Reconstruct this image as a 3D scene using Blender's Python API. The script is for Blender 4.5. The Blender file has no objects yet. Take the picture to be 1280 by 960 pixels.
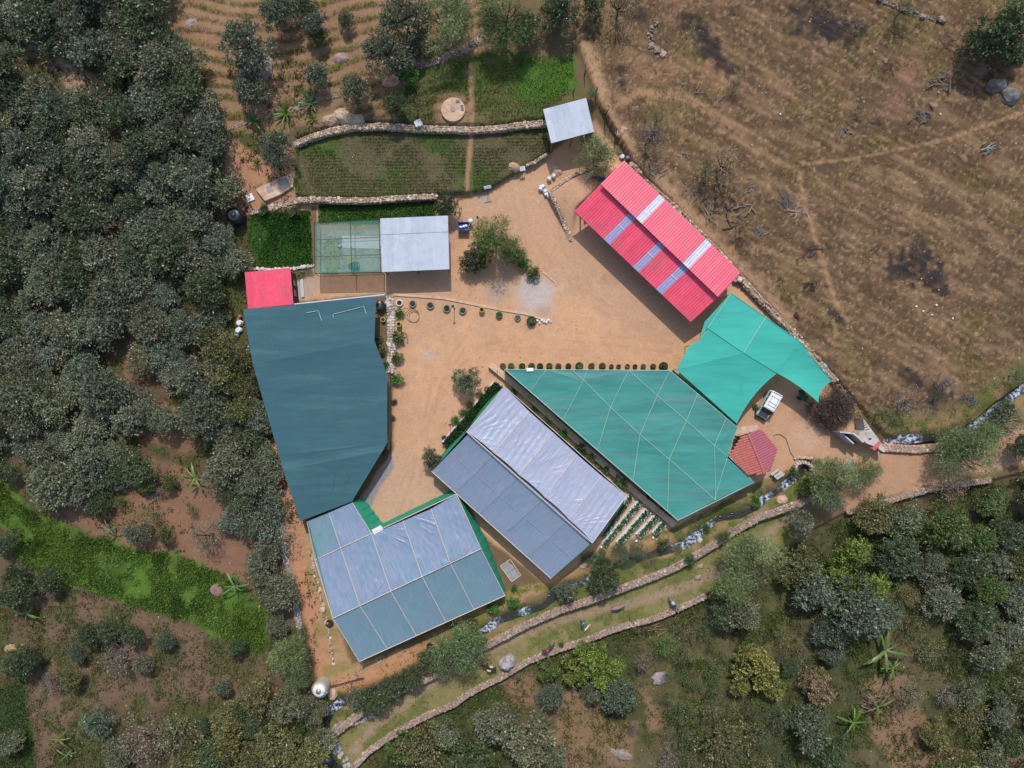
import bpy, math, random
import numpy as np
from mathutils import Vector, Matrix
random.seed(7); RS = np.random.RandomState(7)
PI = math.pi; R = math.radians
SC = bpy.context.scene; COL = SC.collection

# ------------------------------------------------------------------ camera, sky, sun, exposure
CAMH = 96.0; PXM = 9.0            # camera height, photo pixels per metre on the ground
cam = bpy.data.cameras.new('camera'); cam_o = bpy.data.objects.new('camera', cam); COL.objects.link(cam_o)
cam.sensor_width = 36; cam.lens = 36*CAMH/(1280/PXM); cam.clip_start = 1; cam.clip_end = 3000
cam_o.location = (0, 0, CAMH); cam_o.rotation_euler = (0, 0, 0); SC.camera = cam_o
SUN_EL = R(52)
W = bpy.data.worlds.new('World'); SC.world = W; W.use_nodes = True
wn = W.node_tree.nodes; wl = W.node_tree.links
bg = wn['Background']; sky = wn.new('ShaderNodeTexSky'); sky.sky_type = 'NISHITA'; sky.sun_disc = False
sky.sun_elevation = SUN_EL; sky.sun_rotation = 0.0; sky.air_density = 1.2; sky.dust_density = 2.0
wl.new(sky.outputs[0], bg.inputs[0]); bg.inputs[1].default_value = 0.15
sun = bpy.data.lights.new('sun', 'SUN'); sun.energy = 3.0; sun.angle = R(0.55); sun.color = (1, 0.955, 0.89)
sun_o = bpy.data.objects.new('sun', sun); COL.objects.link(sun_o); sun_o.location = (0, 60, 80)
sun_o.rotation_euler = (-(PI/2-SUN_EL), 0, 0)      # light comes from +Y (top of the picture)
SC.view_settings.view_transform = 'Standard'; SC.view_settings.look = 'None'
SC.view_settings.exposure = 0.14; SC.view_settings.gamma = 1
SC.cycles.max_bounces = 6; SC.cycles.transparent_max_bounces = 12

# ------------------------------------------------------------------ small helpers
def lin(c):
    a = np.asarray(c, float)/255.0
    return np.where(a <= 0.04045, a/12.92, ((a+0.055)/1.055)**2.4)
def L3(c, k=0.85): return tuple(float(v)*k for v in lin(c))
def P(px, py, z=0.0):
    k = (CAMH-z)/CAMH
    return Vector(((px-640)/PXM*k, (480-py)/PXM*k, z))

def hash2(ix, iy, seed):
    h = (ix.astype(np.int64)*374761393 + iy.astype(np.int64)*668265263 + seed*974634777) & 0x7fffffff
    h = ((h ^ (h >> 13))*1274126177) & 0x7fffffff
    return ((h ^ (h >> 16)) & 0xffff)/65535.0
def vn(x, y, s, seed=0):
    x = np.asarray(x, float)/s; y = np.asarray(y, float)/s
    ix = np.floor(x); iy = np.floor(y); fx = x-ix; fy = y-iy
    fx = fx*fx*(3-2*fx); fy = fy*fy*(3-2*fy)
    a = hash2(ix, iy, seed); b = hash2(ix+1, iy, seed); c = hash2(ix, iy+1, seed); d = hash2(ix+1, iy+1, seed)
    return (a*(1-fx)+b*fx)*(1-fy)+(c*(1-fx)+d*fx)*fy
def fbm(x, y, s, seed=0, o=3):
    t = 0; w = 0
    for i in range(o):
        k = 0.5**i; t = t+vn(x, y, s*k, seed+i*17)*k; w += k
    return t/w                                        # 0..1
def sst(a, b, x):
    t = np.clip((x-a)/(b-a), 0, 1); return t*t*(3-2*t)
def inpoly(px, py, poly):
    ins = np.zeros(np.shape(px), bool); n = len(poly)
    for i in range(n):
        x1, y1 = poly[i]; x2, y2 = poly[(i+1) % n]
        if y1 == y2: continue
        c = ((y1 > py) != (y2 > py)) & (px < (x2-x1)*(py-y1)/(y2-y1)+x1)
        ins ^= c
    return ins
def dline(px, py, pl, closed=False):
    d = np.full(np.shape(px), 1e9); n = len(pl)
    for i in range(n if closed else n-1):
        x1, y1 = pl[i][:2]; x2, y2 = pl[(i+1) % n][:2]
        vx, vy = x2-x1, y2-y1; l2 = vx*vx+vy*vy+1e-9
        t = np.clip(((px-x1)*vx+(py-y1)*vy)/l2, 0, 1)
        d = np.minimum(d, np.hypot(px-x1-t*vx, py-y1-t*vy))
    return d
def sdpoly(px, py, poly):
    d = dline(px, py, poly, True)
    return np.where(inpoly(px, py, poly), d, -d)       # positive inside

# ------------------------------------------------------------------ site lines, in photo pixels
HILL = [(700, -300), (704, 0), (724, 60), (748, 130), (791, 204), (845, 259), (888, 303), (928, 347), (978, 401), (1048, 477), (1102, 540), (1125, 552), (1165, 548), (1200, 540), (1240, 505), (1290, 472), (1500, 400)]
HILLP = HILL+[(3000, 400), (3000, -3000), (700, -3000)]
WALL_N = [(1021, 621), (980, 637), (947, 648), (912, 668), (892, 682), (860, 701), (842, 711), (800, 728), (775, 737), (735, 752), (700, 763), (655, 783), (600, 812), (565, 832), (540, 846), (520, 856), (495, 866), (460, 886), (440, 900), (420, 916)]
WALL_S = [(1290, 588), (1240, 600), (1200, 606), (1167, 611), (1135, 619), (1110, 627), (1085, 637), (1060, 640)]
WALL_S2 = [(882, 745), (860, 756), (847, 762), (815, 775), (785, 782), (760, 790), (735, 800), (710, 808), (685, 817), (660, 827), (642, 838), (625, 848), (610, 855), (585, 868), (570, 880), (532, 896), (500, 913), (460, 940), (440, 962)]
FULL_S = [(-2000, 1500), (300, 1060)]+WALL_S2[::-1]+[(930, 722), (975, 690), (1020, 660)]+WALL_S[::-1]+[(3000, 300)]
FULL_N = [(-2000, 1400), (300, 1000), (400, 930)]+WALL_N[::-1]+[(1060, 605), (1120, 590), (1290, 560), (3000, 260)]
STREAM = [(1300, 470), (1280, 484), (1262, 498), (1240, 515), (1222, 530), (1200, 541), (1175, 546), (1150, 548), (1125, 549), (1104, 556)]
STREAM2 = [(1012, 582), (1000, 592), (985, 604), (968, 616), (955, 623), (945, 634), (930, 642), (917, 645), (905, 646), (893, 650), (884, 658), (873, 668), (858, 680), (847, 684), (825, 690), (800, 698), (785, 701), (767, 708), (750, 716), (733, 728), (715, 733), (697, 738), (688, 750), (678, 758), (660, 763), (642, 768), (622, 776), (608, 787), (590, 796), (565, 808), (540, 828), (510, 846), (480, 858), (455, 868), (427, 878), (412, 888), (408, 905), (404, 925), (400, 940), (408, 952), (425, 962), (430, 985)]
BARN_T = [(684, 238), (748, 205), (776, 210), (722, 262), (716, 300), (712, 302)]
FIELD_A = [(367, 180), (395, 169), (440, 160), (520, 163), (590, 163), (650, 158), (684, 154), (690, 190), (655, 212), (612, 238), (585, 244), (545, 245), (480, 250), (420, 249), (395, 251), (370, 246)]
WALL_A_TOP = [(367, 180), (385, 172), (410, 164), (440, 158), (480, 157), (520, 160), (560, 161), (590, 162), (620, 160), (650, 156), (682, 153)]
def yof(pl, px):
    q = sorted(pl); xs = np.array([a[0] for a in q], float); ys = np.array([a[1] for a in q], float)
    return np.interp(px, xs, ys)

def Zfull(px, py, fine=True):
    px = np.asarray(px, float); py = np.asarray(py, float)
    # dry hillside beyond the retaining wall
    d = sdpoly(px, py, HILLP)
    hill = np.where(d > -2, 0.75*sst(-1.5, 1.5, d)+np.maximum(d, 0)/9*0.045, 0)
    if fine:
        ph = px*0.50-py*0.86+9*(fbm(px, py, 130, 5)-.5)
        hill = hill+np.where(d > 0, sst(20, 90, d)*sst(820, 930, px)*0.12*np.sin(2*PI*ph/9.5)*(0.3+fbm(px, py, 60, 9)), 0)
    # ground above the fields
    north = sst(300, 160, py)*1.0
    wl_ = np.interp(px, [a[0] for a in WALL_A_TOP], [a[1] for a in WALL_A_TOP])
    up = sst(2, -3, py-wl_)*0.8
    lft = sst(330, 150, py)*1.8
    inA = np.clip(sdpoly(px, py, FIELD_A)/3, 0, 1)*1.0
    # smooth fall from field level to yard
    base_n = np.where(px < 372, lft, np.maximum(inA, 0))
    east = sst(175, 120, py)*1.2
    nz = np.where(py < wl_, 1.0+up+np.clip((150-py)/9*0.05, 0, 3), base_n)
    nz = np.where(px > 684, np.maximum(east+np.clip((120-py)/9*0.05, 0, 3), inA), nz)
    nz = np.where((px <= 372), lft+np.clip((150-py)/9*0.05, 0, 3), nz)
    z = np.where(d > 0, 0, nz)
    ez = np.where((px > 640) & (d > 0), 0, 0)
    # join hillside to the north terrace softly
    z = z+hill+np.where(d > 0, sst(240, 90, py)*1.3*sst(80, 0, np.minimum(np.abs(d), 80)), 0)
    # contour terraces, top left
    T = sst(170, 120, py)*sst(185, 205, px)*sst(640, 600, px)
    ct = (py*0.93+px*0.28+60*np.exp(-((px-190)/110.0)**2)*0.9+26*fbm(px, py, 60, 3))
    z = z+T*(0.16*((ct/15.0) % 1.0))
    # barn terrace
    bt = np.clip(sdpoly(px, py, BARN_T)/3, 0, 1)
    z = z+bt*1.25*sst(305, 238, py)
    # lane and lower slope
    yn = yof(FULL_N, px); ys = yof(FULL_S, px)
    fl = sst(1110, 1010, px)*sst(385, 430, px)
    z = z-0.95*sst(-1.5, 2.5, py-yn)*fl
    z = z-0.75*sst(-1.5, 2.5, py-ys)*sst(400, 440, px)
    z = z-np.clip((py-ys)/9, 0, 40)*0.03
    # stream bed
    ds = np.minimum(dline(px, py, STREAM), dline(px, py, STREAM2))
    z = z-0.85*np.exp(-(ds/7.5)**2)
    if fine:
        rough = sst(-4, 6, sdpoly(px, py, YARD))
        z = z+(fbm(px, py, 60, 21)-.5)*0.5*(1-rough)*sst(0, 1, 1-T)+(fbm(px, py, 9, 31)-.5)*0.14*(1-rough)+(fbm(px, py, 25, 33)-.5)*0.05*rough
    return z
YARD = [(374, 250), (392, 345), (372, 352), (372, 376), (490, 366), (492, 560), (440, 640), (470, 670), (570, 640), (690, 735), (740, 690), (850, 655), (945, 602), (1010, 585), (1055, 600), (1160, 600), (1280, 570), (1280, 545), (1180, 565), (1100, 566), (1070, 535), (1035, 480), (930, 350), (780, 205), (745, 150), (690, 190), (655, 212), (610, 238), (560, 246)]
_ZT = {}
def Zimg(px, py, fine=True):
    px = np.asarray(px, float); py = np.asarray(py, float)
    if fine not in _ZT:
        gx, gy = np.meshgrid(np.arange(-100, 1381, 2.0), np.arange(-100, 1061, 2.0)); _ZT[fine] = Zfull(gx.ravel(), gy.ravel(), fine).reshape(gx.shape)
    T = _ZT[fine]; fx = np.clip((px+100)/2, 0, T.shape[1]-1.001); fy = np.clip((py+100)/2, 0, T.shape[0]-1.001); ix = fx.astype(int); iy = fy.astype(int); fx = fx-ix; fy = fy-iy
    return (T[iy, ix]*(1-fx)+T[iy, ix+1]*fx)*(1-fy)+(T[iy+1, ix]*(1-fx)+T[iy+1, ix+1]*fx)*fy
def G(px, py, fine=True):
    z = float(Zimg(np.array([px]), np.array([py]), fine)[0]); return P(px, py, z)
def zg(x, y):
    x = np.asarray(x, float); y = np.asarray(y, float); z = np.zeros_like(x)
    for i in range(3):
        k = CAMH/(CAMH-z); z = Zimg(640+PXM*x*k, 480-PXM*y*k)
    return z

# ------------------------------------------------------------------ materials
MATS = {}
def nmat(name):
    m = bpy.data.materials.new(name); m.use_nodes = True; MATS[name] = m
    return m, m.node_tree.nodes, m.node_tree.links, m.node_tree.nodes['Principled BSDF']
def warm(c): return (c[0]*1.03, c[1]*.98, c[2]*.93)
def mat(name, rgb, rough=0.7, var=0.25, scale=2.0, bump=0.0, bscale=8.0, spec=0.4, metal=0.0, alpha=1.0, stain=None, k=0.85, coords='w', stretch=None, objvar=0):
    """plain surface: base colour broken up by two noises, optional stain colour and relief"""
    m, n, l, b = nmat(name)
    c = L3(rgb, k)
    if coords == 'w': src = n.new('ShaderNodeNewGeometry').outputs['Position']
    else: src = n.new('ShaderNodeTexCoord').outputs['UV' if coords == 'uv' else 'Object']
    mp = n.new('ShaderNodeMapping'); l.new(src, mp.inputs[0])
    if stretch: mp.inputs['Scale'].default_value = stretch
    t = n.new('ShaderNodeTexNoise'); t.inputs['Scale'].default_value = scale; t.inputs['Detail'].default_value = 6; t.inputs['Roughness'].default_value = 0.65
    l.new(mp.outputs[0], t.inputs['Vector'])
    mr = n.new('ShaderNodeMapRange'); mr.inputs[1].default_value = 0.3; mr.inputs[2].default_value = 0.7; mr.inputs[3].default_value = 1-var; mr.inputs[4].default_value = 1+var
    l.new(t.outputs[0], mr.inputs[0])
    mx = n.new('ShaderNodeVectorMath'); mx.operation = 'SCALE'; l.new(mr.outputs[0], mx.inputs['Scale'])
    if stain:
        t2 = n.new('ShaderNodeTexNoise'); t2.inputs['Scale'].default_value = scale*0.35; t2.inputs['Detail'].default_value = 8; t2.inputs['Roughness'].default_value = 0.7
        l.new(mp.outputs[0], t2.inputs['Vector'])
        r2 = n.new('ShaderNodeMapRange'); r2.inputs[1].default_value = 0.5; r2.inputs[2].default_value = 0.68; l.new(t2.outputs[0], r2.inputs[0])
        m2 = n.new('ShaderNodeMix'); m2.data_type = 'RGBA'; m2.inputs['A'].default_value = (*c, 1); m2.inputs['B'].default_value = (*L3(stain, k), 1)
        l.new(r2.outputs[0], m2.inputs['Factor']); l.new(m2.outputs['Result'], mx.inputs[0])
    else: mx.inputs[0].default_value = c
    if objvar:
        oi = n.new('ShaderNodeObjectInfo'); ro = n.new('ShaderNodeMapRange'); ro.inputs[3].default_value = 1-objvar; ro.inputs[4].default_value = 1+objvar*.5; l.new(oi.outputs['Random'], ro.inputs[0])
        vx = n.new('ShaderNodeVectorMath'); vx.operation = 'SCALE'; l.new(mx.outputs[0], vx.inputs[0]); l.new(ro.outputs[0], vx.inputs['Scale']); mx = vx
    l.new(mx.outputs[0], b.inputs['Base Color'])
    b.inputs['Roughness'].default_value = rough; b.inputs['Specular IOR Level'].default_value = spec; b.inputs['Metallic'].default_value = metal
    b.inputs['Alpha'].default_value = alpha
    if bump:
        t3 = n.new('ShaderNodeTexNoise'); t3.inputs['Scale'].default_value = bscale; t3.inputs['Detail'].default_value = 5; l.new(mp.outputs[0], t3.inputs['Vector'])
        bp = n.new('ShaderNodeBump'); bp.inputs['Strength'].default_value = 1.0; bp.inputs['Distance'].default_value = bump
        l.new(t3.outputs[0], bp.inputs['Height']); l.new(bp.outputs[0], b.inputs['Normal'])
    return m
def colmat(name, rough=0.85, fine=6.0, var=0.3, bump=0.05, objcol=False, transl=0.0, spec=0.25):
    """colour comes from the per-piece attribute Col (times the object's own colour for plants)"""
    m, n, l, b = nmat(name)
    a = n.new('ShaderNodeAttribute'); a.attribute_name = 'Col'
    out = a.outputs['Color']
    if objcol:
        oi = n.new('ShaderNodeObjectInfo'); v = n.new('ShaderNodeVectorMath'); v.operation = 'MULTIPLY'
        l.new(out, v.inputs[0]); l.new(oi.outputs['Color'], v.inputs[1]); out = v.outputs[0]
    if var:
        g = n.new('ShaderNodeNewGeometry')
        t = n.new('ShaderNodeTexNoise'); t.inputs['Scale'].default_value = fine; t.inputs['Detail'].default_value = 4; t.inputs['Roughness'].default_value = 0.7
        l.new(g.outputs['Position'], t.inputs['Vector'])
        mr = n.new('ShaderNodeMapRange'); mr.inputs[1].default_value = 0.28; mr.inputs[2].default_value = 0.72; mr.inputs[3].default_value = 1-var; mr.inputs[4].default_value = 1+var
        l.new(t.outputs[0], mr.inputs[0])
        v2 = n.new('ShaderNodeVectorMath'); v2.operation = 'SCALE'; l.new(out, v2.inputs[0]); l.new(mr.outputs[0], v2.inputs['Scale']); out = v2.outputs[0]
        if bump:
            bp = n.new('ShaderNodeBump'); bp.inputs['Distance'].default_value = bump; l.new(t.outputs[0], bp.inputs['Height']); l.new(bp.outputs[0], b.inputs['Normal'])
    l.new(out, b.inputs['Base Color']); b.inputs['Roughness'].default_value = rough; b.inputs['Specular IOR Level'].default_value = spec
    if transl:
        tr = n.new('ShaderNodeBsdfTranslucent'); l.new(out, tr.inputs[0]); ms = n.new('ShaderNodeMixShader'); ms.inputs[0].default_value = transl
        l.new(b.outputs[0], ms.inputs[1]); l.new(tr.outputs[0], ms.inputs[2]); l.new(ms.outputs[0], n['Material Output'].inputs['Surface'])
    return m
M_STONE = colmat('stone_mat', 0.9, 9, 0.25, 0.03)
M_LEAF = colmat('leaf_mat', 0.42, 0, 0, 0, True, 0.18, 0.5)
M_BARK = mat('bark', (96, 82, 68), 0.9, 0.3, 5, 0.03, 12)
M_GRASS = colmat('grass_mat', 0.8, 0, 0, 0, False, 0.2)
M_TIMBER = mat('weathered_timber', (128, 112, 94), 0.85, 0.25, 4, 0.01)
M_DARKWOOD = mat('dark_wood', (72, 58, 48), 0.85, 0.25, 4)
M_STEEL = mat('galvanised_post', (165, 168, 170), 0.45, 0.12, 3, metal=0.5)
M_RED = mat('red_sheet_paint', (244, 84, 112), 0.45, 0.12, 1.2, stain=(214, 98, 112), spec=0.45, k=0.80, objvar=.10)
M_ZINC = mat('zinc_sheet', (196, 203, 216), 0.40, 0.07, 1.0, stain=(178, 186, 200), spec=0.5, k=0.8, objvar=.08)
M_SKYL = mat('skylight_sheet', (158, 166, 205), 0.35, 0.10, 2.0, spec=0.5, k=0.8)
M_SKYW = mat('pale_skylight_sheet', (188, 196, 212), 0.45, 0.2, 2.0, stain=(180, 186, 196), k=0.85)
M_CONC = mat('concrete', (188, 182, 174), 0.9, 0.18, 1.8, 0.01, 14, stain=(160, 148, 134))
M_GREYC = mat('grey_concrete', (150, 150, 152), 0.9, 0.18, 1.6, 0.01, 14, stain=(125, 120, 115))
M_TANC = mat('earthy_concrete', (202, 172, 146), 0.9, 0.2, 1.4, 0.012, 12, stain=(178, 142, 116))
M_WHITE = mat('white_paint', (232, 232, 234), 0.5, 0.06, 3)
M_WPLAS = mat('white_plastic_sack', (222, 224, 230), 0.5, 0.15, 6, 0.03, 10)
M_BLACK = mat('black_plastic', (36, 40, 48), 0.4, 0.2, 3, spec=0.5)
M_RUBBER = mat('rubber', (42, 40, 40), 0.75, 0.25, 6)
M_BLUE = mat('blue_plastic', (40, 84, 140), 0.45, 0.2, 3)
M_GREENP = mat('green_paint', (46, 112, 62), 0.5, 0.2, 4)
M_YELLOW = mat('yellow_paint', (190, 176, 60), 0.6, 0.2, 4)
M_GLASS = mat('dark_glass', (22, 28, 36), 0.12, 0.1, 2, spec=0.6)
M_SOIL = mat('potting_soil', (60, 48, 38), 0.95, 0.3, 8, 0.03, 12)
M_LATH = mat('cream_lath', (205, 190, 172), 0.7, 0.15, 3)
M_ROPE = mat('pale_rope', (166, 200, 184), 0.8, 0.1, 5)
def netmat(name, rgb, streak=0.12, alpha=1.0, rot=0.6, rough=0.75, stain=None):
    m = mat(name, rgb, rough, streak, 0.55, 0.004, 25, spec=0.25, stain=stain, stretch=None, alpha=alpha)
    mp = [q for q in m.node_tree.nodes if q.type == 'MAPPING'][0]
    mp.inputs['Rotation'].default_value = (0, 0, rot); mp.inputs['Scale'].default_value = (0.35, 2.4, 1)
    return m
M_NETD = netmat('slate_blue_shade_cloth', (56, 94, 104), 0.12, 1.0, 0.15, stain=(70, 108, 114))
M_NETT = netmat('teal_shade_cloth', (64, 138, 130), 0.2, 1.0, 0.67, stain=(88, 136, 134))
M_NETB = netmat('bright_green_shade_cloth', (66, 176, 160), 0.08, 1.0, -0.6, stain=(58, 164, 150))
M_NETG = netmat('green_side_net', (44, 142, 112), 0.12)
M_NETC = netmat('see_through_green_net', (70, 140, 128), 0.1, 0.42, 0.1)
def filmmat(name, rgb, edge=(90, 160, 170), alpha=0.9, wr=0.03, k=0.8, fan=0.0):
    m, n, l, b = nmat(name)
    uv = n.new('ShaderNodeTexCoord'); mp = n.new('ShaderNodeMapping'); l.new(uv.outputs['UV'], mp.inputs[0])
    oi = n.new('ShaderNodeObjectInfo')
    cx = n.new('ShaderNodeCombineXYZ'); sc = n.new('ShaderNodeMath'); sc.operation = 'MULTIPLY'; sc.inputs[1].default_value = 37
    l.new(oi.outputs['Random'], sc.inputs[0]); l.new(sc.outputs[0], cx.inputs[0]); l.new(sc.outputs[0], cx.inputs[1]); l.new(cx.outputs[0], mp.inputs['Location'])
    t1 = n.new('ShaderNodeTexNoise'); t1.inputs['Scale'].default_value = 0.35; t1.inputs['Detail'].default_value = 4; l.new(mp.outputs[0], t1.inputs['Vector'])
    m2 = n.new('ShaderNodeMix'); m2.data_type = 'RGBA'; m2.inputs['A'].default_value = (*L3(rgb, k), 1); m2.inputs['B'].default_value = (*L3(edge, k), 1)
    r = n.new('ShaderNodeMapRange'); r.inputs[1].default_value = 0.42; r.inputs[2].default_value = 0.72; r.inputs[4].default_value = 0.8; l.new(t1.outputs[0], r.inputs[0]); l.new(r.outputs[0], m2.inputs['Factor'])
    # fine weave / dust streaks
    mp3 = n.new('ShaderNodeMapping'); mp3.inputs['Scale'].default_value = (7, 0.6, 1); l.new(mp.outputs[0], mp3.inputs[0])
    t3 = n.new('ShaderNodeTexNoise'); t3.inputs['Scale'].default_value = 1; t3.inputs['Detail'].default_value = 6; l.new(mp3.outputs[0], t3.inputs['Vector'])
    r3 = n.new('ShaderNodeMapRange'); r3.inputs[1].default_value = .3; r3.inputs[2].default_value = .7; r3.inputs[3].default_value = 0.88; r3.inputs[4].default_value = 1.12; l.new(t3.outputs[0], r3.inputs[0])
    v = n.new('ShaderNodeVectorMath'); v.operation = 'SCALE'; l.new(m2.outputs['Result'], v.inputs[0]); l.new(r3.outputs[0], v.inputs['Scale']); l.new(v.outputs[0], b.inputs['Base Color'])
    b.inputs['Roughness'].default_value = 0.36; b.inputs['Specular IOR Level'].default_value = 0.5; b.inputs['Alpha'].default_value = alpha
    # fine wrinkles
    mp2 = n.new('ShaderNodeMapping'); mp2.inputs['Scale'].default_value = (3.6, 0.22, 1); mp2.inputs['Rotation'].default_value = (0, 0, 0.3); l.new(mp.outputs[0], mp2.inputs[0])
    t2 = n.new('ShaderNodeTexNoise'); t2.inputs['Scale'].default_value = 1.3; t2.inputs['Detail'].default_value = 2; t2.inputs['Distortion'].default_value = 0.5; l.new(mp2.outputs[0], t2.inputs['Vector'])
    t4 = n.new('ShaderNodeTexNoise'); t4.inputs['Scale'].default_value = 0.4; l.new(mp.outputs[0], t4.inputs['Vector']); r4 = n.new('ShaderNodeMapRange'); r4.inputs[1].default_value = .40; r4.inputs[2].default_value = .62; r4.inputs[3].default_value = .12; l.new(t4.outputs[0], r4.inputs[0])
    mm = n.new('ShaderNodeMath'); mm.operation = 'MULTIPLY'; l.new(t2.outputs[0], mm.inputs[0]); l.new(r4.outputs[0], mm.inputs[1])
    if fan:
        u2 = n.new('ShaderNodeUVMap'); u2.uv_map = 'fan'; va = n.new('ShaderNodeVectorMath'); l.new(u2.outputs[0], va.inputs[0]); l.new(cx.outputs[0], va.inputs[1])
        t5 = n.new('ShaderNodeTexNoise'); t5.inputs['Scale'].default_value = 1.0; t5.inputs['Detail'].default_value = 1.5; t5.inputs['Distortion'].default_value = .25; l.new(va.outputs[0], t5.inputs['Vector'])
        pr = n.new('ShaderNodeMapRange'); pr.inputs[1].default_value = .42; pr.inputs[2].default_value = .68; pr.interpolation_type = 'SMOOTHSTEP'; l.new(t5.outputs[0], pr.inputs[0])
        m5 = n.new('ShaderNodeMath'); m5.operation = 'MULTIPLY'; l.new(pr.outputs[0], m5.inputs[0]); l.new(r4.outputs[0], m5.inputs[1]); m6 = n.new('ShaderNodeMath'); m6.operation = 'MULTIPLY_ADD'; m6.inputs[1].default_value = fan; l.new(m5.outputs[0], m6.inputs[0]); l.new(mm.outputs[0], m6.inputs[2]); mm = m6
    bp = n.new('ShaderNodeBump'); bp.inputs['Distance'].default_value = wr; l.new(mm.outputs[0], bp.inputs['Height']); l.new(bp.outputs[0], b.inputs['Normal'])
    return m
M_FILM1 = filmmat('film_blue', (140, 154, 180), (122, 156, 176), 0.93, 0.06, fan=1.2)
M_FILM1L = filmmat('film_teal_shaded', (122, 148, 164), (112, 152, 158), 0.93, 0.012)  # same film toned darker: shade of the slope facing off the sun
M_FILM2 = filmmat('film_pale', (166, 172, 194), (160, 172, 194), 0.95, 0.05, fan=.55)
M_FILM2L = filmmat('film_slate_shaded', (132, 146, 168), (124, 150, 166), 0.93, 0.012)  # shaded copy of the pale film, for the roof turned from the sun

# ------------------------------------------------------------------ object helpers
class MB:
    def __init__(s): s.v = []; s.f = []; s.c = []
    def add(s, vs, fs, col=(1, 1, 1)):
        o = len(s.v); s.v += [tuple(v) for v in vs]; s.f += [tuple(i+o for i in f) for f in fs]; s.c += [col]*len(vs)
    def box(s, c, d, rz=0.0, col=(1, 1, 1), taper=1.0, tilt=0.0, rot=None):
        cx, cy, cz = c; dx, dy, dz = [q/2 for q in d]
        m = rot if rot is not None else Matrix.Rotation(rz, 3, 'Z')
        if tilt: m = m @ Matrix.Rotation(tilt, 3, 'X')
        vs = []
        for z, t in ((-dz, 1), (dz, taper)):
            for x, y in ((-dx, -dy), (dx, -dy), (dx, dy), (-dx, dy)): vs.append(m @ Vector((x*t, y*t, z))+Vector(c))
        s.add(vs, [(0, 3, 2, 1), (4, 5, 6, 7), (0, 1, 5, 4), (1, 2, 6, 5), (2, 3, 7, 6), (3, 0, 4, 7)], col)
    def tube(s, pts, r, n=6, col=(1, 1, 1), r2=None, caps=True):
        pts = [Vector(p) for p in pts]; N = len(pts); vs = []; fs = []
        for i, p in enumerate(pts):
            t = (pts[min(i+1, N-1)]-pts[max(i-1, 0)]); t = t.normalized() if t.length > 1e-9 else Vector((0, 0, 1))
            a = Vector((0, 0, 1)) if abs(t.z) < 0.9 else Vector((1, 0, 0)); u = t.cross(a).normalized(); w = t.cross(u)
            rr = r if r2 is None else r+(r2-r)*i/max(1, N-1)
            for k in range(n): vs.append(p+(u*math.cos(2*PI*k/n)+w*math.sin(2*PI*k/n))*rr)
        for i in range(N-1):
            for k in range(n):
                a = i*n+k; b_ = i*n+(k+1) % n; fs.append((a, b_, b_+n, a+n))
        if caps: fs.append(tuple(range(n))[::-1]); fs.append(tuple((N-1)*n+k for k in range(n)))
        s.add(vs, fs, col)
    def lathe(s, prof, c=(0, 0, 0), n=20, col=(1, 1, 1), sx=1, sy=1):
        vs = []; fs = []
        for r, z in prof:
            for k in range(n): vs.append((c[0]+r*sx*math.cos(2*PI*k/n), c[1]+r*sy*math.sin(2*PI*k/n), c[2]+z))
        for i in range(len(prof)-1):
            for k in range(n):
                a = i*n+k; b_ = i*n+(k+1) % n; fs.append((a, b_, b_+n, a+n))
        if prof[0][0] > 1e-6: fs.append(tuple(range(n))[::-1])
        if prof[-1][0] > 1e-6: fs.append(tuple((len(prof)-1)*n+k for k in range(n)))
        s.add(vs, fs, col)
    def rock(s, c, d, rz=0.0, col=(1, 1, 1), jit=0.22):
        vs = []
        m = Matrix.Rotation(rz, 3, 'Z')
        for z, t in ((-1, 0.8), (0.1, 1.0), (1, 0.62)):
            for k in range(6):
                a = 2*PI*k/6+random.uniform(-.25, .25); q = t*(1+random.uniform(-jit, jit))
                vs.append(m @ Vector((math.cos(a)*q*d[0]/2, math.sin(a)*q*d[1]/2, z*d[2]/2*(1+random.uniform(-.15, .15))))+Vector(c))
        fs = []
        for r in range(2):
            for k in range(6): fs.append((r*6+k, r*6+(k+1) % 6, (r+1)*6+(k+1) % 6, (r+1)*6+k))
        fs.append((12, 13, 14, 15, 16, 17))
        s.add(vs, fs, col)
    def mesh(s, name, m=None, smooth=False):
        me = bpy.data.meshes.new(name); me.from_pydata(s.v, [], s.f)
        a = me.color_attributes.new('Col', 'FLOAT_COLOR', 'POINT')
        cc = np.ones((len(s.v), 4), np.float32); cc[:, :3] = np.array(s.c, np.float32).reshape(-1, 3); a.data.foreach_set('color', cc.ravel())
        if m: me.materials.append(m)
        if smooth: me.polygons.foreach_set('use_smooth', [True]*len(me.polygons))
        me.update(); return me
    def build(s, name, m, parent=None, smooth=False, local=False, label=None):
        return obj(name, s.mesh(name, m, smooth), parent, local, label)
def obj(name, me, parent=None, local=False, label=None):
    o = bpy.data.objects.new(name, me); COL.objects.link(o)
    if parent is not None:
        o.parent = parent
        if not local: o.matrix_parent_inverse = Matrix.Translation(-Vector(parent.location))
    if label: o['label'] = label
    return o
def tag(o, label=None, cat=None, group=None, kind=None):
    if label: o['label'] = label
    if cat: o['category'] = cat
    if group: o['group'] = group
    if kind: o['kind'] = kind
    return o
def thing(name, loc, label, cat, group=None, rz=0.0):
    o = bpy.data.objects.new(name, None); COL.objects.link(o); o.location = loc; o.rotation_euler = (0, 0, rz); o.empty_display_size = 0.3
    return tag(o, label, cat, group)
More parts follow.
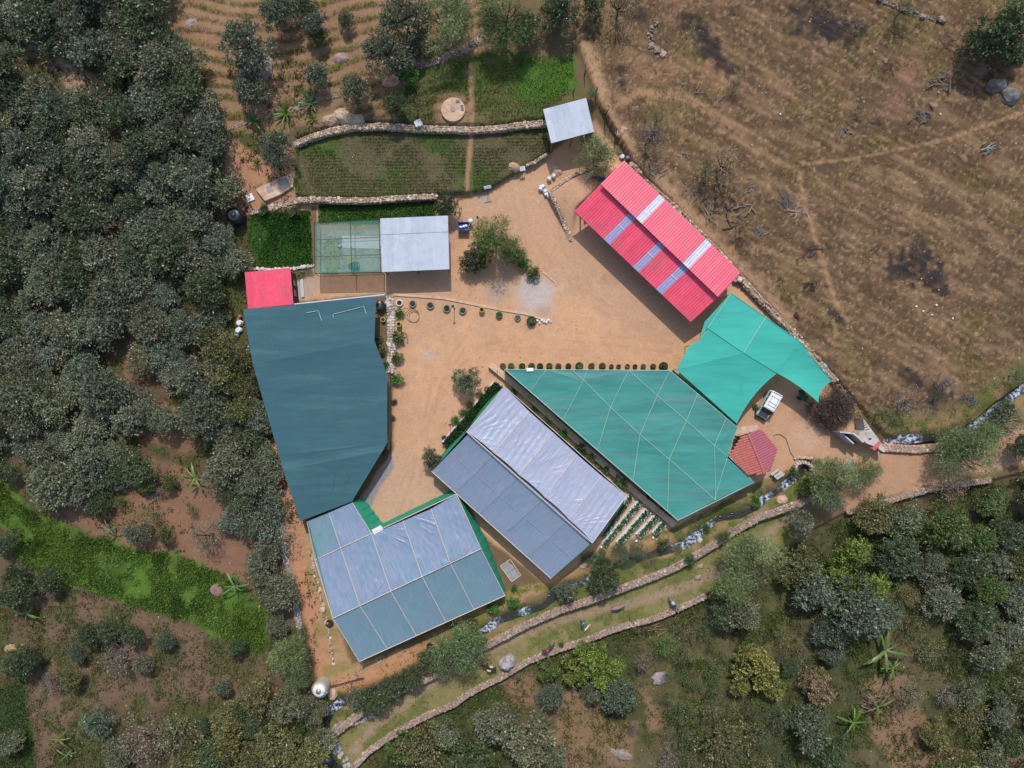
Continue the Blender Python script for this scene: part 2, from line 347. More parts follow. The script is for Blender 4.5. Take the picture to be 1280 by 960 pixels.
def npmesh(name, V, F, m, C=None, smooth=False):
    """V (n,3), F (k,q) index array of one polygon size, C (n,3)"""
    me = bpy.data.meshes.new(name); n = len(V); k, q = F.shape
    me.vertices.add(n); me.vertices.foreach_set('co', np.ascontiguousarray(V, np.float32).ravel())
    me.loops.add(k*q); me.loops.foreach_set('vertex_index', np.ascontiguousarray(F, np.int32).ravel())
    me.polygons.add(k); me.polygons.foreach_set('loop_start', np.arange(0, k*q, q, dtype=np.int32)); me.polygons.foreach_set('loop_total', np.full(k, q, np.int32))
    if smooth: me.polygons.foreach_set('use_smooth', np.ones(k, bool))
    if C is not None:
        a = me.color_attributes.new('Col', 'FLOAT_COLOR', 'POINT'); cc = np.ones((n, 4), np.float32); cc[:, :3] = C; a.data.foreach_set('color', cc.ravel())
    me.materials.append(m); me.update(calc_edges=True); return me
def cjit(c, j=0.15):
    k = 1+random.uniform(-j, j); return tuple(max(0, v*k*(1+random.uniform(-j/3, j/3))) for v in c)

# ------------------------------------------------------------------ ground
def build_ground():
    def axis(h, out):
        a = np.arange(-h, h+1e-6, 0.25); o = np.array([4, 10, 20, 40, 80, 160, 320, 640.])
        return np.concatenate([-(h+o[::-1]), a, h+o])
    xs = axis(79, 0); ys = axis(61, 0)
    X, Y = np.meshgrid(xs, ys); X = X.ravel(); Y = Y.ravel(); Z = zg(X, Y)
    k = CAMH/(CAMH-Z); px = 640+PXM*X*k; py = 480-PXM*Y*k
    n1 = fbm(px, py, 90, 1, 4); n2 = fbm(px, py, 22, 2, 4); n3 = fbm(px, py, 7, 4, 3); n4 = fbm(px, py, 45, 6, 4); n5 = fbm(px, py, 3.2, 8, 2)
    C = np.zeros((len(X), 3)); C[:] = lin((116, 98, 72))
    def mixc(w, col): 
        w = np.clip(w, 0, 1)[:, None]; C[:] = C*(1-w)+lin(col)*w
    def pm(poly, soft=3.0, nz=8.0): return sst(-soft, soft, sdpoly(px, py, poly)+(n2-.5)*nz*2+(n3-.5)*nz)
    # forest floor, left
    mixc(sst(420, 340, px)*0.9, (98, 84, 64)); mixc(sst(.5, .62, n4)*sst(420, 340, px)*0.8, (78, 84, 46)); mixc(sst(.52, .7, n2)*0.5*sst(420, 340, px), (98, 78, 62))
    # hillside
    hl = sst(-2, 4, sdpoly(px, py, HILLP))
    mixc(hl, (114, 90, 69)); 
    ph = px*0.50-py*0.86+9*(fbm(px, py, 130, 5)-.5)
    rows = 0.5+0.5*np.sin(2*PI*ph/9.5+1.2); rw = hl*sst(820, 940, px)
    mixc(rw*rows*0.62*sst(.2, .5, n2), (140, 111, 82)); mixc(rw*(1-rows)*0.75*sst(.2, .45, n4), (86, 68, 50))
    st = fbm(px*0.5+py*0.86, ph*3.2, 26, 12, 4)
    mixc(hl*sst(.5, .68, st)*0.55, (92, 77, 58)); mixc(hl*sst(.48, .3, st)*0.5, (150, 123, 94)); mixc(hl*sst(.55, .7, n4)*0.5, (112, 100, 60))
    mixc(hl*sst(.55, .7, n1)*0.5*sst(1000, 900, px), (160, 122, 92)); mixc(hl*sst(.62, .75, n3)*0.6, (82, 66, 50)); mixc(hl*sst(.60, .78, n5)*0.5, (176, 146, 112))
    for bx, by, br in ((870, 35, 22), (885, 55, 18), (905, 85, 13), (1150, 325, 26), (1160, 345, 24), (1125, 340, 20), (1020, 25, 34), (1050, 40, 26), (1045, 395, 12), (1180, 365, 8), (776, 88, 7), (778, 104, 6), (1095, 560, 5), (1175, 490, 18), (1205, 500, 14), (1140, 475, 15), (800, 20, 14)):
        d = np.hypot((px-bx)/1.0-(py-by)*.35, (py-by)*1.15)
        mixc(sst(br*1.15, br*0.35, d+(n3-.5)*br*2.2+(n2-.5)*br)*0.85, (54, 49, 49))
    for bx, by, br in ((1140, 90, 22), (1125, 128, 18)): mixc(sst(br*1.2, br*.2, np.hypot(px-bx, py-by)+(n3-.5)*18)*0.35, (176, 128, 110))
    for pl, w in (([(900, 160), (960, 195), (1000, 215), (1005, 250), (1020, 300), (1032, 340), (1045, 380), (1060, 400)], 3.0), ([(1000, 205), (1060, 200), (1180, 175), (1280, 140)], 1.8), ([(740, 60), (760, 140), (775, 175)], 5), ([(775, 130), (800, 115), (860, 122), (930, 165)], 5)):
        mixc(sst(w*1.7, w*0.2, dline(px, py, pl)+(n3-.5)*5)*0.72, (168, 134, 102))
    mixc(sst(16, 2, np.abs(dline(px, py, HILL[2:9])-5)+(n3-.5)*14)*hl*0.75, (178, 144, 112))
    # terraces top left
    T = pm([(186, -60), (196, 60), (262, 95), (282, 160), (330, 172), (430, 150), (540, 120), (620, 60), (640, -60)], 3, 6)
    mixc(T, (152, 122, 95)); mixc(T*sst(.45, .6, n4)*.5, (132, 106, 82)); ct = (py*0.93+px*0.28+60*np.exp(-((px-190)/110.0)**2)*0.9+26*fbm(px, py, 60, 3)); fr = (ct/15.0) % 1.0
    mixc(T*sst(.55, .7, fr)*sst(1.0, .9, fr)*sst(.35, .5, n2)*0.85, (120, 116, 58)); mixc(T*(sst(.94, .97, fr)+sst(.05, .0, fr))*0.7, (92, 66, 50)); mixc(T*sst(.55, .7, n3)*.4, (140, 106, 80))
    # ground round the slab and the tank
    mixc(pm([(278, 165), (300, 178), (335, 205), (368, 180), (372, 248), (395, 255), (395, 262), (320, 265), (300, 285), (284, 240)], 3, 5), (178, 134, 102))
    mixc(pm([(15, 40), (60, 45), (95, 80), (165, 125), (150, 138), (95, 115), (50, 85)], 4, 8)*0.9, (168, 140, 112))
    for q in ([(155, 395), (185, 395), (195, 450), (175, 480), (155, 470)], [(205, 505), (235, 510), (240, 540), (262, 560), (225, 570), (170, 545)], [(190, 570), (250, 590), (300, 640), (330, 700), (250, 700), (215, 650), (140, 625)], [(85, 640), (200, 620), (330, 700), (320, 740), (230, 700), (130, 690)]):
        mixc(pm(q, 4, 10)*0.75, (140, 106, 84))
    # bottom left bare soil
    mixc(pm([(40, 725), (100, 735), (200, 770), (330, 815), (330, 870), (240, 880), (100, 890), (50, 960), (30, 800)], 5, 12), (116, 94, 76)); mixc(pm([(40, 725), (330, 815), (330, 880), (60, 930)], 5, 9)*sst(.42, .56, n2)*0.75, (84, 86, 54))
    # bright meadow
    MD = pm(MEADOW, 4, 14); mixc(MD, (74, 102, 40)); mixc(MD*sst(.45, .6, n2)*0.7, (90, 122, 46)); mixc(MD*sst(.5, .65, n4)*.6, (56, 76, 34)); mixc(MD*sst(.6, .7, n3)*.5, (98, 118, 52))
    mixc(pm([(0, 860), (30, 850), (45, 960), (10, 970), (0, 970)], 3, 5), (58, 84, 40))
    # south east slope
    SE = sst(2, 8, py-yof(FULL_S, px)-(n3-.5)*6)*sst(440, 500, px)
    mixc(SE, (78, 80, 52)); mixc(SE*sst(.42, .56, n2)*.8, (62, 74, 40)); mixc(SE*sst(.56, .66, n4)*.6, (112, 96, 72)); mixc(SE*sst(.56, .7, n3)*.4, (112, 108, 66))
    for q in ([(700, 865), (720, 860), (760, 900), (800, 900), (790, 960), (690, 960)], [(625, 850), (665, 838), (672, 880), (640, 880)], [(795, 860), (815, 870), (835, 910), (815, 910)], [(1080, 850), (1130, 840), (1160, 900), (1130, 960), (1090, 930)], [(1110, 940), (1280, 935), (1280, 970), (1110, 970)]):
        mixc(pm(q, 5, 10)*.85, (142, 112, 88))
    # stream banks
    bank = np.clip(sst(44, 18, np.minimum(dline(px, py, STREAM2), dline(px, py, STREAM))+(n2-.5)*20), 0, 1)*(py > 440)
    mixc(bank*0.9, (140, 120, 84)); mixc(bank*sst(.45, .56, n2)*.85, (92, 102, 48)); mixc(bank*sst(.55, .7, n3)*.4, (70, 84, 40))
    # lane
    yn = yof(FULL_N, px); yso = yof(FULL_S, px); LN = sst(-1, 3, py-yn)*sst(1, -2, py-yso)*sst(395, 430, px)*sst(1040, 990, px)
    mixc(LN, (132, 124, 80)); mixc(LN*sst(.45, .6, n2)*.8, (100, 108, 56)); mixc(LN*sst(.6, .7, n3)*.4, (150, 130, 100))
    tr = [(1040, 612), (960, 665), (900, 712), (870, 728), (800, 752), (760, 760), (700, 775), (650, 795), (590, 825), (530, 862), (470, 905), (440, 940)]
    mixc(sst(9, 2, dline(px, py, tr)+(n3-.5)*9)*.8*(py > yn), (160, 136, 112))
    # dirt yard and roads
    YD = pm(YARD, 2.5, 2.5); mixc(YD, (203, 161, 127)); mixc(YD*sst(.45, .65, n1)*.6, (192, 153, 122)); mixc(YD*sst(.5, .62, n4)*.45, (212, 164, 124)); mixc(YD*sst(.58, .72, n3)*.25, (180, 134, 102))
    mixc(YD*pm([(590, 240), (700, 190), (730, 250), (860, 410), (850, 440), (760, 400), (700, 350), (640, 345), (600, 300)], 8, 8)*.55, (188, 152, 124))
    mixc(YD*pm([(455, 585), (500, 560), (570, 580), (600, 640), (480, 672), (445, 640)], 6, 6)*.5, (186, 158, 136))
    mixc(YD*pm([(900, 480), (1060, 500), (1060, 600), (900, 610)], 6, 6)*.6, (186, 148, 120))
    # wheel ruts
    for off in (-5.5, 5.5):
        rut = [(505+off, 640), (520+off, 600), (532+off, 540), (545+off, 480), (580+off*.4, 430+off), (660, 415+off), (760, 425+off), (840, 435+off)]
        mixc(YD*sst(2.6, .4, dline(px, py, rut)+(n3-.5)*2.5)*.35*sst(.35, .55, n2), (170, 130, 102))
    for trk in ([(690, 215), (700, 300), (730, 370), (790, 420), (835, 450)], [(640, 240), (655, 300), (690, 350), (760, 395), (830, 425)], [(480, 640), (515, 560), (560, 470), (640, 400), (700, 300), (690, 220)], [(500, 400), (560, 430), (640, 440), (740, 445)], [(940, 560), (1000, 540), (1060, 560), (1160, 585)]):
        for off in (0, 9): mixc(YD*sst(2.2, .3, dline(px, py+off*.6, [(a+off, b) for a, b in trk])+(n3-.5)*3)*.3*sst(.3, .5, n2), (176, 136, 106))
    for wx, wy, wr in ((700, 268, 5), (630, 437, 5), (556, 511, 4), (622, 426, 7), (760, 350, 12), (560, 610, 9), (1000, 520, 14), (880, 480, 8)): mixc(YD*sst(wr*1.3, wr*.2, np.hypot(px-wx, (py-wy)*1.3)+(n3-.5)*wr)*.35, (160, 124, 98))
    mixc(YD*sst(34, 6, np.hypot((px-668)*.8, py-368)+(n2-.5)*26)*.8, (188, 182, 178)); mixc(sst(26, 6, np.hypot(px-625, (py-362))+(n2-.5)*20)*.6, (158, 148, 142))
    mixc(YD*sst(10, 2, np.hypot(px-536, py-442)+(n3-.5)*8)*.6, (176, 172, 168)); mixc(YD*sst(26, 4, np.hypot(px-1010, (py-545))+(n3-.5)*12)*.35, (204, 178, 156))
    mixc(YD*sst(13, 3, np.hypot(px-604, py-250)+(n3-.5)*8)*.5, (168, 158, 150)); mixc(YD*sst(12, 3, np.hypot(px-680, py-390)+(n3-.5)*8)*.4, (168, 120, 86))
    mixc(YD*pm([(345, 350), (372, 345), (400, 345), (395, 365), (372, 372)], 2, 2)*.6, (170, 160, 150))
    mixc(YD*pm([(440, 640), (457, 598), (490, 560), (492, 585), (475, 610), (455, 650)], 2, 2)*.9, (140, 138, 142))
    # left track and the strip beside greenhouse
    mixc(sst(17, 11, dline(px, py, [(352, 560), (358, 600), (366, 650), (378, 710), (394, 770), (408, 830), (410, 850)])+(n3-.5)*6), (186, 136, 106))
    mixc(pm([(372, 655), (384, 655), (440, 830), (500, 815), (520, 825), (470, 850), (420, 862), (405, 850), (400, 780)], 3, 4), (176, 142, 104)); mixc(pm([(372, 655), (384, 655), (440, 830), (500, 815), (400, 850)], 3, 4)*sst(.5, .6, n2)*.6, (136, 126, 74))
    mixc(pm([(500, 815), (545, 800), (560, 812), (520, 850), (440, 868), (415, 858)], 3, 6)*.8, (190, 140, 102))
    # bank under the greenhouses
    mixc(pm([(560, 770), (632, 742), (690, 725), (745, 690), (840, 668), (850, 690), (760, 705), (690, 735), (640, 760), (580, 790)], 3, 6)*.8, (178, 142, 102)); mixc(pm([(560, 790), (640, 742), (690, 730), (695, 745), (640, 768)], 3, 8)*sst(.45, .55, n2)*.8, (104, 116, 48))
    # fields
    FA = pm(FIELD_A, 1.5, 1.5); mixc(FA, (112, 96, 74)); g = sst(.50, .6, n4+.12*np.sin(py*.5)*.3)
    mixc(FA*g*.7, (82, 102, 46)); mixc(FA*.35, (84, 92, 56)); rowl = 0.5+0.5*np.sin(py*2*PI/4.0+0.5*np.sin(px*.02)); mixc(FA*rowl*.3, (82, 72, 58))
    mixc(FA*sst(.5, .6, n4)*sst(.4, .6, n3)*.5, (70, 98, 36))
    FC = pm([(508, 100), (545, 78), (612, 62), (716, 72), (722, 112), (735, 128), (684, 138), (684, 150), (590, 158), (500, 155)], 3, 5); mixc(FC, (110, 102, 66)); mixc(FC*sst(.48, .6, n4)*.6, (80, 104, 46)); mixc(FC*rowl*.25, (80, 74, 54))
    mixc(FC*pm([(650, 80), (716, 74), (720, 112), (690, 125), (650, 120)], 6, 10)*.7, (74, 116, 38)); mixc(FC*sst(30, 14, np.hypot(px-566, py-138)), (158, 126, 100))
    mixc(sst(4, 1.5, dline(px, py, [(588, 80), (590, 160), (582, 244)]))*.85, (168, 130, 104))
    mixc(pm([(398, 254), (545, 250), (545, 280), (398, 280)], 2, 2), (66, 88, 42)); mixc(pm([(312, 268), (388, 262), (392, 332), (325, 336), (310, 300)], 2, 3), (50, 84, 32)); mixc(sst(5, 2.5, dline(px, py, [(392, 262), (393, 330)])), (118, 96, 72))
    # east road
    mixc(pm([(1100, 566), (1185, 566), (1240, 550), (1300, 520), (1300, 575), (1200, 598), (1120, 618), (1060, 640), (1045, 615)], 3, 5), (180, 142, 112))
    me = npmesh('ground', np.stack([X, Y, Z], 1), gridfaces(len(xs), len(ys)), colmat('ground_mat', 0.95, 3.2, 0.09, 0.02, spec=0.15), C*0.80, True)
    # finer speckle on top of the painted cover
    m = me.materials[0]; n = m.node_tree.nodes; l = m.node_tree.links; b = n['Principled BSDF']
    src = b.inputs['Base Color'].links[0].from_socket
    gg = n.new('ShaderNodeNewGeometry'); t = n.new('ShaderNodeTexVoronoi'); t.inputs['Scale'].default_value = 7; l.new(gg.outputs['Position'], t.inputs['Vector'])
    t2 = n.new('ShaderNodeTexNoise'); t2.inputs['Scale'].default_value = 0.8; t2.inputs['Detail'].default_value = 10; t2.inputs['Roughness'].default_value = .8; l.new(gg.outputs['Position'], t2.inputs['Vector'])
    mr = n.new('ShaderNodeMapRange'); mr.inputs[1].default_value = .35; mr.inputs[2].default_value = .65; mr.inputs[3].default_value = .91; mr.inputs[4].default_value = 1.09; l.new(t2.outputs[0], mr.inputs[0])
    v = n.new('ShaderNodeVectorMath'); v.operation = 'SCALE'; l.new(src, v.inputs[0]); l.new(mr.outputs[0], v.inputs['Scale']); l.new(v.outputs[0], b.inputs['Base Color'])
    o = obj('ground', me); tag(o, 'terraced dry hillside, dirt yard, fields and lane of a small farm', None, None, 'structure')
def gridfaces(nx, ny):
    i = np.arange(nx-1)[None, :]+np.arange(ny-1)[:, None]*nx; i = i.ravel()
    return np.stack([i, i+1, i+1+nx, i+nx], 1)
MEADOW = [(-20, 570), (0, 566), (8, 612), (45, 645), (88, 660), (120, 672), (147, 680), (180, 688), (225, 697), (270, 717), (300, 730), (322, 745), (332, 780), (330, 818), (287, 800), (250, 782), (200, 767), (155, 752), (107, 735), (57, 725), (28, 700), (12, 660), (-20, 640)]
build_ground()

# ------------------------------------------------------------------ buildings
def posts(par, pts, m, r=0.06, name='post', n=6):
    """pts: (px, py, z_top) in photo pixels at that height; each post a part"""
    for px, py, zt in pts:
        p = P(px, py, zt); g = float(zg(np.array([p.x]), np.array([p.y]))[0]); mb = MB()
        mb.tube([(p.x, p.y, g-.15), (p.x, p.y, zt-0.03)], r, n); mb.build(name, m, par)
def sheet_roof(par, A, B, D, n, m, rib=0.05, ribs=5, lap=0.02, marks={}, names={}, thick=0.012, label=None):
    """corrugated sheets side by side from A to B, running down the slope from A to D. One shared mesh per material"""
    A, B, D = Vector(A), Vector(B), Vector(D); u = (B-A)/n; v = D-A; nn = u.cross(v).normalized()
    if nn.z < 0: nn = -nn
    cache = {}
    for i in range(n):
        mm = marks.get(i, m)
        if mm.name not in cache:
            K = ribs*4; vs = []; fs = []
            for s_ in (0, 1):
                for k in range(K+1):
                    t = k/K; h = rib*(0.5+0.5*math.sin(2*PI*(t*ribs)-PI/2))
                    q = u*(t*(1+lap))+nn*h
                    vs.append(q if s_ == 0 else q+v)
            for k in range(K): fs.append((k, k+1, K+2+k, K+1+k))
            mb = MB(); mb.add(vs, fs); me = mb.mesh('roof_sheet', mm, True)
            cache[mm.name] = me
        o = bpy.data.objects.new(names.get(i, 'roof_sheet'), cache[mm.name]); COL.objects.link(o)
        o.parent = par; o.matrix_parent_inverse = Matrix.Translation(-Vector(par.location)); o.location = A+u*i+nn*(0.004*(i % 2)+0.001*random.random())
        if mm is not m and label: o['label'] = label
    return nn
def beam(par, a, b, r, m, name='beam', n=4):
    mb = MB(); mb.tube([a, b], r, n); return mb.build(name, m, par)
def wall_panel(par, a, b, z0, z1, th, m, name='wall'):
    a = Vector((a[0], a[1], 0)); b = Vector((b[0], b[1], 0)); d = b-a
    mb = MB(); mb.box(((a.x+b.x)/2, (a.y+b.y)/2, (z0+z1)/2), (d.length, th, z1-z0), math.atan2(d.y, d.x)); return mb.build(name, m, par)

# --- big red barn with two overlapping roof planes
def big_barn():
    zt, ze, zl1, zl0 = 5.3, 4.6, 4.75, 3.4
    A = P(780.3, 200.8, ze); B = P(925.8, 340.8, ze); D = P(750.8, 230.3, zt)
    t = thing('corrugated_barn', P(822, 303, 0), 'long barn roofed in bright red corrugated sheets in two overlapping slopes with pale skylight strips', 'barn')
    M2 = D; Bm = P(899.5, 370.3, zt)
    n = 20
    sky_u = {6: M_SKYW, 14: M_SKYW}
    sheet_roof(t, A, B, D, n, M_RED, 0.06, 3, marks=sky_u, names={k: 'skylight_sheet' for k in sky_u}, label='pale translucent skylight sheet')
    # lower slope starts under the upper edge
    E = P(754, 227, zl1); F = P(901.5, 367.5, zl1); H = P(718.2, 264.2, zl0); 
    sky_l = {5: M_SKYL, 10: M_SKYL, 14: M_SKYL}
    sheet_roof(t, E, F, H, n, M_RED, 0.06, 3, marks=sky_l, names={k: 'skylight_sheet' for k in sky_l}, label='violet-grey translucent skylight sheet')
    Hb = H+(F-E)
    # frame
    for a, b, z in ((A, B, .12), (D, Bm, .12), (E, F, .12), (H, Hb, .12)):
        beam(t, a-Vector((0, 0, z)), b-Vector((0, 0, z)), 0.06, M_TIMBER, 'purlin')
    for (a, b, z) in (((A+D)/2, (B+Bm)/2, .12), ((E+H)/2, (F+Hb)/2, .12)): beam(t, a-Vector((0, 0, z)), b-Vector((0, 0, z)), 0.05, M_TIMBER, 'purlin')
    # white cross joints on the lower skylights
    u = (F-E)/n; v = H-E
    for k in (5, 10, 14):
        a = E+u*k+v*0.5; w = 1; nn = Vector((0, 0, .075)); mb = MB(); mb.tube([a+nn, a+u*w+nn], 0.05, 4); mb.build('joint_strip', M_WHITE, t)
    for i in range(7):
        f = .03+.94*i/6
        for q, zz in ((H+(Hb-H)*f-v.normalized()*0.9, zl0+.02), (D+(Bm-D)*f, zl1-.1), (A+(B-A)*f+(D-A).normalized()*.4, ze)):
            mb = MB(); g = float(zg(np.array([q.x]), np.array([q.y]))[0]); mb.box((q.x, q.y, (g-.2+zz-.2)/2), (.16, .16, zz-.2-g+.2), 0.77); mb.build('post', M_TIMBER, t)
    # block wall along the hillside and at both ends
    a = A+(D-A).normalized()*.6; b = B+(D-A).normalized()*.6; wall_panel(t, a, b, -.2, 3.9, .18, M_CONC, 'back_wall')
    wall_panel(t, a+(D-A)*.02, E+(H-E)*0.55, -.2, 3.4, .18, M_CONC, 'end_wall'); 
    # clerestory boards between the slopes: dark gap with studs
    for i in range(13):
        q = D+(Bm-D)*(i+.5)/13+(A-D).normalized()*.35; mb = MB(); mb.box((q.x, q.y, 5.0), (.08, .08, .5), .77); mb.build('stud', M_DARKWOOD, t)
big_barn()

# --- small red shed beside the dark net
def small_red():
    z1, z0 = 3.3, 3.0
    A = P(305.8, 340.3, z1); B = P(362.8, 334.8, z1); D = P(309.8, 386, z0)
    t = thing('red_shed', P(337, 361, 0), 'small square shed with bright red corrugated roof touching the slate-blue shade net', 'shed')
    sheet_roof(t, A, B, D, 7, M_RED, 0.06, 3)
    C = B+(D-A)
    posts(t, [(309, 343, 3.2), (360, 338, 3.2), (364, 379, 2.9), (312, 383, 2.9)], M_TIMBER, .07)
    a = A.lerp(C, .06); 
    wall_panel(t, P(309, 343, 3), P(360, 338, 3), -.1, 3.1, .12, M_CONC, 'wall'); wall_panel(t, P(309, 343, 3), P(313, 383, 3), -.1, 2.85, .12, M_CONC, 'wall')
    wall_panel(t, P(361, 339, 3), P(365.5, 379, 3), -.1, 2.85, .12, M_DARKWOOD, 'wall')
    for k in (0, 1): wall_panel(t, P(366.5+k*.8, 349+k*13, 2), P(367.3+k*.8, 357+k*13, 2), .9, 2.1, .05, M_GLASS, 'window')
    # grey apron and pale kerb on its east side
    s = MB(); 
    for (x0, y0, x1, y1, m_) in ((365, 338, 372, 375, 0),): pass
    p = [P(365, 339), P(373, 339), P(375, 372), P(368, 374)]
    s.add([(q.x, q.y, .06) for q in p]+[(q.x, q.y, -.1) for q in p], [(3, 2, 1, 0), (0, 1, 5, 4), (1, 2, 6, 5), (2, 3, 7, 6), (3, 0, 4, 7)]); tag(s.build('apron_slab', M_CONC, None), 'pale concrete apron along the east wall of the small red shed', 'slab')
    s = MB(); p = [P(375.5, 349), P(379, 349), P(381, 371.5), P(377, 372)]
    s.add([(q.x, q.y, .22) for q in p]+[(q.x, q.y, -.1) for q in p], [(3, 2, 1, 0), (0, 1, 5, 4), (1, 2, 6, 5), (2, 3, 7, 6), (3, 0, 4, 7)]); tag(s.build('bench_slab', M_ZINC, None), 'narrow bluish concrete bench between small red shed and sandy yard', 'bench')
small_red()

def zinc_shed(name, A, B, D, n, z1, z0, label, walls, extra=None):
    a = P(*A, z1); b = P(*B, z1); d = P(*D, z0)
    c = (a+b)/2+(d-a)/2; t = thing(name, (c.x, c.y, float(zg(np.array([c.x]), np.array([c.y]))[0])), label, 'shed')
    if extra: sheet_roof(t, a, b, a+(d-a)*extra, n, M_ZINC, 0.045, 4); off = Vector((0, 0, -.05)); sheet_roof(t, a+(d-a)*(extra-.02)+off, b+(d-a)*(extra-.02)+off, d+off, n, M_ZINC, 0.045, 4)
    else: sheet_roof(t, a, b, d, n, M_ZINC, 0.045, 4)
    cc = b+(d-a)
    ins = lambda q: q+(c-q)*0.05
    for q in (a, b, cc, d, (a+b)/2, (cc+d)/2):
        p = ins(q); g = float(zg(np.array([p.x]), np.array([p.y]))[0]); mb = MB(); mb.box((p.x, p.y, (g-.2+q.z-.1)/2), (.14, .14, q.z-.1-g+.2), .1); mb.build('post', M_TIMBER, t)
    Q = [a, b, cc, d]
    for (i, j, h) in walls:
        p, q = ins(Q[i]), ins(Q[j]); g = c.z*0+min(float(zg(np.array([p.x]), np.array([p.y]))[0]), float(zg(np.array([q.x]), np.array([q.y]))[0])); wall_panel(t, p, q, g-.2, g+h, .1, M_DARKWOOD, 'wall')
    for p, q in ((a, b), (d, cc), ((a+d)/2, (b+cc)/2)): beam(t, p-Vector((0, 0, .1)), q-Vector((0, 0, .1)), .05, M_TIMBER, 'purlin')
    return t
zinc_shed('zinc_shed', (678.8, 136.8), (732.5, 122.5), (689, 179), 7, 4.3, 3.9, 'small open shed with plain grey zinc roof at the end of the upper field', [(0, 1, 2.0), (1, 2, 2.0)])
zs = zinc_shed('zinc_shed', (475.2, 273.2), (559.8, 269.6), (477.3, 340), 11, 3.7, 3.3, 'pale zinc roofed shed joined to the green netted cage', [(0, 1, 2.4)], extra=.30)

# --- netted cage
def cage():
    t = thing('netted_cage', P(435, 310, 0), 'see-through green netted cage with timber frame over a concrete floor', 'cage')
    h = 2.9
    c = [(392.8, 278.6), (475, 274.7), (477.5, 340.3), (393.3, 341.9)]
    T = [P(x, y, h) for x, y in c]; B_ = [Vector((q.x, q.y, 0)) for q in T]
    # roof net in four panels, side nets
    def quad(a, b, cc, d, name='net_panel', nu=6, nv=6, sag=.12, m=M_NETC):
        mb = MB(); vs = []
        for j in range(nv+1):
            for i in range(nu+1):
                u, v = i/nu, j/nv; p = a.lerp(b, u).lerp(d.lerp(cc, u), v); p = p+Vector((0, 0, -sag*16*u*(1-u)*v*(1-v)))
                vs.append(p)
        fs = [(j*(nu+1)+i, j*(nu+1)+i+1, (j+1)*(nu+1)+i+1, (j+1)*(nu+1)+i) for j in range(nv) for i in range(nu)]
        mb.add(vs, fs); return mb.build(name, m, t, True)
    mt = T[0].lerp(T[1], .55); mb_ = T[3].lerp(T[2], .55)
    quad(T[0], mt, mb_, T[3]); quad(mt, T[1], T[2], mb_)
    ins = [Vector((q.x*0.985, q.y*.985, q.z)) for q in T]
    low = [P(x, y, 0.0)+Vector((dx, dy, 0)) for (x, y), dx, dy in zip(c, (1.0, 0, 0, 1.0), (-1.0, -.9, .25, .25))]
    quad(T[0], T[1], low[1], low[0], sag=0); quad(T[3], T[2], low[2], low[3], sag=0); quad(T[0], T[3], low[3], low[0], sag=0)
    for f in (0, .33, .66, 1):
        a = T[0].lerp(T[3], f); b = T[1].lerp(T[2], f); beam(t, a, b, .045, M_DARKWOOD if f in (0, 1) else M_TIMBER, 'rail')
    for f in (0, .55, .98):
        a = T[0].lerp(T[1], f); b = T[3].lerp(T[2], f); beam(t, a, b, .045, M_DARKWOOD, 'rail')
        for q in (a, a.lerp(b, .5), b): beam(t, (q.x, q.y, 0), (q.x, q.y, h), .05, M_TIMBER, 'post')
    q = T[0].lerp(T[1], .03)
    f = MB(); p = [P(402, 288), P(477, 288), P(477, 341), P(402, 341)]
    f.add([(v.x, v.y, .08) for v in p]+[(v.x, v.y, -.2) for v in p], [(3, 2, 1, 0), (0, 1, 5, 4), (1, 2, 6, 5), (2, 3, 7, 6), (3, 0, 4, 7)]); f.build('floor_slab', M_CONC, t)
    f = MB(); f.box((*P(452, 303).xy, .1), (5.4, 1.7, .06), -.03); f.build('floor_mat', M_WHITE, t)
    # maize stalks, bucket, green thresher: things on the floor
    s = MB()
    for i in range(260):
        x, y = random.uniform(407, 424), random.uniform(300, 337); p = P(x, y); a = PI/2+random.gauss(0, .5); L = random.uniform(.6, 1.7)
        s.box((p.x, p.y, .12+random.random()*.22), (L, .05, .03), a, cjit(L3((196, 184, 140)), .25), rot=None)
    tag(s.build('maize_stalks', M_STONE), 'heap of dry straw-coloured maize stalks spread on the cage floor', 'straw', None, 'stuff')
    b = thing('bucket', P(424.5, 306, .08)+Vector((0, 0, 0)), 'round white bucket beside the maize stalks inside netted cage', 'bucket')
    mb = MB(); mb.lathe([(.30, 0), (.36, .42), (.33, .42), (.28, .05), (0, .05)], tuple(b.location)); mb.build('tub', M_WHITE, b)
    mb = MB(); mb.tube([(b.location.x-.34, b.location.y, .5), (b.location.x, b.location.y, .56), (b.location.x+.34, b.location.y, .5)], .02, 5); mb.build('handle', M_STEEL, b)
    g = P(444, 332, .08); t2 = thing('thresher', g, 'small green machine with yellow hopper on the netted cage floor', 'machine')
    mb = MB(); mb.box((g.x, g.y, .55), (1.0, .8, .6)); mb.build('body', M_GREENP, t2)
    mb = MB(); mb.box((g.x-.55, g.y+.55, .85), (.5, .5, .4), .3, taper=1.5); mb.build('hopper', M_YELLOW, t2)
    for dx in (-.4, .4):
        for dy in (-.3, .3): mb = MB(); mb.box((g.x+dx, g.y+dy, .17), (.08, .08, .2)); mb.build('leg', M_BLACK, t2)
    mb = MB(); mb.tube([(g.x+.55, g.y-.1, .5), (g.x+.65, g.y-.1, .5)], .28, 12); mb.build('flywheel', M_STEEL, t2)
cage()

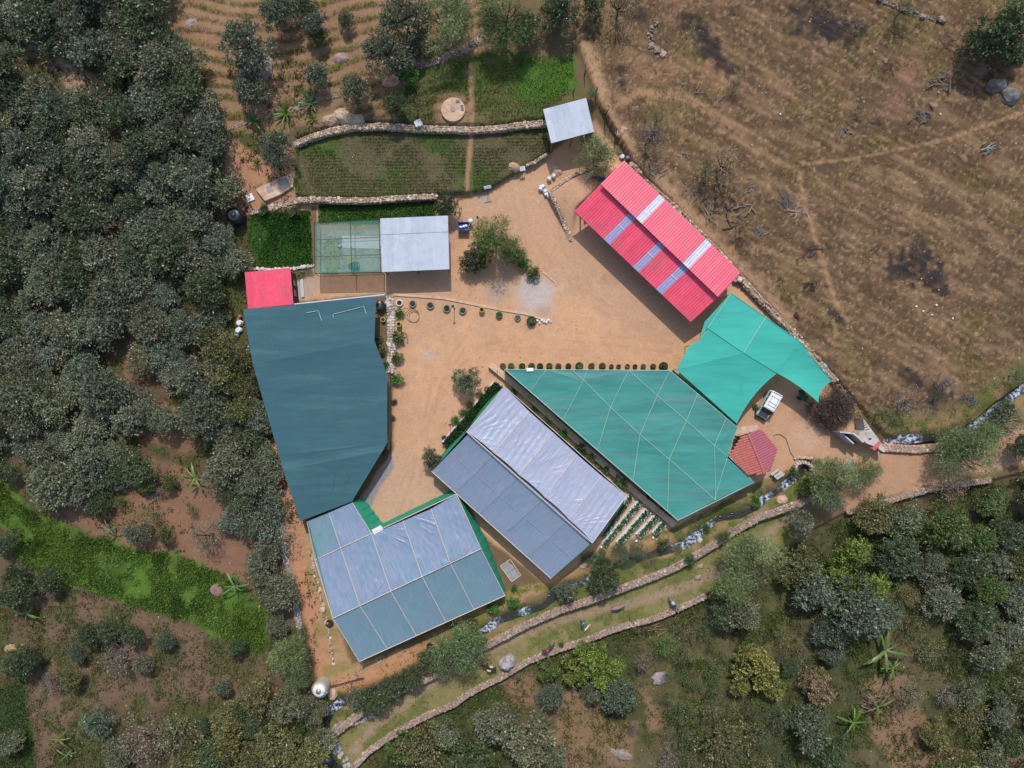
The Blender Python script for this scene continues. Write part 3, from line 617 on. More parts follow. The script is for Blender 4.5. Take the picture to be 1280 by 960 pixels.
# --- slack sheet patch between four corners
def patch(par, c, zs, m, name, nu=18, nv=18, sag=.1, bow=(0, 0, 0, 0), wr=0.0, label=None, uvm=None):
    """c: px corners a,b,c,d (a-b top, d-c bottom); bow: inward bow in metres of edges ab, bc, cd, da"""
    a, b, cc, d = [P(x, y, z) for (x, y), z in zip(c, zs)]
    ctr = (a+b+cc+d)/4; vs = []; uv = []
    def inward(e0, e1, k, t):
        if not k: return Vector((0, 0, 0))
        e = (e1-e0); nrm = Vector((-e.y, e.x, 0)).normalized()
        if (ctr-(e0+e1)/2).dot(nrm) < 0: nrm = -nrm
        return nrm*k*4*t*(1-t)
    LU = (b-a).length; LV = (d-a).length; s1 = random.random()*10
    for j in range(nv+1):
        for i in range(nu+1):
            u, v = i/nu, j/nv
            p = a.lerp(b, u).lerp(d.lerp(cc, u), v)
            p = p+inward(a, b, bow[0], u)*(1-v)+inward(b, cc, bow[1], v)*u+inward(d, cc, bow[2], u)*v+inward(a, d, bow[3], v)*(1-u)
            p.z -= sag*16*u*(1-u)*v*(1-v)
            if wr:
                # folds running from the corners and along the slope
                r1 = math.atan2(v+.02, u+.02); r2 = math.atan2(1-v+.02, u+.02)
                p.z += wr*.42*(math.sin(r1*34+s1)*min(1, 1.2*math.hypot(u, v))*(1-v)*.7+math.sin(r2*30+s1*2)*.6*v*(1-u)+.35*math.sin((u*LU)*7.5+2*math.sin(v*2+s1)))*4*u*(1-u)**.5*(v*(1-v))**.5*1.6
            vs.append(p); uv.append((u*LU, v*LV))
    fs = [(j*(nu+1)+i, (j+1)*(nu+1)+i, (j+1)*(nu+1)+i+1, j*(nu+1)+i+1) for j in range(nv) for i in range(nu)]
    mb = MB(); mb.add(vs, fs); me = mb.mesh(name, m, True); pick = random.random() < .5; uv2 = [((math.atan2((LV-v_ if pick else v_)+.15*LV, u_+.12)*9.0), math.hypot(u_, v_)*.22) for u_, v_ in uv]
    u2 = me.uv_layers.new(name='fan'); l2 = np.empty(len(me.loops), np.int32); me.loops.foreach_get('vertex_index', l2); u2.data.foreach_set('uv', np.array(uv2, np.float32)[l2].ravel())
    ul = me.uv_layers.new(name='UVMap'); me.uv_layers.active = ul; ul.active_render = True; li = np.empty(len(me.loops), np.int32); me.loops.foreach_get('vertex_index', li)
    ul.data.foreach_set('uv', np.array(uv, np.float32)[li].ravel())
    return obj(name, me, par, False, label)
def lerp2(a, b, t): return (a[0]+(b[0]-a[0])*t, a[1]+(b[1]-a[1])*t)
def rope(par, pts, z, r, m, name, dz=.05):
    mb = MB(); q = []
    for i in range(len(pts)-1):
        for k in range(6): 
            t = k/6; x, y = lerp2(pts[i], pts[i+1], t); q.append(P(x, y, (z[i]+(z[i+1]-z[i])*t if isinstance(z, (list, tuple)) else z)+dz))
    q.append(P(*pts[-1], (z[-1] if isinstance(z, (list, tuple)) else z)+dz)); mb.tube(q, r, 5); return mb.build(name, m, par)

# --- greenhouse by the lower left, pitched film roof
def greenhouse_left():
    t = thing('greenhouse', P(520, 720, 0), 'plastic film greenhouse with cream rafters, lowest on the site, beside the red track', 'greenhouse')
    ze, zr, zf = 3.0, 3.8, 2.3                            # north eave, ridge, south eave
    top = [(393.7, 700), (426.2, 686.2), (464.5, 667.5), (503.7, 651.2), (538.7, 636.2), (570.5, 617.5)]
    rdg = [(416.2, 773), (450, 757.5), (488.5, 739.2), (527.5, 720.5), (562.5, 703), (601.2, 686.2)]
    bot = [(449.2, 827), (484.2, 811), (520.5, 794.7), (557.5, 778), (592.5, 762), (631.2, 744.5)]
    for i in range(5):
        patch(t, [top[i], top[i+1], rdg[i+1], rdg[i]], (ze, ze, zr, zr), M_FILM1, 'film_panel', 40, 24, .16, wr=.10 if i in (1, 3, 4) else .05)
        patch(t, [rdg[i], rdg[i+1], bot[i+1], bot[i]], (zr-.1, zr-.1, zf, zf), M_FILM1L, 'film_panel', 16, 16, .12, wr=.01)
    patch(t, [(383.7, 652), (411, 641), (426.2, 686), (393.7, 700)], (2.7, 2.7, 2.95, 2.95), M_FILM1L, 'film_panel', 16, 16, .1, wr=.03)
    patch(t, [(411, 641), (440, 628), (464.5, 667), (426.2, 686)], (2.7, 2.7, 2.95, 2.95), M_FILM1, 'film_panel', 16, 16, .1, wr=.03)
    for i in range(6):
        rope(t, [top[i], rdg[i]], [ze, zr], .05, M_LATH, 'rafter'); rope(t, [rdg[i], bot[i]], [zr-.08, zf], .05, M_LATH, 'rafter')
    for e, z in ((top, ze), (rdg, zr), (bot, zf)): rope(t, [e[0], e[-1]], z, .06, M_LATH, 'ridge_lath' if e is rdg else 'eave_lath')
    rope(t, [(411, 641), (426.2, 686)], [2.7, 2.95], .045, M_LATH, 'rafter'); rope(t, [(383.7, 652), (393.7, 700)], [2.7, 2.95], .045, M_LATH, 'rafter'); rope(t, [(440, 628), (464.5, 667)], [2.7, 2.95], .045, M_LATH, 'rafter')
    # side nets
    def side(a, b, z1, off, wid, name='side_net'):
        p, q = P(*a, z1[0]), P(*b, z1[1]); mb = MB(); o = Vector((off[0], off[1], 0)); N = 14; vs = []
        for k in range(N+1):
            f = k/N; w = p.lerp(q, f); g = float(zg(np.array([w.x]), np.array([w.y]))[0]); rip = .05*math.sin(k*2.1); vs += [w+Vector((0, 0, -.02)), Vector((w.x, w.y, g))+o*(wid[0]+(wid[1]-wid[0])*f)+Vector((rip, rip, 0))]
        mb.add(vs, [(2*k, 2*k+1, 2*k+3, 2*k+2) for k in range(N)]); mb.build(name, M_NETG, t)
    side((570.5, 617.5), (601.2, 686.2), (ze, zr), (1, .45), (.25, .7)); side((601.2, 686.2), (631.2, 744.5), (zr, zf), (1, .45), (.7, .1))
    side((464.5, 667.5), (570.5, 617.5), (ze, ze), (-.45, .9), (.35, .45)); side((440, 628), (464.5, 667), (2.7, 2.95), (1, .3), (.9, 1.3))
    side((416.2, 773), (449.2, 827), (zr, zf), (-.3, 0), (0, 0)); side((449.2, 827), (631.2, 744.5), (zf, zf), (0, 0), (0, 0)); side((383.7, 652), (416.2, 773), (ze, zr), (0, 0), (0, 0))
    for i in range(6): posts(t, [(*top[i], ze), (*rdg[i], zr-.1), (*lerp2(bot[i], rdg[i], .02), zf)], M_TIMBER, .06)
    # white sheet caught on the eave
    mb = MB(); a = P(472, 662, 2.9); mb.box((a.x, a.y, 3.02), (1.4, .7, .05), .5); tag(mb.build('folded_sheet', M_WPLAS), 'folded white sheet caught on the north eave of the lower greenhouse', 'sheet')
greenhouse_left()

def greenhouse_mid():
    t = thing('greenhouse', P(660, 600, 0), 'plastic film greenhouse with pale wrinkled upper roof overhanging a shaded slate-blue lower roof', 'greenhouse')
    zn, zr, zl, zf = 3.2, 4.3, 3.8, 2.8
    top = [(630.5, 483), (661, 514), (691.7, 541), (721.7, 568.5), (752, 595), (783.6, 619.7)]
    low = [(583.4, 539.8), (617.4, 566.5), (649, 594), (681, 621.5), (711.5, 649.5), (740.5, 678.8)]
    for i in range(5):
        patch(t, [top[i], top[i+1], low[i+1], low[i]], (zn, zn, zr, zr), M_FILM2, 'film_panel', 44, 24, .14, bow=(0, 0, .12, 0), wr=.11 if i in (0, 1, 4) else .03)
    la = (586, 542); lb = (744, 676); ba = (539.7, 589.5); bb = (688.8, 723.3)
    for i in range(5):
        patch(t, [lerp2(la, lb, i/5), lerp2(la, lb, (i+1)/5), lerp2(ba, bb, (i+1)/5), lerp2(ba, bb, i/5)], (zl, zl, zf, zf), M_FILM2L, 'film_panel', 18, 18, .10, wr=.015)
    for i in range(6):
        rope(t, [top[i], low[i]], [zn, zr], .045, M_LATH, 'rafter', .02)
        if 0 < i < 5: rope(t, [lerp2(la, lb, i/5), lerp2(ba, bb, i/5)], [zl, zf], .03, M_FILM2L, 'rafter', .03)
    rope(t, [low[0], low[-1]], zr, .07, M_LATH, 'ridge_lath', -.03); rope(t, [top[0], top[-1]], zn, .05, M_LATH, 'eave_lath', 0); rope(t, [ba, bb], zf, .06, M_LATH, 'eave_lath')
    rope(t, [lerp2(la, ba, .5), lerp2(lb, bb, .5)], (zl+zf)/2, .03, M_FILM2, 'wire', .0)
    def side(a, b, z1, z2, wid, off):
        p, q = P(*a, z1), P(*b, z2); N = 14; vs = []
        for k in range(N+1):
            f = k/N; w = p.lerp(q, f); g = float(zg(np.array([w.x]), np.array([w.y]))[0]); vs += [w-Vector((0, 0, .03)), Vector((w.x+off[0]*wid*4*f*(1-f), w.y+off[1]*wid*4*f*(1-f), g))]
        mb = MB(); mb.add(vs, [(2*k, 2*k+1, 2*k+3, 2*k+2) for k in range(N)]); mb.build('side_net', M_NETG, t)
    side(top[0], low[0], zn, zr, .5, (-1, .6)); side((583.4, 539.8), ba, zl, zf, .5, (-1, .6)); side(ba, bb, zf, zf, 0, (0, 0)); side(bb, low[-1], zf, zr, 0, (0, 0)); side(top[0], top[-1], zn, zn, 0, (0, 0)); side(top[-1], low[-1], zn, zr, 0, (0, 0))
    for i in range(6): posts(t, [(*top[i], zn), (*low[i], zr-.1), (*lerp2(ba, bb, i/5), zf)], M_TIMBER, .06)
greenhouse_mid()

# --- slate-blue shade net
def net_dark():
    t = thing('shade_net', P(405, 510, 0), 'large slate-blue shade net stretched over the nursery west of the sandy yard', 'shade net')
    L = [(304, 387), (316, 455), (326, 490), (349, 570), (354, 588), (375, 651.5)]; Rr = [(470, 372.3), (468, 426), (484.2, 468), (484.2, 553), (478.5, 563), (440, 626.5)]; Z = [3.1, 3.45, 3.25, 3.35, 3.4, 3.0]
    for i in range(5):
        bow = (0, 0, 0, 0) if i != 1 else (0, -.35, 0, 0)
        patch(t, [L[i], Rr[i], Rr[i+1], L[i+1]], (Z[i], Z[i], Z[i+1], Z[i+1]), M_NETD, 'net_panel', 26, 12, .16, bow=(0, 0, 0, 0))
    sm = netmat('seam_cloth', (76, 112, 122), .1)
    for f in (.18, .36, .55, .74, .9): rope(t, [lerp2(l_, r_, f) for l_, r_ in zip(L, Rr)], [z-.08 for z in Z], .022, sm, 'seam', -.0)
    for i in range(6): rope(t, [L[i], Rr[i]], Z[i], .035, M_NETD, 'cable', -.03)
    for l_, r_, z in zip(L, Rr, Z):
        posts(t, [(*lerp2(l_, r_, .01), z), (*lerp2(l_, r_, .33), z), (*lerp2(l_, r_, .66), z), (*lerp2(l_, r_, .985), z)], M_STEEL, .06)
    # pale patches of the frame showing through, laid flat on the cloth
    for a in ([(383, 391), (398, 388.5), (402, 401)], [(417, 397), (416, 393), (455, 383), (457.5, 392)]): rope(t, a, 3.2, .035, M_ZINC, 'show_through_strip', -.02)
    p = [P(463.5, 367.5+0, 2.0)]
net_dark()
# gutter board along its north edge
g = MB(); a = P(366, 381, 2.6); b = P(481, 369, 2.6); g.tube([a, b], .16, 4); tag(g.build('gutter_pipe', M_ZINC), 'long pale blue gutter along the north edge of the slate-blue shade net', 'gutter')

# --- teal net house
def net_teal():
    t = thing('net_house', P(780, 550, 0), 'wide flat teal net house crossed by pale wires, south of the potted plant row', 'net house')
    z = 3.0
    # panels between the long wires: three bands, cut by the cross wires
    out = [(631, 461.8), (837.5, 463), (921.5, 534), (909.7, 569), (942.5, 602.8), (847.5, 650.5)]
    # grid: rows follow the south-west edge direction, cols follow cross wires
    A0, A1 = (631, 461.8), (847.5, 650.5)
    fr = [0, .145, .335, .535, .74, .94, 1.0]
    base = [lerp2(A0, A1, f) for f in fr]
    # end points of the cross wires on long wires W1 and W2 and the far outline
    W1 = [(631, 461.8), (682.5, 462.2), (728.5, 474.5), (764, 509.5), (799.5, 542.5), (836, 573.5), (894.5, 625)]
    W1 = [(631, 461.8), (683, 462.2), (729.5, 475), (763, 509), (800, 543), (836.5, 574), (894.7, 625.3)]
    W2 = [(683, 462.2), (734, 462.3), (786, 462.8), (821.5, 494.5), (858, 526), (893, 557), (942.5, 602.8)]
    for i in range(6):
        patch(t, [W1[i], W1[i+1], base[i+1], base[i]], (z+.05, z+.05, z, z), M_NETT, 'net_panel', 14, 14, .12)
    for i in range(6):
        b_ = W2[i+1]; patch(t, [W2[i], W2[i+1], W1[i+1], W1[i]], (z+.05,)*4, M_NETT, 'net_panel', 14, 14, .12)
    W3 = [(786, 462.8), (837.5, 463), (872, 492), (921.5, 534), (909.7, 569), (942.4, 602.7)]
    qs = [((786, 462.8), (837.5, 463), (872, 492.5), (821.5, 494.5)), ((821.5, 494.5), (872, 492.5), (908, 522.5), (858, 526)), ((858, 526), (908, 522.5), (921.7, 534), (893, 557)), ((893, 557), (921.7, 534), (909.7, 569), (909.6, 572))]
    for q in qs: patch(t, list(q), (z+.05,)*4, M_NETT, 'net_panel', 12, 12, .10)
    wires = [[W1[1], base[1]], [(734, 462.3), W1[2], base[2]], [W2[2], W1[3], base[3]], [(837.5, 463), W2[3], W1[4], base[4]], [(872, 492.5), W2[4], W1[5], base[5]], [(908, 522.5), W2[5], W1[6]], [(909, 572), (893, 624.6)]]
    for w in wires: rope(t, w, z+.05, .026, M_ROPE, 'wire', .03)
    for w in ([(713.7, 462.2), W1[2], W1[3], W1[4], W1[5], W1[6]], [W2[2], W2[3], W2[4], W2[5], (909.6, 571)]): rope(t, w, z+.05, .036, M_ROPE, 'wire', .04)
    rope(t, [(686, 462.5), (724, 475)], z+.05, .02, M_ROPE, 'wire', .04)
    rope(t, out+[out[0]], z, .05, M_ROPE, 'edge_cable', .0)
    for q in base+W1[1:]+W2[2:]+[out[1], out[2]]: posts(t, [(q[0], q[1], z)], M_STEEL, .06)
    # side cloth on the south-east and south-west
    for a, b in ((out[4], out[5]), (out[5], out[0])):
        p, q = P(*a, z), P(*b, z); N = 16; vs = []
        for k in range(N+1):
            w = p.lerp(q, k/N); g_ = float(zg(np.array([w.x]), np.array([w.y]))[0]); vs += [w, Vector((w.x+.06*math.sin(k*1.7), w.y+.06*math.cos(k*2.3), min(g_, 0)-.05))]
        mb = MB(); mb.add(vs, [(2*k, 2*k+1, 2*k+3, 2*k+2) for k in range(N)]); mb.build('side_net', M_GREYC if a == out[4] else M_NETT, t)
    mb = MB(); a = P(662.5, 462, 3.05); mb.box((a.x, a.y, 3.1), (.9, .45, .1), .03); tag(mb.build('white_box', M_WHITE), 'small white box lying on the north edge of the teal net house', 'box')
net_teal()

# --- bright green awnings
def awnings():
    t = thing('awning', P(900, 440, 0), 'bright green shade awning of taut and slack cloths between red barn and white vehicle', 'awning')
    zh, zl, zm = 4.2, 3.4, 3.9
    a, b, c_, d = (913.8, 366.2), (1000, 427), (971.5, 466.5), (884.7, 410)
    m1, m2 = (957, 396.8), (929.7, 441)
    patch(t, [a, m1, m2, d], (zh, zh, zm+.5, zm), M_NETB, 'awning_cloth', 14, 14, .10); patch(t, [m1, b, c_, m2], (zh, zh-.2, 3.7, zm+.5), M_NETB, 'awning_cloth', 14, 14, .10)
    pk = m2
    patch(t, [d, pk, (845.5, 462), (862, 432)], (zm, 4.4, 3.0, 3.1), M_NETB, 'awning_cloth', 20, 20, .12, bow=(0, 0, 0, .35))
    patch(t, [(845.5, 462), pk, (926, 486), (921, 529.5)], (3.0, 4.4, 3.3, 3.0), M_NETB, 'awning_cloth', 24, 24, .1)
    patch(t, [pk, c_, (921, 529.5), (926, 486)], (4.4, 3.7, 3.0, 3.3), M_NETB, 'awning_cloth', 22, 22, .12, bow=(0, .55, 0, 0))
    patch(t, [(913.8, 366.2), (884.7, 410), (874, 424), (881, 402)], (zh, zm, 3.2, 3.2), M_NETB, 'awning_cloth', 10, 10, .05)
    patch(t, [b, (1039.8, 477), (1023.3, 503.6), c_], (4.0, 3.5, 3.5, 3.7), M_NETB, 'awning_cloth', 22, 22, .28, bow=(.15, .6, .25, -.3))
    # hanging curtain over the net house edge
    N = 24; p, q = P(841, 462.5, 3.0), P(921, 530, 3.0); p2, q2 = P(840, 467, 2.2), P(917, 531, 2.2); vs = []
    for k in range(N+1):
        f = k/N; w = .08*math.sin(k*1.9); vs += [p.lerp(q, f), p2.lerp(q2, f)+Vector((w, w-.35*4*f*(1-f)*.5, 0))]
    mb = MB(); mb.add(vs, [(2*k, 2*k+1, 2*k+3, 2*k+2) for k in range(N)]); mb.build('curtain', M_NETG, t)
    rope(t, [m1, m2], [zh, 4.4], .035, M_ROPE, 'rope', .04); rope(t, [d, pk, c_], [zm, 4.4, 3.7], .06, M_NETB, 'hem', .03); rope(t, [a, d], [zh, zm], .05, M_ROPE, 'hem', .03)
    rope(t, [a, m1, b, (1039.8, 477)], [zh, zh, 4.0, 3.5], .05, M_NETB, 'hem', .02)
    posts(t, [(913, 368, 4.1), (957, 398, 4.1), (998, 428, 3.9), (929.7, 441, 4.3), (971, 465, 3.6), (885, 410, 3.8), (1038, 477, 3.4), (1022, 502, 3.4), (920, 528, 2.9), (847, 462, 2.9), (863, 432, 3.0)], M_STEEL, .06)
awnings()

# --- tiled kiosk, six sided with two roof planes
def kiosk():
    t = thing('tiled_kiosk', P(943, 567, 0), 'small six-sided kiosk with red clay tiled roof at the corner of the teal net house', 'kiosk')
    O = [(926, 545.5), (947, 537.5), (954, 538.7), (974, 561.5), (962, 589), (936, 595), (912.3, 571)]
    # ridge runs from upper left to lower right
    r0, r1 = (934.5, 541.5), (955, 592)
    zr, ze = 4.0, 3.1
    rd0, rd1 = P(*r0, zr), P(*r1, zr); ax = (rd1-rd0).normalized(); side = Vector((ax.y, -ax.x, 0))
    mt = [mat('lit_clay_tile', (188, 106, 96), 0.8, 0.2, 3), mat('shaded_clay_tile', (164, 90, 102), 0.8, 0.2, 3)]  # same clay on both slopes; their different lighting is put into the two colours
    OP = [P(x, y, 3.5) for x, y in O]; op = [(q.x, q.y) for q in OP]
    cc = sum(OP, Vector((0, 0, 0)))/len(OP)
    pitch = .36; tw, tl = .33, .50
    def tile_mesh(m_):
        mb = MB(); vs = []; K = 6
        for s_ in (0, 1):
            for k in range(K+1):
                th = PI*k/K; vs.append((-math.cos(th)*tw*.5, -s_*tl, math.sin(th)*.07*(1 if s_ else .8)))
        mb.add(vs, [(k, K+1+k, K+2+k, k+1) for k in range(K)]); return mb.mesh('roof_tile', m_, True)
    tm = [tile_mesh(mt[0]), tile_mesh(mt[1])]
    for sgn in (-1, 1):
        sd = side*sgn
        me = tm[1 if sd.x > 0 else 0]
        dn = Vector((sd.x, sd.y, -pitch)).normalized(); xx = dn.cross(Vector((0, 0, 1))).normalized(); nz = xx.cross(-dn).normalized()
        if nz.z < 0: nz = -nz; 
        yv = -dn; xv = yv.cross(nz)
        Mx = Matrix((xv, yv, nz)).transposed().to_4x4()
        for i in range(-2, 26):
            for j in range(14):
                base = rd0+ax*(i*tw*1.0)+sd*(j*tl*.82); q = base+sd*tl*.5
                tt = np.linspace(0, 1.0, 12)*tl; ii = inpoly(base.x+sd.x*tt, base.y+sd.y*tt, op)
                if ii.sum() < 2: continue
                k0, k1 = np.argmax(ii), len(ii)-1-np.argmax(ii[::-1]); off = tt[k0]; sy = (tt[k1]-tt[k0])/tl
                base = base+sd*off; j_ = (base-rd0).dot(sd)
                o = bpy.data.objects.new('roof_tile', me); COL.objects.link(o); o.parent = t; o.matrix_parent_inverse = Matrix.Translation(-Vector(t.location))
                z = zr-pitch*j_+.03+.02*(j % 2); o.matrix_basis = Matrix.Translation((base.x, base.y, z)) @ Mx @ Matrix.Diagonal((1, sy, 1, 1))
    # deck below the tiles
    mb = MB(); n_ = len(OP); vs = [Vector((q.x, q.y, zr-pitch*abs((q-rd0).dot(side))-.04)) for q in OP]; ri = [Vector((q.x, q.y, zr-.04)) for q in (rd0, rd1)]
    import itertools
    left = [k for k in range(n_) if (OP[k]-rd0).dot(side) < 0]; right = [k for k in range(n_) if (OP[k]-rd0).dot(side) >= 0]
    ctrs = vs+ri+[Vector(((rd0+rd1).x/2, (rd0+rd1).y/2, zr-.05))]
    fs = [(k, (k+1) % n_, n_+2) for k in range(n_)]; mb.add(ctrs, fs); mb.build('roof_deck', M_DARKWOOD, t)
    mb = MB(); mb.tube([rd0+Vector((0, 0, .08)), rd1+Vector((0, 0, .08))], .13, 8); mb.build('ridge_cap', mt[0], t)
    for q in OP[::1]:
        w = q.lerp(cc, .12); mb = MB(); mb.box((w.x, w.y, 1.3), (.16, .16, 2.9)); mb.build('post', M_TIMBER, t)
    ring = [q.lerp(cc, .13) for q in OP]
    for k in range(n_): wall_panel(t, ring[k], ring[(k+1) % n_], -.1, 1.1, .12, M_TANC, 'wall')
    mb = MB(); pts = [P(918, 541, 2.9), P(926, 538, 3), P(936, 536.5, 3), P(947, 535.5, 3)]
    for k in range(3): 
        a, b = pts[k], pts[k+1]; n2 = Vector((-(b-a).y, (b-a).x, 0)).normalized()*.45; mb.add([a-n2, b-n2, b+n2, a+n2, a-n2-Vector((0, 0, .12)), b-n2-Vector((0, 0, .12)), b+n2-Vector((0, 0, .12)), a+n2-Vector((0, 0, .12))], [(0, 1, 2, 3), (0, 4, 5, 1), (2, 6, 7, 3), (3, 7, 4, 0), (1, 5, 6, 2)])
    tag(mb.build('curved_canopy', M_TANC, None), 'curved beige strip canopy between green awning and tiled kiosk', 'canopy')
kiosk()

# ------------------------------------------------------------------ stone walls
def resample(pl, step):
    out = [pl[0]]; 
    for (x1, y1), (x2, y2) in zip(pl[:-1], pl[1:]):
        L = math.hypot(x2-x1, y2-y1); n = max(1, int(L/step))
        for k in range(1, n+1): out.append((x1+(x2-x1)*k/n, y1+(y2-y1)*k/n))
    return out
def stone_wall(pl, w, h, label, cat='stone wall', cols=((172, 150, 132), (150, 136, 124), (190, 172, 154), (128, 116, 106)), size=.24, below=1.0, ztop=None, name='stone_wall', core=True, rough=.12):
    t = thing(name, P(*pl[len(pl)//2], 0), label, cat, None)
    pts = resample(pl, size*PXM*.85); mb = MB(); W3 = []
    tops = []
    for (x, y) in pts:
        # wall stands on the higher side of any step
        za = Zimg(np.array([x-4, x+4, x, x, x]), np.array([y, y, y-5, y+5, y])); tops.append(float(za.max()))
    tops = np.array(tops); kk = np.ones(7)/7; tops = np.convolve(np.pad(tops, 3, mode='edge'), kk, 'valid')
    for i, (x, y) in enumerate(pts):
        zt = (tops[i] if ztop is None else ztop)+h*(.85+.3*random.random()*rough/.12*.5); c = P(x, y, zt); a = pts[max(0, i-1)]; b = pts[min(len(pts)-1, i+1)]
        d = Vector((b[0]-a[0], -(b[1]-a[1]), 0)).normalized(); nrm = Vector((-d.y, d.x, 0)); W3.append((c, nrm, zt))
        wv = w*(.8+.45*float(vn(np.array([i*1.0]), np.array([w*50]), 9, 4)[0])); zt = zt-.1*float(vn(np.array([i*1.0]), np.array([w*90]), 5, 8)[0]); nw = max(2, int(round(wv/size/.9)))
        for k in range(nw):
            q = c+nrm*((k+.5)/nw-.5)*wv+nrm*random.uniform(-.05, .05)+d*random.uniform(-.06, .06)
            s_ = size*(random.uniform(.7, 1.3) if random.random() < .85 else random.uniform(1.5, 2.3))
            mb.rock((q.x, q.y, zt-.08+random.uniform(-rough, rough)*.6), (s_, s_*random.uniform(.7, 1.1), size*.8), math.atan2(d.y, d.x)+random.uniform(-.5, .5), cjit(L3(random.choice(cols)), .16))
        for sd in (-1, 1):
            zz = zt-size*.7
            while zz > zt-h-below:
                q = c+nrm*sd*(w*.5-.02)+d*random.uniform(-.08, .08); s_ = size*random.uniform(.8, 1.3)
                mb.rock((q.x+nrm.x*sd*random.uniform(-.05, .06), q.y+nrm.y*sd*random.uniform(-.05, .06), zz), (s_, s_*.7, size*.85), math.atan2(d.y, d.x)+random.uniform(-.3, .3), cjit(L3(random.choice(cols)), .18)); zz -= size*.72
    o = mb.build('stones', M_STONE, t); o['kind'] = 'stuff'
    if core:
        vs = []; fs = []
        for i, (c, nrm, zt) in enumerate(W3):
            for s_, z in ((-1, zt-.09), (1, zt-.09), (1, zt-h-below-.3), (-1, zt-h-below-.3)): q = c+nrm*s_*w*.47; vs.append((q.x, q.y, z))
        for i in range(len(W3)-1):
            for k in range(4): fs.append((i*4+k, i*4+(k+1) % 4, (i+1)*4+(k+1) % 4, (i+1)*4+k))
        fs += [(3, 2, 1, 0), tuple((len(W3)-1)*4+k for k in range(4))]
        mc = MB(); mc.add(vs, fs, L3((150, 132, 114))); mc.build('mortar_core', M_STONE, t)
    return t
TAN = ((196, 172, 148), (178, 156, 134), (210, 190, 168), (150, 130, 112)); GREY = ((168, 164, 162), (146, 140, 136), (190, 186, 182), (122, 116, 112)); PINKY = ((176, 150, 138), (160, 138, 128), (186, 166, 152), (138, 118, 108))
stone_wall(WALL_N, .95, .25, 'long rubble stone wall between the stream and the grassy lane', cols=PINKY, below=.9)
stone_wall(WALL_S[1:], .75, .2, 'low rubble wall on the lower edge of the dirt road east of the gatehouse', cols=PINKY, below=.6)
stone_wall(WALL_S2, .8, .22, 'long rubble stone wall along the lower side of the grassy lane', cols=PINKY, below=.8)
stone_wall(WALL_A_TOP, .75, .12, 'pale dry stone terrace wall above the upper field', cols=TAN, below=.8, size=.27)
stone_wall([(312, 265), (328, 262), (345, 258), (372, 250), (395, 248.5), (425, 250), (460, 250), (500, 247), (545, 245)], .7, .12, 'pale stone terrace wall below the upper field', cols=TAN, below=.9, size=.27)
stone_wall([(487, 371), (488, 385), (488.5, 400), (489, 420), (490, 440), (488, 465)], 1.0, .35, 'broad whitish rubble wall between the slate-blue net and the sandy yard', cols=((214, 200, 190), (196, 182, 172), (176, 164, 156)), size=.42, below=.2)
stone_wall([(688, 240), (694, 252), (700, 266), (706, 280), (711, 294), (713, 301)], .45, .1, 'curving stone retaining wall west of the big red barn', cols=TAN, below=1.1, size=.26)
stone_wall([(690, 238), (705, 226), (718, 218), (736, 212)], .4, .12, 'short low stone kerb running from retaining wall to feathery tree', cols=TAN, below=.4)
stone_wall([(1104, 560), (1125, 561), (1150, 562), (1185, 559)], .95, .7, 'tan stone wall with dark southern foot beside the gatehouse', cols=((196, 160, 134), (176, 144, 122), (206, 178, 156)), below=.6)
stone_wall([(790, 206), (803, 222), (822, 240), (843, 258), (862, 277), (885, 300), (905, 322), (925, 345), (948, 370), (975, 398), (1000, 424), (1022, 450), (1045, 476)], .85, .05, 'low broken stone wall on the hillside behind red barn and awning', cols=TAN, below=.6, size=.4, rough=.3)
stone_wall([(264, 168), (275, 165), (292, 158), (308, 152), (325, 146), (342, 142), (370, 136), (395, 124), (425, 118)], .55, .1, 'rough terrace wall beneath the agaves on the upper left slope', cols=((168, 146, 126), (148, 128, 110)), below=.6)
stone_wall([(520, 83), (545, 76), (560, 68), (585, 60), (602, 45), (612, 30), (622, 10)], .9, .12, 'ragged stone bank running uphill between the two top trees', cols=PINKY, below=.5, rough=.35)
stone_wall([(342, 600), (347, 640), (355, 690), (362, 720), (368, 750), (374, 785)], .8, .25, 'narrow grey stone wall on the west side of the red track', cols=GREY, below=.5)
stone_wall([(388, 690), (394, 720), (402, 750), (408, 775), (412, 800), (416, 830)], .35, .05, 'line of half-buried stones between red track and lower greenhouse', cols=TAN, below=.1, size=.4, rough=.3, core=False)
stone_wall([(658, 206), (668, 202), (684, 192)], .3, .1, 'short stone edging by the corner of the upper field', cols=TAN, below=.3)
stone_wall([(312, 336), (340, 337), (370, 335), (392, 332)], .25, .25, 'thin cement edging below the lush green bed', cols=((216, 208, 200), (196, 190, 184)), below=.1, size=.3)
stone_wall([(820, 28), (812, 42), (815, 55), (830, 66)], .6, .1, 'tumbled line of pale rocks on the upper hillside', cols=((160, 148, 136), (140, 126, 114)), size=.5, below=.1, rough=.4, core=False)
stone_wall([(1180, 25), (1150, 18), (1120, 8), (1100, -2)], .5, .1, 'broken stone row near the upper right edge trees', cols=((140, 128, 116), (120, 108, 98)), size=.45, below=.1, rough=.4, core=False)
stone_wall([(405, 930), (420, 938), (432, 950), (436, 965)], 1.2, .02, 'scattered flat stepping stones where the lane meets the stream', cols=((158, 160, 164), (176, 164, 156)), size=.8, below=0, rough=.05, core=False)
stone_wall([(410, 925), (425, 905), (440, 905), (470, 893)], .8, .2, 'grey stone abutment at the lower end of the long wall', cols=GREY, below=.5)

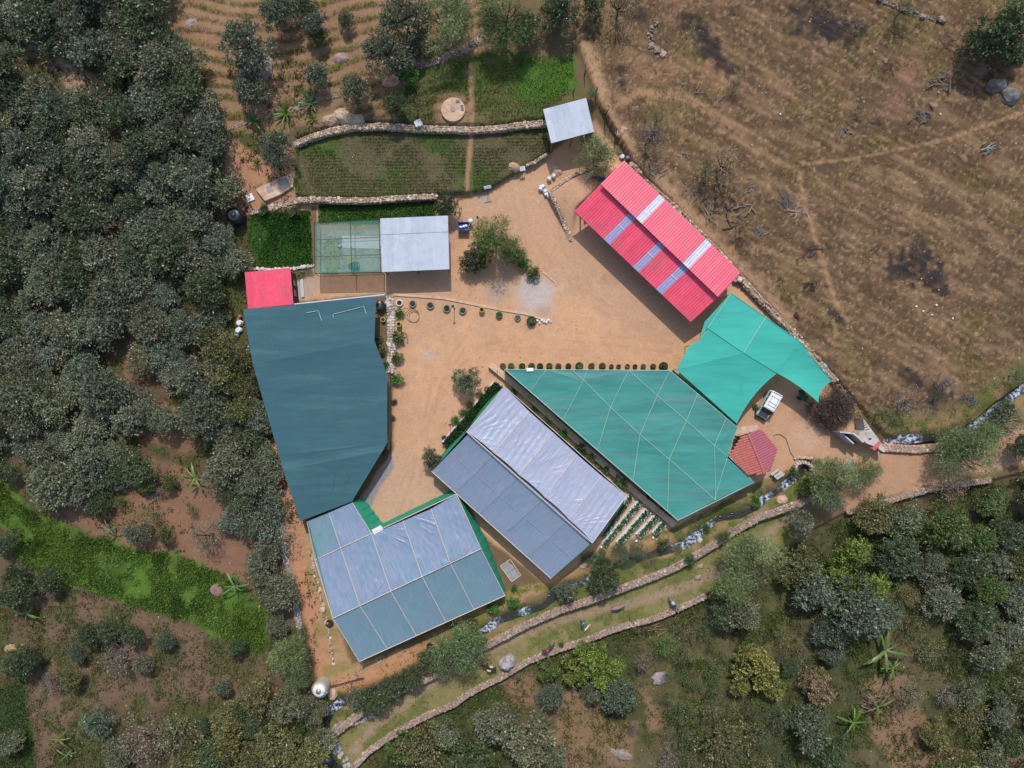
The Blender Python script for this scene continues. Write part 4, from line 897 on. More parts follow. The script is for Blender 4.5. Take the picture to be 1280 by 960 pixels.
def strip(pl, w, z, th, m, name, label, cat, par=None, follow=True, kind=None):
    pts = resample(pl, 8); vs = []; fs = []
    for i, (x, y) in enumerate(pts):
        a = pts[max(0, i-1)]; b = pts[min(len(pts)-1, i+1)]; d = Vector((b[0]-a[0], -(b[1]-a[1]), 0)).normalized(); nrm = Vector((-d.y, d.x, 0))
        zb = float(Zimg(np.array([x]), np.array([y]), False)[0]) if follow else 0; c = P(x, y, zb+z)
        ww = w*(1+.12*math.sin(i*1.3)*(1 if th < .1 else .2))
        for s_, zz in ((-1, 0), (1, 0), (1, -th), (-1, -th)): q = c+nrm*s_*ww/2; vs.append((q.x, q.y, q.z+zz))
    for i in range(len(pts)-1):
        for k in range(4): fs.append((i*4+k, i*4+(k+1) % 4, (i+1)*4+(k+1) % 4, (i+1)*4+k))
    fs += [(3, 2, 1, 0), tuple((len(pts)-1)*4+k for k in range(4))]
    mb = MB(); mb.add(vs, fs); return tag(mb.build(name, m, par), label, cat, None, kind)
strip([(613, 455.5), (640, 478), (680, 513), (720, 549), (760, 585), (800, 620), (843, 656)], .85, .75, .9, M_TANC, 'terrace_kerb', 'long beige concrete kerb wall between the pale greenhouse and teal net house', 'kerb wall')
strip([(491.5, 368), (520, 370), (554, 372.5), (582, 378), (601, 382), (629, 387.5), (657, 392), (690, 402)], .34, .14, .3, M_TANC, 'yard_kerb', 'thin worn concrete kerb behind the row of tyre planters', 'kerb')
strip([(485.5, 468), (486.5, 500), (486, 540), (484, 562)], .3, .9, 1.0, M_TIMBER, 'low_wall', 'narrow grey retaining wall along the east edge of slate-blue net', 'wall')
strip([(680, 236), (684, 242), (686, 247)], .2, .5, .6, M_WHITE, 'curb_board', 'short white board beside the stacked white sacks', 'board')
strip([(679, 340), (686, 346), (694, 353), (695, 357)], .2, .1, .2, M_TANC, 'edging', 'short stone edging curving off the clipped hedge', 'edging')

# ------------------------------------------------------------------ stream
def water(pl, name, label, w0):
    m, n, l, b = nmat(name+'_mat')
    g = n.new('ShaderNodeNewGeometry'); t = n.new('ShaderNodeTexNoise'); t.inputs['Scale'].default_value = 2.2; t.inputs['Detail'].default_value = 9; t.inputs['Roughness'].default_value = .72; l.new(g.outputs['Position'], t.inputs['Vector'])
    r = n.new('ShaderNodeMapRange'); r.inputs[1].default_value = .46; r.inputs[2].default_value = .62; l.new(t.outputs[0], r.inputs[0])
    mx = n.new('ShaderNodeMix'); mx.data_type = 'RGBA'; mx.inputs['A'].default_value = (*L3((52, 54, 46)), 1); mx.inputs['B'].default_value = (*L3((190, 202, 222)), 1)
    at = n.new('ShaderNodeAttribute'); at.attribute_name = 'Col'; mu = n.new('ShaderNodeMath'); mu.operation = 'MULTIPLY'; mu.use_clamp = True; l.new(r.outputs[0], mu.inputs[0]); l.new(at.outputs['Fac'], mu.inputs[1])
    l.new(mu.outputs[0], mx.inputs['Factor']); l.new(mx.outputs['Result'], b.inputs['Base Color']); b.inputs['Roughness'].default_value = .12
    t2 = n.new('ShaderNodeTexNoise'); t2.inputs['Scale'].default_value = 4; t2.inputs['Detail'].default_value = 6; l.new(g.outputs['Position'], t2.inputs['Vector']); bp = n.new('ShaderNodeBump'); bp.inputs['Distance'].default_value = .12; l.new(t2.outputs[0], bp.inputs['Height']); l.new(bp.outputs[0], b.inputs['Normal'])
    pts = resample(pl, 4); vs = []; cs = []; fs = []
    for i, (x, y) in enumerate(pts):
        a = pts[max(0, i-2)]; b2 = pts[min(len(pts)-1, i+2)]; d = Vector((b2[0]-a[0], -(b2[1]-a[1]), 0)).normalized(); nrm = Vector((-d.y, d.x, 0))
        z = float(Zimg(np.array([x]), np.array([y]), False)[0])+.34; c = P(x, y, z); ww = w0*(.55+.75*vn(np.array([x*1.0]), np.array([y*1.0]), 12, 3)[0])
        fo = max([0]+[max(0, 1-math.hypot(x-fx, y-fy)/fr) for fx, fy, fr in FOAM])
        for k in range(5): q = c+nrm*(k/4-.5)*ww; vs.append((q.x, q.y, q.z+.05*vn(np.array([q.x*3]), np.array([q.y*3]), 1, 2)[0])); cs.append((fo*2.2,)*3)
    for i in range(len(pts)-1):
        for k in range(4): fs.append((i*5+k, i*5+k+1, (i+1)*5+k+1, (i+1)*5+k))
    mb = MB(); mb.v = vs; mb.f = fs; mb.c = cs; tag(mb.build(name, m, None, True), label, None, None, 'structure')
FOAM = [(1115, 554, 26), (1140, 549, 14), (1222, 530, 16), (1240, 515, 16), (1272, 492, 18), (986, 604, 16), (955, 622, 14), (868, 672, 22), (850, 683, 14), (884, 656, 10), (612, 782, 18), (712, 733, 10), (655, 764, 8), (420, 884, 14), (408, 925, 8), (404, 950, 8), (735, 726, 10)]
water(STREAM, 'upper_stream', 'stream rushing white above the culvert', 1.25); water(STREAM2, 'lower_stream', 'narrow dark stream with white riffles below the culvert', 1.15)

# ------------------------------------------------------------------ gatehouse and culvert
def gate():
    t = thing('gatehouse', P(1080, 552, 0), 'pale concrete gatehouse wall with angled wings and red strip over the stream', 'gatehouse')
    def slab(pts, z0, z1, m, name='wall'):
        T = [P(x, y, z1) for x, y in pts]; c = MB(); n_ = len(T)
        c.add([q for q in T]+[(q.x, q.y, z0) for q in T], [tuple(range(n_))[::-1], tuple(range(n_, 2*n_))]+[(k, (k+1) % n_, n_+(k+1) % n_, n_+k) for k in range(n_)]); c.build(name, m, t)
    slab([(1079, 523.5), (1083, 528), (1090, 538), (1097, 547), (1101, 553), (1093, 558), (1083, 554), (1072, 546), (1075, 541), (1081, 538)], -.2, 2.4, M_CONC, 'roof_slab')
    slab([(1050, 539.3), (1068, 541), (1080, 552), (1079, 553.6), (1067, 542.8), (1050, 541)], -.2, 2.9, M_CONC)
    slab([(1051, 541), (1053, 541), (1068, 554), (1066.5, 555)], -.2, 2.3, M_ZINC, 'gate_leaf')
    slab([(1056, 542.5), (1066, 542.8), (1076, 551), (1070, 554)], -.2, .5, mat('rust_red_floor', (96, 52, 42), .9, .3, 2), 'threshold')
    slab([(1100, 552), (1102.5, 553.5), (1093, 563.5), (1090.5, 561)], 2.0, 2.75, mat('faded_red_paint', (206, 96, 92), .7, .2, 2), 'lintel')
    slab([(1098, 556), (1102, 555), (1107, 563), (1105, 565.5), (1098, 561)], -.3, 1.9, M_CONC, 'pier')
    mb = MB(); c = P(1087.5, 548.5, 2.42); mb.box((c.x, c.y, 2.44), (.35, .18, .1), .2); mb.build('vent', M_BLACK, t)
    mb = MB(); m2 = P(1078, 532, 2.46)
    for k in range(4): q = P(1074.5+k*1.8, 529+k*2.6, 2.48); mb.box((q.x+.5, q.y, 2.43), (.5, .07, .05), .3)
    mb.build('rust_grille', mat('rust', (96, 58, 46), .9, .3, 4), t)
    # second leaf across the road, half under the feathery tree
    mb = MB(); a, b = P(1060, 588, 1.6), P(1069, 576, 1.6); g = MB(); d = (b-a)
    g.box(((a.x+b.x)/2, (a.y+b.y)/2, .85), (d.length, .12, 1.7), math.atan2(d.y, d.x)); tag(g.build('gate_leaf', M_ZINC, None), 'pale metal gate leaf half hidden under the feathery tree', 'gate')
    c = thing('culvert', P(1006, 583, 0), 'arched stone culvert mouth where the stream reappears below the yard', 'culvert')
    mb = MB()
    for k in range(11):
        a = PI*(k/10)*1.15-.2; x, y = 1003+9*math.cos(a), 585-7*math.sin(a)
        g_ = float(Zimg(np.array([x]), np.array([y-3]), False)[0]); q = P(x, y, g_+.3); mb.rock((q.x, q.y, .25), (.62, .5, .7), a, cjit(L3((190, 176, 164)), .1), .12)
    for k in range(9):
        q = P(994+k*2.6, 572+random.uniform(-1.5, 1.5), .1); mb.rock((q.x, q.y, .12), (.5, .4, .4), k, cjit(L3((196, 172, 150)), .12))
    o = mb.build('stones', M_STONE, c); o['kind'] = 'stuff'
    mb = MB(); q = P(1006, 581, 0.15); mb.box((q.x+.2, q.y+.1, .16), (1.5, .5, .16), -.3); mb.build('lintel', M_BLACK, c)
gate()

# ------------------------------------------------------------------ yard furniture
def tank(px, py, r, h, m, label, top=None):
    b = G(px, py); t = thing('water_tank', b, label, 'water tank')
    mb = MB(); prof = [(r*.96, 0), (r, .08)]
    for k in range(1, 7): prof += [(r*1.0, h*.8*k/7), (r*.975, h*.8*k/7+.05), (r, h*.8*k/7+.1)]
    mb.lathe(prof+[(r, h*.82), (r*.93, h*.88)], tuple(b), 28); mb.build('body', m, t, True)
    mb = MB(); mb.lathe([(r*.93, h*.88), (r*.6, h*.95), (r*.3, h*.99), (r*.28, h*.985)], tuple(b), 28); mb.build('dome', top or m, t, True)
    mb = MB(); mb.lathe([(r*.32, h*.98), (r*.32, h*1.03), (0, h*1.04)], tuple(b), 20); mb.build('lid', M_STEEL if top else m, t, True)
    return t, b
tank(299, 273, 1.12, 2.1, M_BLACK, 'round black plastic water tank at the edge of the forest')
M_TW = mat('tank_white', (226, 222, 214), .5, .08, 2); M_TG = mat('tank_beige', (176, 168, 154), .6, .12, 2)
t, b = tank(404, 855, 1.12, 2.4, M_TG, 'tall pale water tank with white domed top beside the stream', M_TW)
mb = MB(); mb.tube([b+Vector((.2, -.1, 2.35)), b+Vector((1.2, -.25, 2.25)), b+Vector((1.25, -.3, .2))], .035, 6); mb.build('outlet_pipe', M_STEEL, t)
# pipe run from the tank
def pipe(pts, z, r, m, label, name='pipe', cat='pipe'):
    q = []
    for x, y in resample(pts, 5): g = G(x, y, False); q.append(g+Vector((0, 0, z)))
    mb = MB(); mb.tube(q, r, 6); return tag(mb.build(name, m), label, cat)
pipe([(412, 857), (425, 854), (440, 850), (455, 846)], .35, .07, M_BLACK, 'dark pipe running east from the white domed tank')
pipe([(444, 838), (446, 846), (453, 846.5)], .15, .05, M_STEEL, 'short bent pale pipe beside the ladder foot')
pipe([(438, 851), (439, 858)], .2, .05, M_STEEL, 'short pipe branching off toward the stream')
def disc(px, py, r, h, m, label, name, cat): 
    b = G(px, py); t = thing(name, b, label, cat); mb = MB(); mb.lathe([(r, -.2), (r, h), (r*.97, h+.02), (0, h+.05)], tuple(b), 36); mb.build('lid', m, t); return t, b
t, b = disc(566.5, 138, 1.62, .35, M_TANC, 'round pinkish concrete cistern with two dark openings among the upper fields', 'cistern', 'cistern')
mb = MB(); mb.lathe([(.34, .38), (.34, .46), (0, .46)], tuple(b), 18); mb.build('hatch', M_GREYC, t)
for dx, dy, w, h in ((.65, 1.05, .5, .4), (1.25, .2, .38, .75)): mb = MB(); mb.box((b.x+dx, b.y+dy, b.z+.42), (w, h, .06), .1); mb.build('opening', M_BLACK, t)
# slab with two grates
def polyslab(pts, h, m, name, label, cat, z=None, par=None, th=.25):
    b = G(*pts[0]) if z is None else Vector((0, 0, z)); T = [P(x, y, b.z+h) for x, y in pts]; n_ = len(T); c = MB()
    c.add([q for q in T]+[(q.x, q.y, q.z-th) for q in T], [tuple(range(n_))[::-1], tuple(range(n_, 2*n_))]+[(k, (k+1) % n_, n_+(k+1) % n_, n_+k) for k in range(n_)])
    o = c.build(name, m, par)
    return tag(o, label, cat) if par is None else o
zb = float(Zimg(np.array([340]), np.array([235]))[0])
t = thing('septic_slab', P(343, 236, zb), 'long rounded cream concrete slab with two grey grates west of the upper field', 'slab')
polyslab([(320, 237), (335, 229), (355, 220), (362, 217), (367, 224), (366, 233), (350, 243), (331, 251)], .25, M_TANC, 'slab', None, None, zb+.1, t, .5)
for q in ([(332, 234), (339, 232), (342, 239), (335, 241)], [(352, 224), (358, 222), (362, 231), (355, 232)], [(344, 225), (349, 223), (354, 231), (350, 232)]): polyslab(q, .28, M_GREYC, 'grate', None, None, zb+.1, t, .05)
polyslab([(306.5, 244), (314.5, 241), (318.5, 249), (310, 252.5)], .2, M_WHITE, 'square_cover', 'square whitish concrete cover between black tank and cream slab', 'cover')
polyslab([(517, 152), (525, 147.5), (529, 156), (520, 158.5)], .5, M_WHITE, 'valve_box', 'small white lidded box on the terrace wall left of the cistern', 'box', th=.6)
# window frame lying on the ground
t = thing('wire_frame', G(636, 711), 'rectangular white framed mesh panel lying on soil between both greenhouses', 'mesh panel')
fr = [(625.3, 708), (637.5, 699.3), (651, 719), (639.5, 727.5)]; zf_ = G(636, 711).z+.12
for k in range(4): mb = MB(); mb.tube([P(*fr[k], zf_), P(*fr[(k+1) % 4], zf_)], .06, 4); mb.build('rail', M_LATH, t)
mb = MB(); mb.tube([P(*lerp2(fr[0], fr[3], .5), zf_), P(*lerp2(fr[1], fr[2], .5), zf_)], .035, 4); mb.build('rail', M_GREYC, t)
polyslab(fr, .0, M_GREYC, 'mesh', None, None, zf_-.05, t, .03)
# bench boards by the kiosk
t = thing('picnic_bench', G(972, 593), 'small slatted whitish bench table south-east of the tiled kiosk', 'bench')
for k in range(3):
    c = P(967.5+k*3.3, 591.5+k*2.6-1.2, .75); mb = MB(); mb.box((c.x+.2, c.y, .55 if k != 1 else .75), (1.25, .36, .06), .62); mb.build('plank', M_CONC, t)
for k in (-1, 1): c = P(971, 593, .4); mb = MB(); mb.box((c.x+.45*k*.8, c.y+.45*k*.6, .27), (.1, 1.0, .54), .62); mb.build('leg', M_TIMBER, t)
# ladder
t = thing('ladder', G(452, 832), 'short pale ladder leaning at the south corner of the lower greenhouse', 'ladder')
for dx in (-1.6, 1.6): mb = MB(); mb.tube([G(452+dx, 837), P(452+dx*.9, 827.5, 1.6)], .035, 5); mb.build('stile', M_LATH, t)
for k in range(5): mb = MB(); a = G(450.4, 837).lerp(P(450.5, 827.5, 1.6), (k+.5)/5); c = G(453.6, 837).lerp(P(453.5, 827.5, 1.6), (k+.5)/5); mb.tube([a, c], .03, 5); mb.build('rung', M_LATH, t)
# fence posts on the slope, lamp posts and signs
def stick(px, py, h, label, cat='fence post', name='fence_post', m=M_DARKWOOD, r=.07, lean=0):
    g = G(px, py); mb = MB(); mb.tube([g-Vector((0, 0, .2)), g+Vector((lean*.5, 0, h*.5)), g+Vector((lean, 0, h))], r, 6, r2=r*.7); return tag(mb.build(name, m), label, cat, 'posts of the slope fence' if name == 'fence_post' else None)
for (x, y, h), lb in zip(((715, 66, 1.9), (730.5, 95, 1.8), (745, 115, 1.5), (757, 143, 1.8), (716, 116, 1.3), (769, 52, 1.2), (770.5, 165, 1.4), (699.5, 38, 1.4), (806, 152, .8)), ('tall dark fence post above the bright corner of the top field', 'dark fence post uphill of the small shrub by the zinc shed', 'dark fence post touching the small shrub north of zinc shed', 'crooked dark fence post just east of the small zinc shed', 'short dark stake at the corner of the bright green patch', 'thin leaning stake on the bare slope right of fence line', 'dark stake standing against the flat grey boulder', 'stake beneath the banana plant on the top slope', 'low stump among the bare shrubs uphill of the barn')):
    stick(x, y, h, lb, r=.09, lean=random.uniform(-.15, .15))
def lamp(px, py, h, label, panel=(.5, .5), pm=M_WHITE, tilt=.3, cat='lamp post', name='lamp_post'):
    g = G(px, py); t = thing(name, g, label, cat); mb = MB(); mb.tube([g-Vector((0, 0, .2)), g+Vector((0, 0, h))], .05, 7); mb.build('pole', M_DARKWOOD, t)
    if panel: mb = MB(); mb.box((g.x, g.y, g.z+h+.04), (panel[0], panel[1], .07), .2, tilt=tilt); mb.build('head', pm, t)
    mb = MB(); mb.lathe([(.16, 0), (.12, .1), (0, .12)], tuple(g), 10); mb.build('foot', M_GREYC, t)
lamp(568, 385.5, 2.6, 'thin lamp post between the fourth and fifth tyre planters', (.35, .35), M_DARKWOOD)
lamp(598, 277, 2.4, 'thin post beside the blue cart, left of the feathery yard tree', (.3, .3), M_DARKWOOD)
lamp(653, 214.5, 1.3, 'small sign post with white panel beside boulder at field corner', (.75, .6), M_WHITE, .5, 'sign post', 'sign_post')
lamp(610, 239, 1.9, 'post with long tilted white panel at the lower field edge', (1.0, .4), M_WHITE, .7, 'sign post', 'sign_post')
lamp(563.5, 530, 2.2, 'rusty thin post left of the white edged hedge bed', (.2, .2), M_DARKWOOD)
for k, (x, y) in enumerate([(621.5, 463), (641, 480.5), (661, 497), (681, 513.5), (695, 526), (724.5, 552), (745, 571), (771, 594)]):
    g = P(x, y, .75); mb = MB(); mb.tube([g, g+Vector((0, 0, .65))], .05, 5); tag(mb.build('kerb_post', M_DARKWOOD), ['first', 'second', 'third', 'fourth', 'fifth', 'sixth', 'seventh', 'eighth'][k]+' short dark post on the long kerb wall, counted from the yard', 'post', 'posts along the kerb wall')
# blue tub cart
def cart():
    g = G(580, 285); t = thing('tub_cart', g, 'blue tub of white sacks on legs east of the zinc roofed shed', 'cart')
    mb = MB(); w, l, z = .75, .55, .75
    for (cx, cy, dx, dy) in ((0, -l, 1.5, .06), (0, l, 1.5, .06), (-w, 0, .06, 1.1), (w, 0, .06, 1.1)): mb.box((g.x+cx, g.y+cy, g.z+z+.22), (dx, dy, .45))
    mb.box((g.x, g.y, g.z+z), (1.5, 1.1, .05)); mb.build('tub', M_BLUE, t)
    for i in range(3): mb = MB(); mb.rock((g.x-.35+i*.36, g.y-.1+.1*i, g.z+z+.2), (.5, .42, .3), i); mb.build('sack', M_WPLAS, t)
    for dx in (-.65, .65):
        for dy in (-.45, .45): mb = MB(); mb.tube([(g.x+dx, g.y+dy, g.z), (g.x+dx, g.y+dy, g.z+z)], .05, 6); mb.build('leg', M_BLUE, t)
    g2 = G(588.5, 278.5); mb = MB(); mb.rock((g2.x, g2.y, g2.z+.9), (.85, .7, .5), .4); t2 = thing('bin', g2, 'post bin topped with a puffed white bag beside blue tub', 'bin'); mb.build('bag', M_WPLAS, t2, True)
    mb = MB(); mb.tube([g2, g2+Vector((0, 0, .8))], .12, 8); mb.build('stand', M_DARKWOOD, t2)
cart()
def pile(name, px, py, items, label, cat, z=0):
    """a heap of a few lumpy sacks, each sack a part"""
    g = G(px, py); t = thing(name, g, label, cat)
    for (dx, dy, dz, sx, sy, sz, m, nm) in items:
        mb = MB(); mb.rock((g.x+dx, g.y+dy, g.z+dz+z), (sx, sy, sz), random.random()*3, jit=.12); mb.build(nm, m, t, False)
pile('sack_stack', 677.5, 237, [(-.2, .1, .35, .9, .7, .7, M_WPLAS, 'sack'), (.4, -.3, .35, .8, .7, .7, M_WPLAS, 'sack'), (.15, .35, .4, .7, .6, .7, M_WPLAS, 'sack'), (.5, -.7, .3, .7, .6, .6, M_WPLAS, 'sack')], 'stack of white sacks at the upper end of the curving retaining wall', 'sacks')
pile('white_drum', 686.5, 224.5, [(0, 0, .35, .75, .7, .8, M_WHITE, 'drum_body'), (0, 0, .62, .5, .5, .3, M_WPLAS, 'drum_top')], 'left of the two white drums above the stacked sacks', 'drum')
pile('white_drum', 692, 221, [(0, 0, .35, .75, .65, .8, M_WHITE, 'drum_body'), (0, 0, .62, .5, .5, .3, M_WPLAS, 'drum_top')], 'right of the two white drums above the stacked sacks', 'drum')
pile('red_tarp_heap', 742, 222, [(0, 0, .2, .9, .7, .5, mat('dull_red_cloth', (150, 40, 50), .8, .3, 4), 'cloth'), (-.5, .1, .1, .5, .4, .3, M_WPLAS, 'cloth')], 'crumpled red cloth by the west corner of the big barn', 'cloth')
pile('blue_drum', 749, 224.5, [(0, 0, .4, .75, .75, .9, M_BLUE, 'drum_body'), (.5, .1, .3, .6, .6, .6, M_BLUE, 'drum_top')], 'blue plastic drum tucked under the west corner of the big barn', 'drum')
pile('tarp_heap', 782, 199, [(-.5, .3, .2, .8, .8, .5, M_WPLAS, 'sheet'), (.3, .1, .3, .8, .7, .5, mat('grey_blue_cloth', (120, 134, 170), .8, .2, 4), 'sheet'), (-1, .9, .2, 1.2, .4, .3, M_NETC, 'sheet')], 'heap of white and greyish blue sheeting at the north tip of barn', 'sheeting')
pile('sack_heap', 300.5, 404, [(0, 0, .3, 1.2, 1.0, .7, M_WPLAS, 'sack'), (-.1, -1.0, .3, 1.1, .9, .6, M_WPLAS, 'sack'), (-.4, -1.7, .3, .8, .7, .6, mat('pale_blue_sack', (120, 160, 210), .6, .2, 4), 'sack'), (.1, .9, .4, .6, .5, .5, mat('brown_crate', (150, 120, 100), .8, .2, 4), 'crate'), (-.2, .5, .2, .7, .5, .4, mat('pink_cloth', (190, 90, 100), .8, .2, 4), 'sack')], 'jumbled white and blue sacks against the west side of slate-blue net', 'sacks')
pile('sack_heap', 311.5, 436, [(0, 0, .3, .6, .9, .6, M_WPLAS, 'sack'), (.1, -.8, .3, .6, .8, .6, M_WPLAS, 'sack'), (-.6, .2, .2, .7, .5, .4, mat('turquoise_sack', (90, 170, 180), .6, .2, 4), 'sack')], 'smaller heap of white sacks under the dark green roadside trees', 'sacks')
pile('black_drums', 909, 349, [(0, 0, .5, .7, .7, .9, M_BLACK, 'drum'), (.6, .6, .5, .7, .7, .9, M_RUBBER, 'drum'), (.9, -.3, .4, .7, .7, .8, M_GREYC, 'drum'), (-.5, -.9, .4, .8, .6, .7, mat('petrol_blue', (50, 90, 100), .6, .2, 4), 'drum')], 'cluster of dark drums between the barn corner and awning', 'drums')
pile('tarp_heap', 1031, 457.5, [(0, 0, .2, .7, .5, .4, mat('turquoise_sheet', (120, 200, 205), .6, .2, 4), 'sheet'), (1.0, -.1, .1, 1.1, .7, .2, mat('grey_sheet', (165, 160, 165), .7, .3, 5), 'sheet')], 'turquoise and grey sheet scraps beside the eastern awning tip', 'sheeting')
pile('black_drum', 477, 383, [(0, 0, .6, 1.4, 1.6, 1.3, M_BLACK, 'drum_body'), (0, .2, 1.25, .5, .9, .2, M_STEEL, 'drum_top')], 'dark drum with steel top squeezed between slate-blue net and rubble wall', 'drum')
pile('stone_border', 674, 402, [(k*.32-.6, .22*math.sin(k*2.4), .15, .4, .35, .35, M_WHITE, 'stone') for k in range(7)], 'little heap of white painted stones at the end of planter row', 'stones')
pile('crate_stack', 477.5, 562.5, [(0, 0, 1.2, .7, .6, .7, mat('pink_crate', (190, 150, 160), .7, .2, 4), 'crate'), (.5, -.3, .5, .9, .6, .9, M_DARKWOOD, 'crate')], 'pinkish crate perched at the bend of slate-blue net edge', 'crate')
# hose coil
t = MB()
for k in range(3):
    pts = [G(515.5, 394.5)+Vector((math.cos(a)*(.95-.12*k)+.12*k, math.sin(a)*(.95-.1*k)-.1*k, .04+.03*k)) for a in np.linspace(0, 2*PI, 28)]; t.tube(pts, .03, 5)
t.tube([G(504, 385.5)+Vector((0, 0, .04)), G(512, 385.5)+Vector((0, 0, .04))], .03, 5)
tag(t.build('hose_coil', mat('olive_hose', (122, 116, 84), .6, .2, 4)), 'loose coil of olive garden hose below the first two planters', 'hose')
pipe([(966, 545), (970, 543), (976, 543.5), (982, 548), (985, 556), (988, 566), (994, 574)], .05, .035, M_BLACK, 'thin dark hose curving across the dirt from kiosk to culvert', 'hose', 'hose')

# ------------------------------------------------------------------ plants: meshes
def leaves(C, D, L, Wd, col, rs, up=None):
    """one folded diamond per leaf: C base points, D directions"""
    n = len(C); D = D/np.linalg.norm(D, axis=1, keepdims=True)
    r = rs.normal(size=(n, 3)); S = np.cross(D, r); S /= np.linalg.norm(S, axis=1, keepdims=True)+1e-9
    Ln = (L*rs.uniform(.7, 1.3, n))[:, None]; Wn = (Wd*rs.uniform(.7, 1.3, n))[:, None]
    N = np.cross(S, D); mid = C+D*Ln*.5
    V = np.stack([C, mid+S*Wn*.5+N*Ln*.06, C+D*Ln, mid-S*Wn*.5+N*Ln*.06], 1).reshape(-1, 3)
    F = np.arange(4*n).reshape(n, 4); Cc = np.repeat(col, 4, 0); return V, F, Cc
def crown_mesh(name, rx, rz, z0, lobes, per, L, Wd, seed, droop=0.0, var=.35, clump=14, spread=.3, flat=.75):
    """crown radius 1-ish: lobes of leaf clumps; gaps between lobes"""
    rs = np.random.RandomState(seed); Cs = []; Ds = []; cols = []
    for i in range(lobes):
        a = rs.uniform(0, 2*PI); q = math.sqrt(rs.uniform(0, 1)); lr = rx*rs.uniform(.28, .46); x, y = q*(rx-lr*.8)*math.cos(a), q*(rx-lr*.8)*math.sin(a)
        z = z0+rz*(1-.75*q*q)*rs.uniform(.6, 1.0)-lr*.3; lb = rs.uniform(1-var*.6, 1+var*.6)
        for j in range(per):
            d = rs.normal(size=3); d[2] = abs(d[2])*1.1-.25; d /= np.linalg.norm(d); rr = lr*rs.uniform(.7, 1.05); c = np.array([x, y, z])+d*rr*np.array([1, 1, flat])
            cb = lb*rs.uniform(1-var*.5, 1+var*.5)
            k = clump; dd = d*0.8+rs.normal(size=(k, 3))*.75; dd[:, 2] += .25-droop
            Cs.append(c+rs.normal(size=(k, 3))*spread*np.array([1, 1, .6])); Ds.append(dd); cols.append((cb*rs.uniform(.8, 1.25, k))[:, None]*np.array([1, 1, 1]))
    C = np.concatenate(Cs); D = np.concatenate(Ds); col = np.concatenate(cols)
    V, F, Cc = leaves(C, D, L, Wd, col, rs); return npmesh(name, V, F, M_LEAF, Cc)
def trunk_mesh(name, h, r, spread, seed, n=5):
    rd = random.Random(seed); mb = MB(); top = Vector((rd.uniform(-.15, .15), rd.uniform(-.15, .15), h*.45)); mb.tube([(0, 0, -.4), top*.5, top], r, 8, r2=r*.75)
    for k in range(n):
        a = 2*PI*k/n+rd.uniform(-.4, .4); e = Vector((math.cos(a)*spread*rd.uniform(.5, .9), math.sin(a)*spread*rd.uniform(.5, .9), h*rd.uniform(.75, 1.0)))
        m1 = top.lerp(e, .5)+Vector((0, 0, -.15*h*.3)); mb.tube([top-Vector((0, 0, .1)), m1, e], r*.55, 6, r2=r*.15)
        for q in range(2): e2 = e+Vector((rd.uniform(-1, 1), rd.uniform(-1, 1), rd.uniform(.1, .5)))*spread*.3; mb.tube([m1, m1.lerp(e2, .5)+Vector((0, 0, .1)), e2], r*.25, 5, r2=r*.08)
    return mb.mesh(name, M_BARK, True)
# unit crowns have radius 1 m footprint 2.5 m; scaled per tree
KIND = {}
def reg(k, crowns, trunks, base): KIND[k] = (crowns, trunks, base)
reg('B', [crown_mesh('crown', 2.5, 2.6, 1.6, 16, 17, .28, .13, 100+i, .0, .32, 15, .16) for i in range(6)], [trunk_mesh('trunk', 4.0, .17, 1.6, 50+i) for i in range(3)], 2.5)
reg('F', [crown_mesh('crown', 2.5, 3.0, 1.6, 15, 26, .30, .045, 200+i, .5, .4, 16, .24) for i in range(4)], [trunk_mesh('trunk', 4.2, .15, 1.7, 60+i, 6) for i in range(2)], 2.5)
reg('L', [crown_mesh('crown', 2.5, 2.4, 1.4, 14, 15, .24, .17, 300+i, -.2, .45, 14, .14) for i in range(3)], [trunk_mesh('trunk', 3.6, .15, 1.6, 70+i) for i in range(2)], 2.5)
reg('S', [crown_mesh('crown', 1.0, .9, .15, 7, 9, .24, .10, 400+i, .0, .4, 12, .12) for i in range(4)], [trunk_mesh('trunk', .9, .05, .6, 80+i, 4) for i in range(2)], 1.0)
reg('T', [crown_mesh('crown', 2.5, 2.2, 1.5, 14, 9, .22, .10, 500+i, .1, .4, 8, .22) for i in range(4)], [trunk_mesh('trunk', 3.8, .15, 1.9, 90+i, 8) for i in range(2)], 2.5)
reg('D', [crown_mesh('crown', 2.5, 2.2, .3, 22, 46, .34, .035, 600, -.1, .25, 20, .28)], [trunk_mesh('trunk', 3.0, .13, 1.9, 99, 9)], 2.5)
def lc(c, k=1.0): return tuple(float(v)*k for v in lin(c))
PAL = {'grey': lc((108, 114, 92)), 'dark': lc((80, 94, 66)), 'blue': lc((98, 111, 92)), 'olive': lc((106, 108, 70)), 'green': lc((86, 106, 58)), 'feather': lc((108, 126, 82)), 'yellow': lc((122, 126, 68)), 'lime': lc((110, 128, 60)), 'brown': lc((136, 122, 98)), 'ash': lc((120, 112, 106)), 'fresh': lc((82, 126, 58)), 'dead': lc((84, 72, 68))}
WORDS = {'grey': 'grey-green', 'dark': 'dark green', 'blue': 'blue-green', 'olive': 'olive green', 'green': 'mid green', 'feather': 'soft green', 'yellow': 'yellow-green', 'lime': 'lime green', 'brown': 'brownish', 'ash': 'ashy bare', 'fresh': 'fresh green', 'dead': 'purplish brown'}
USED = set()
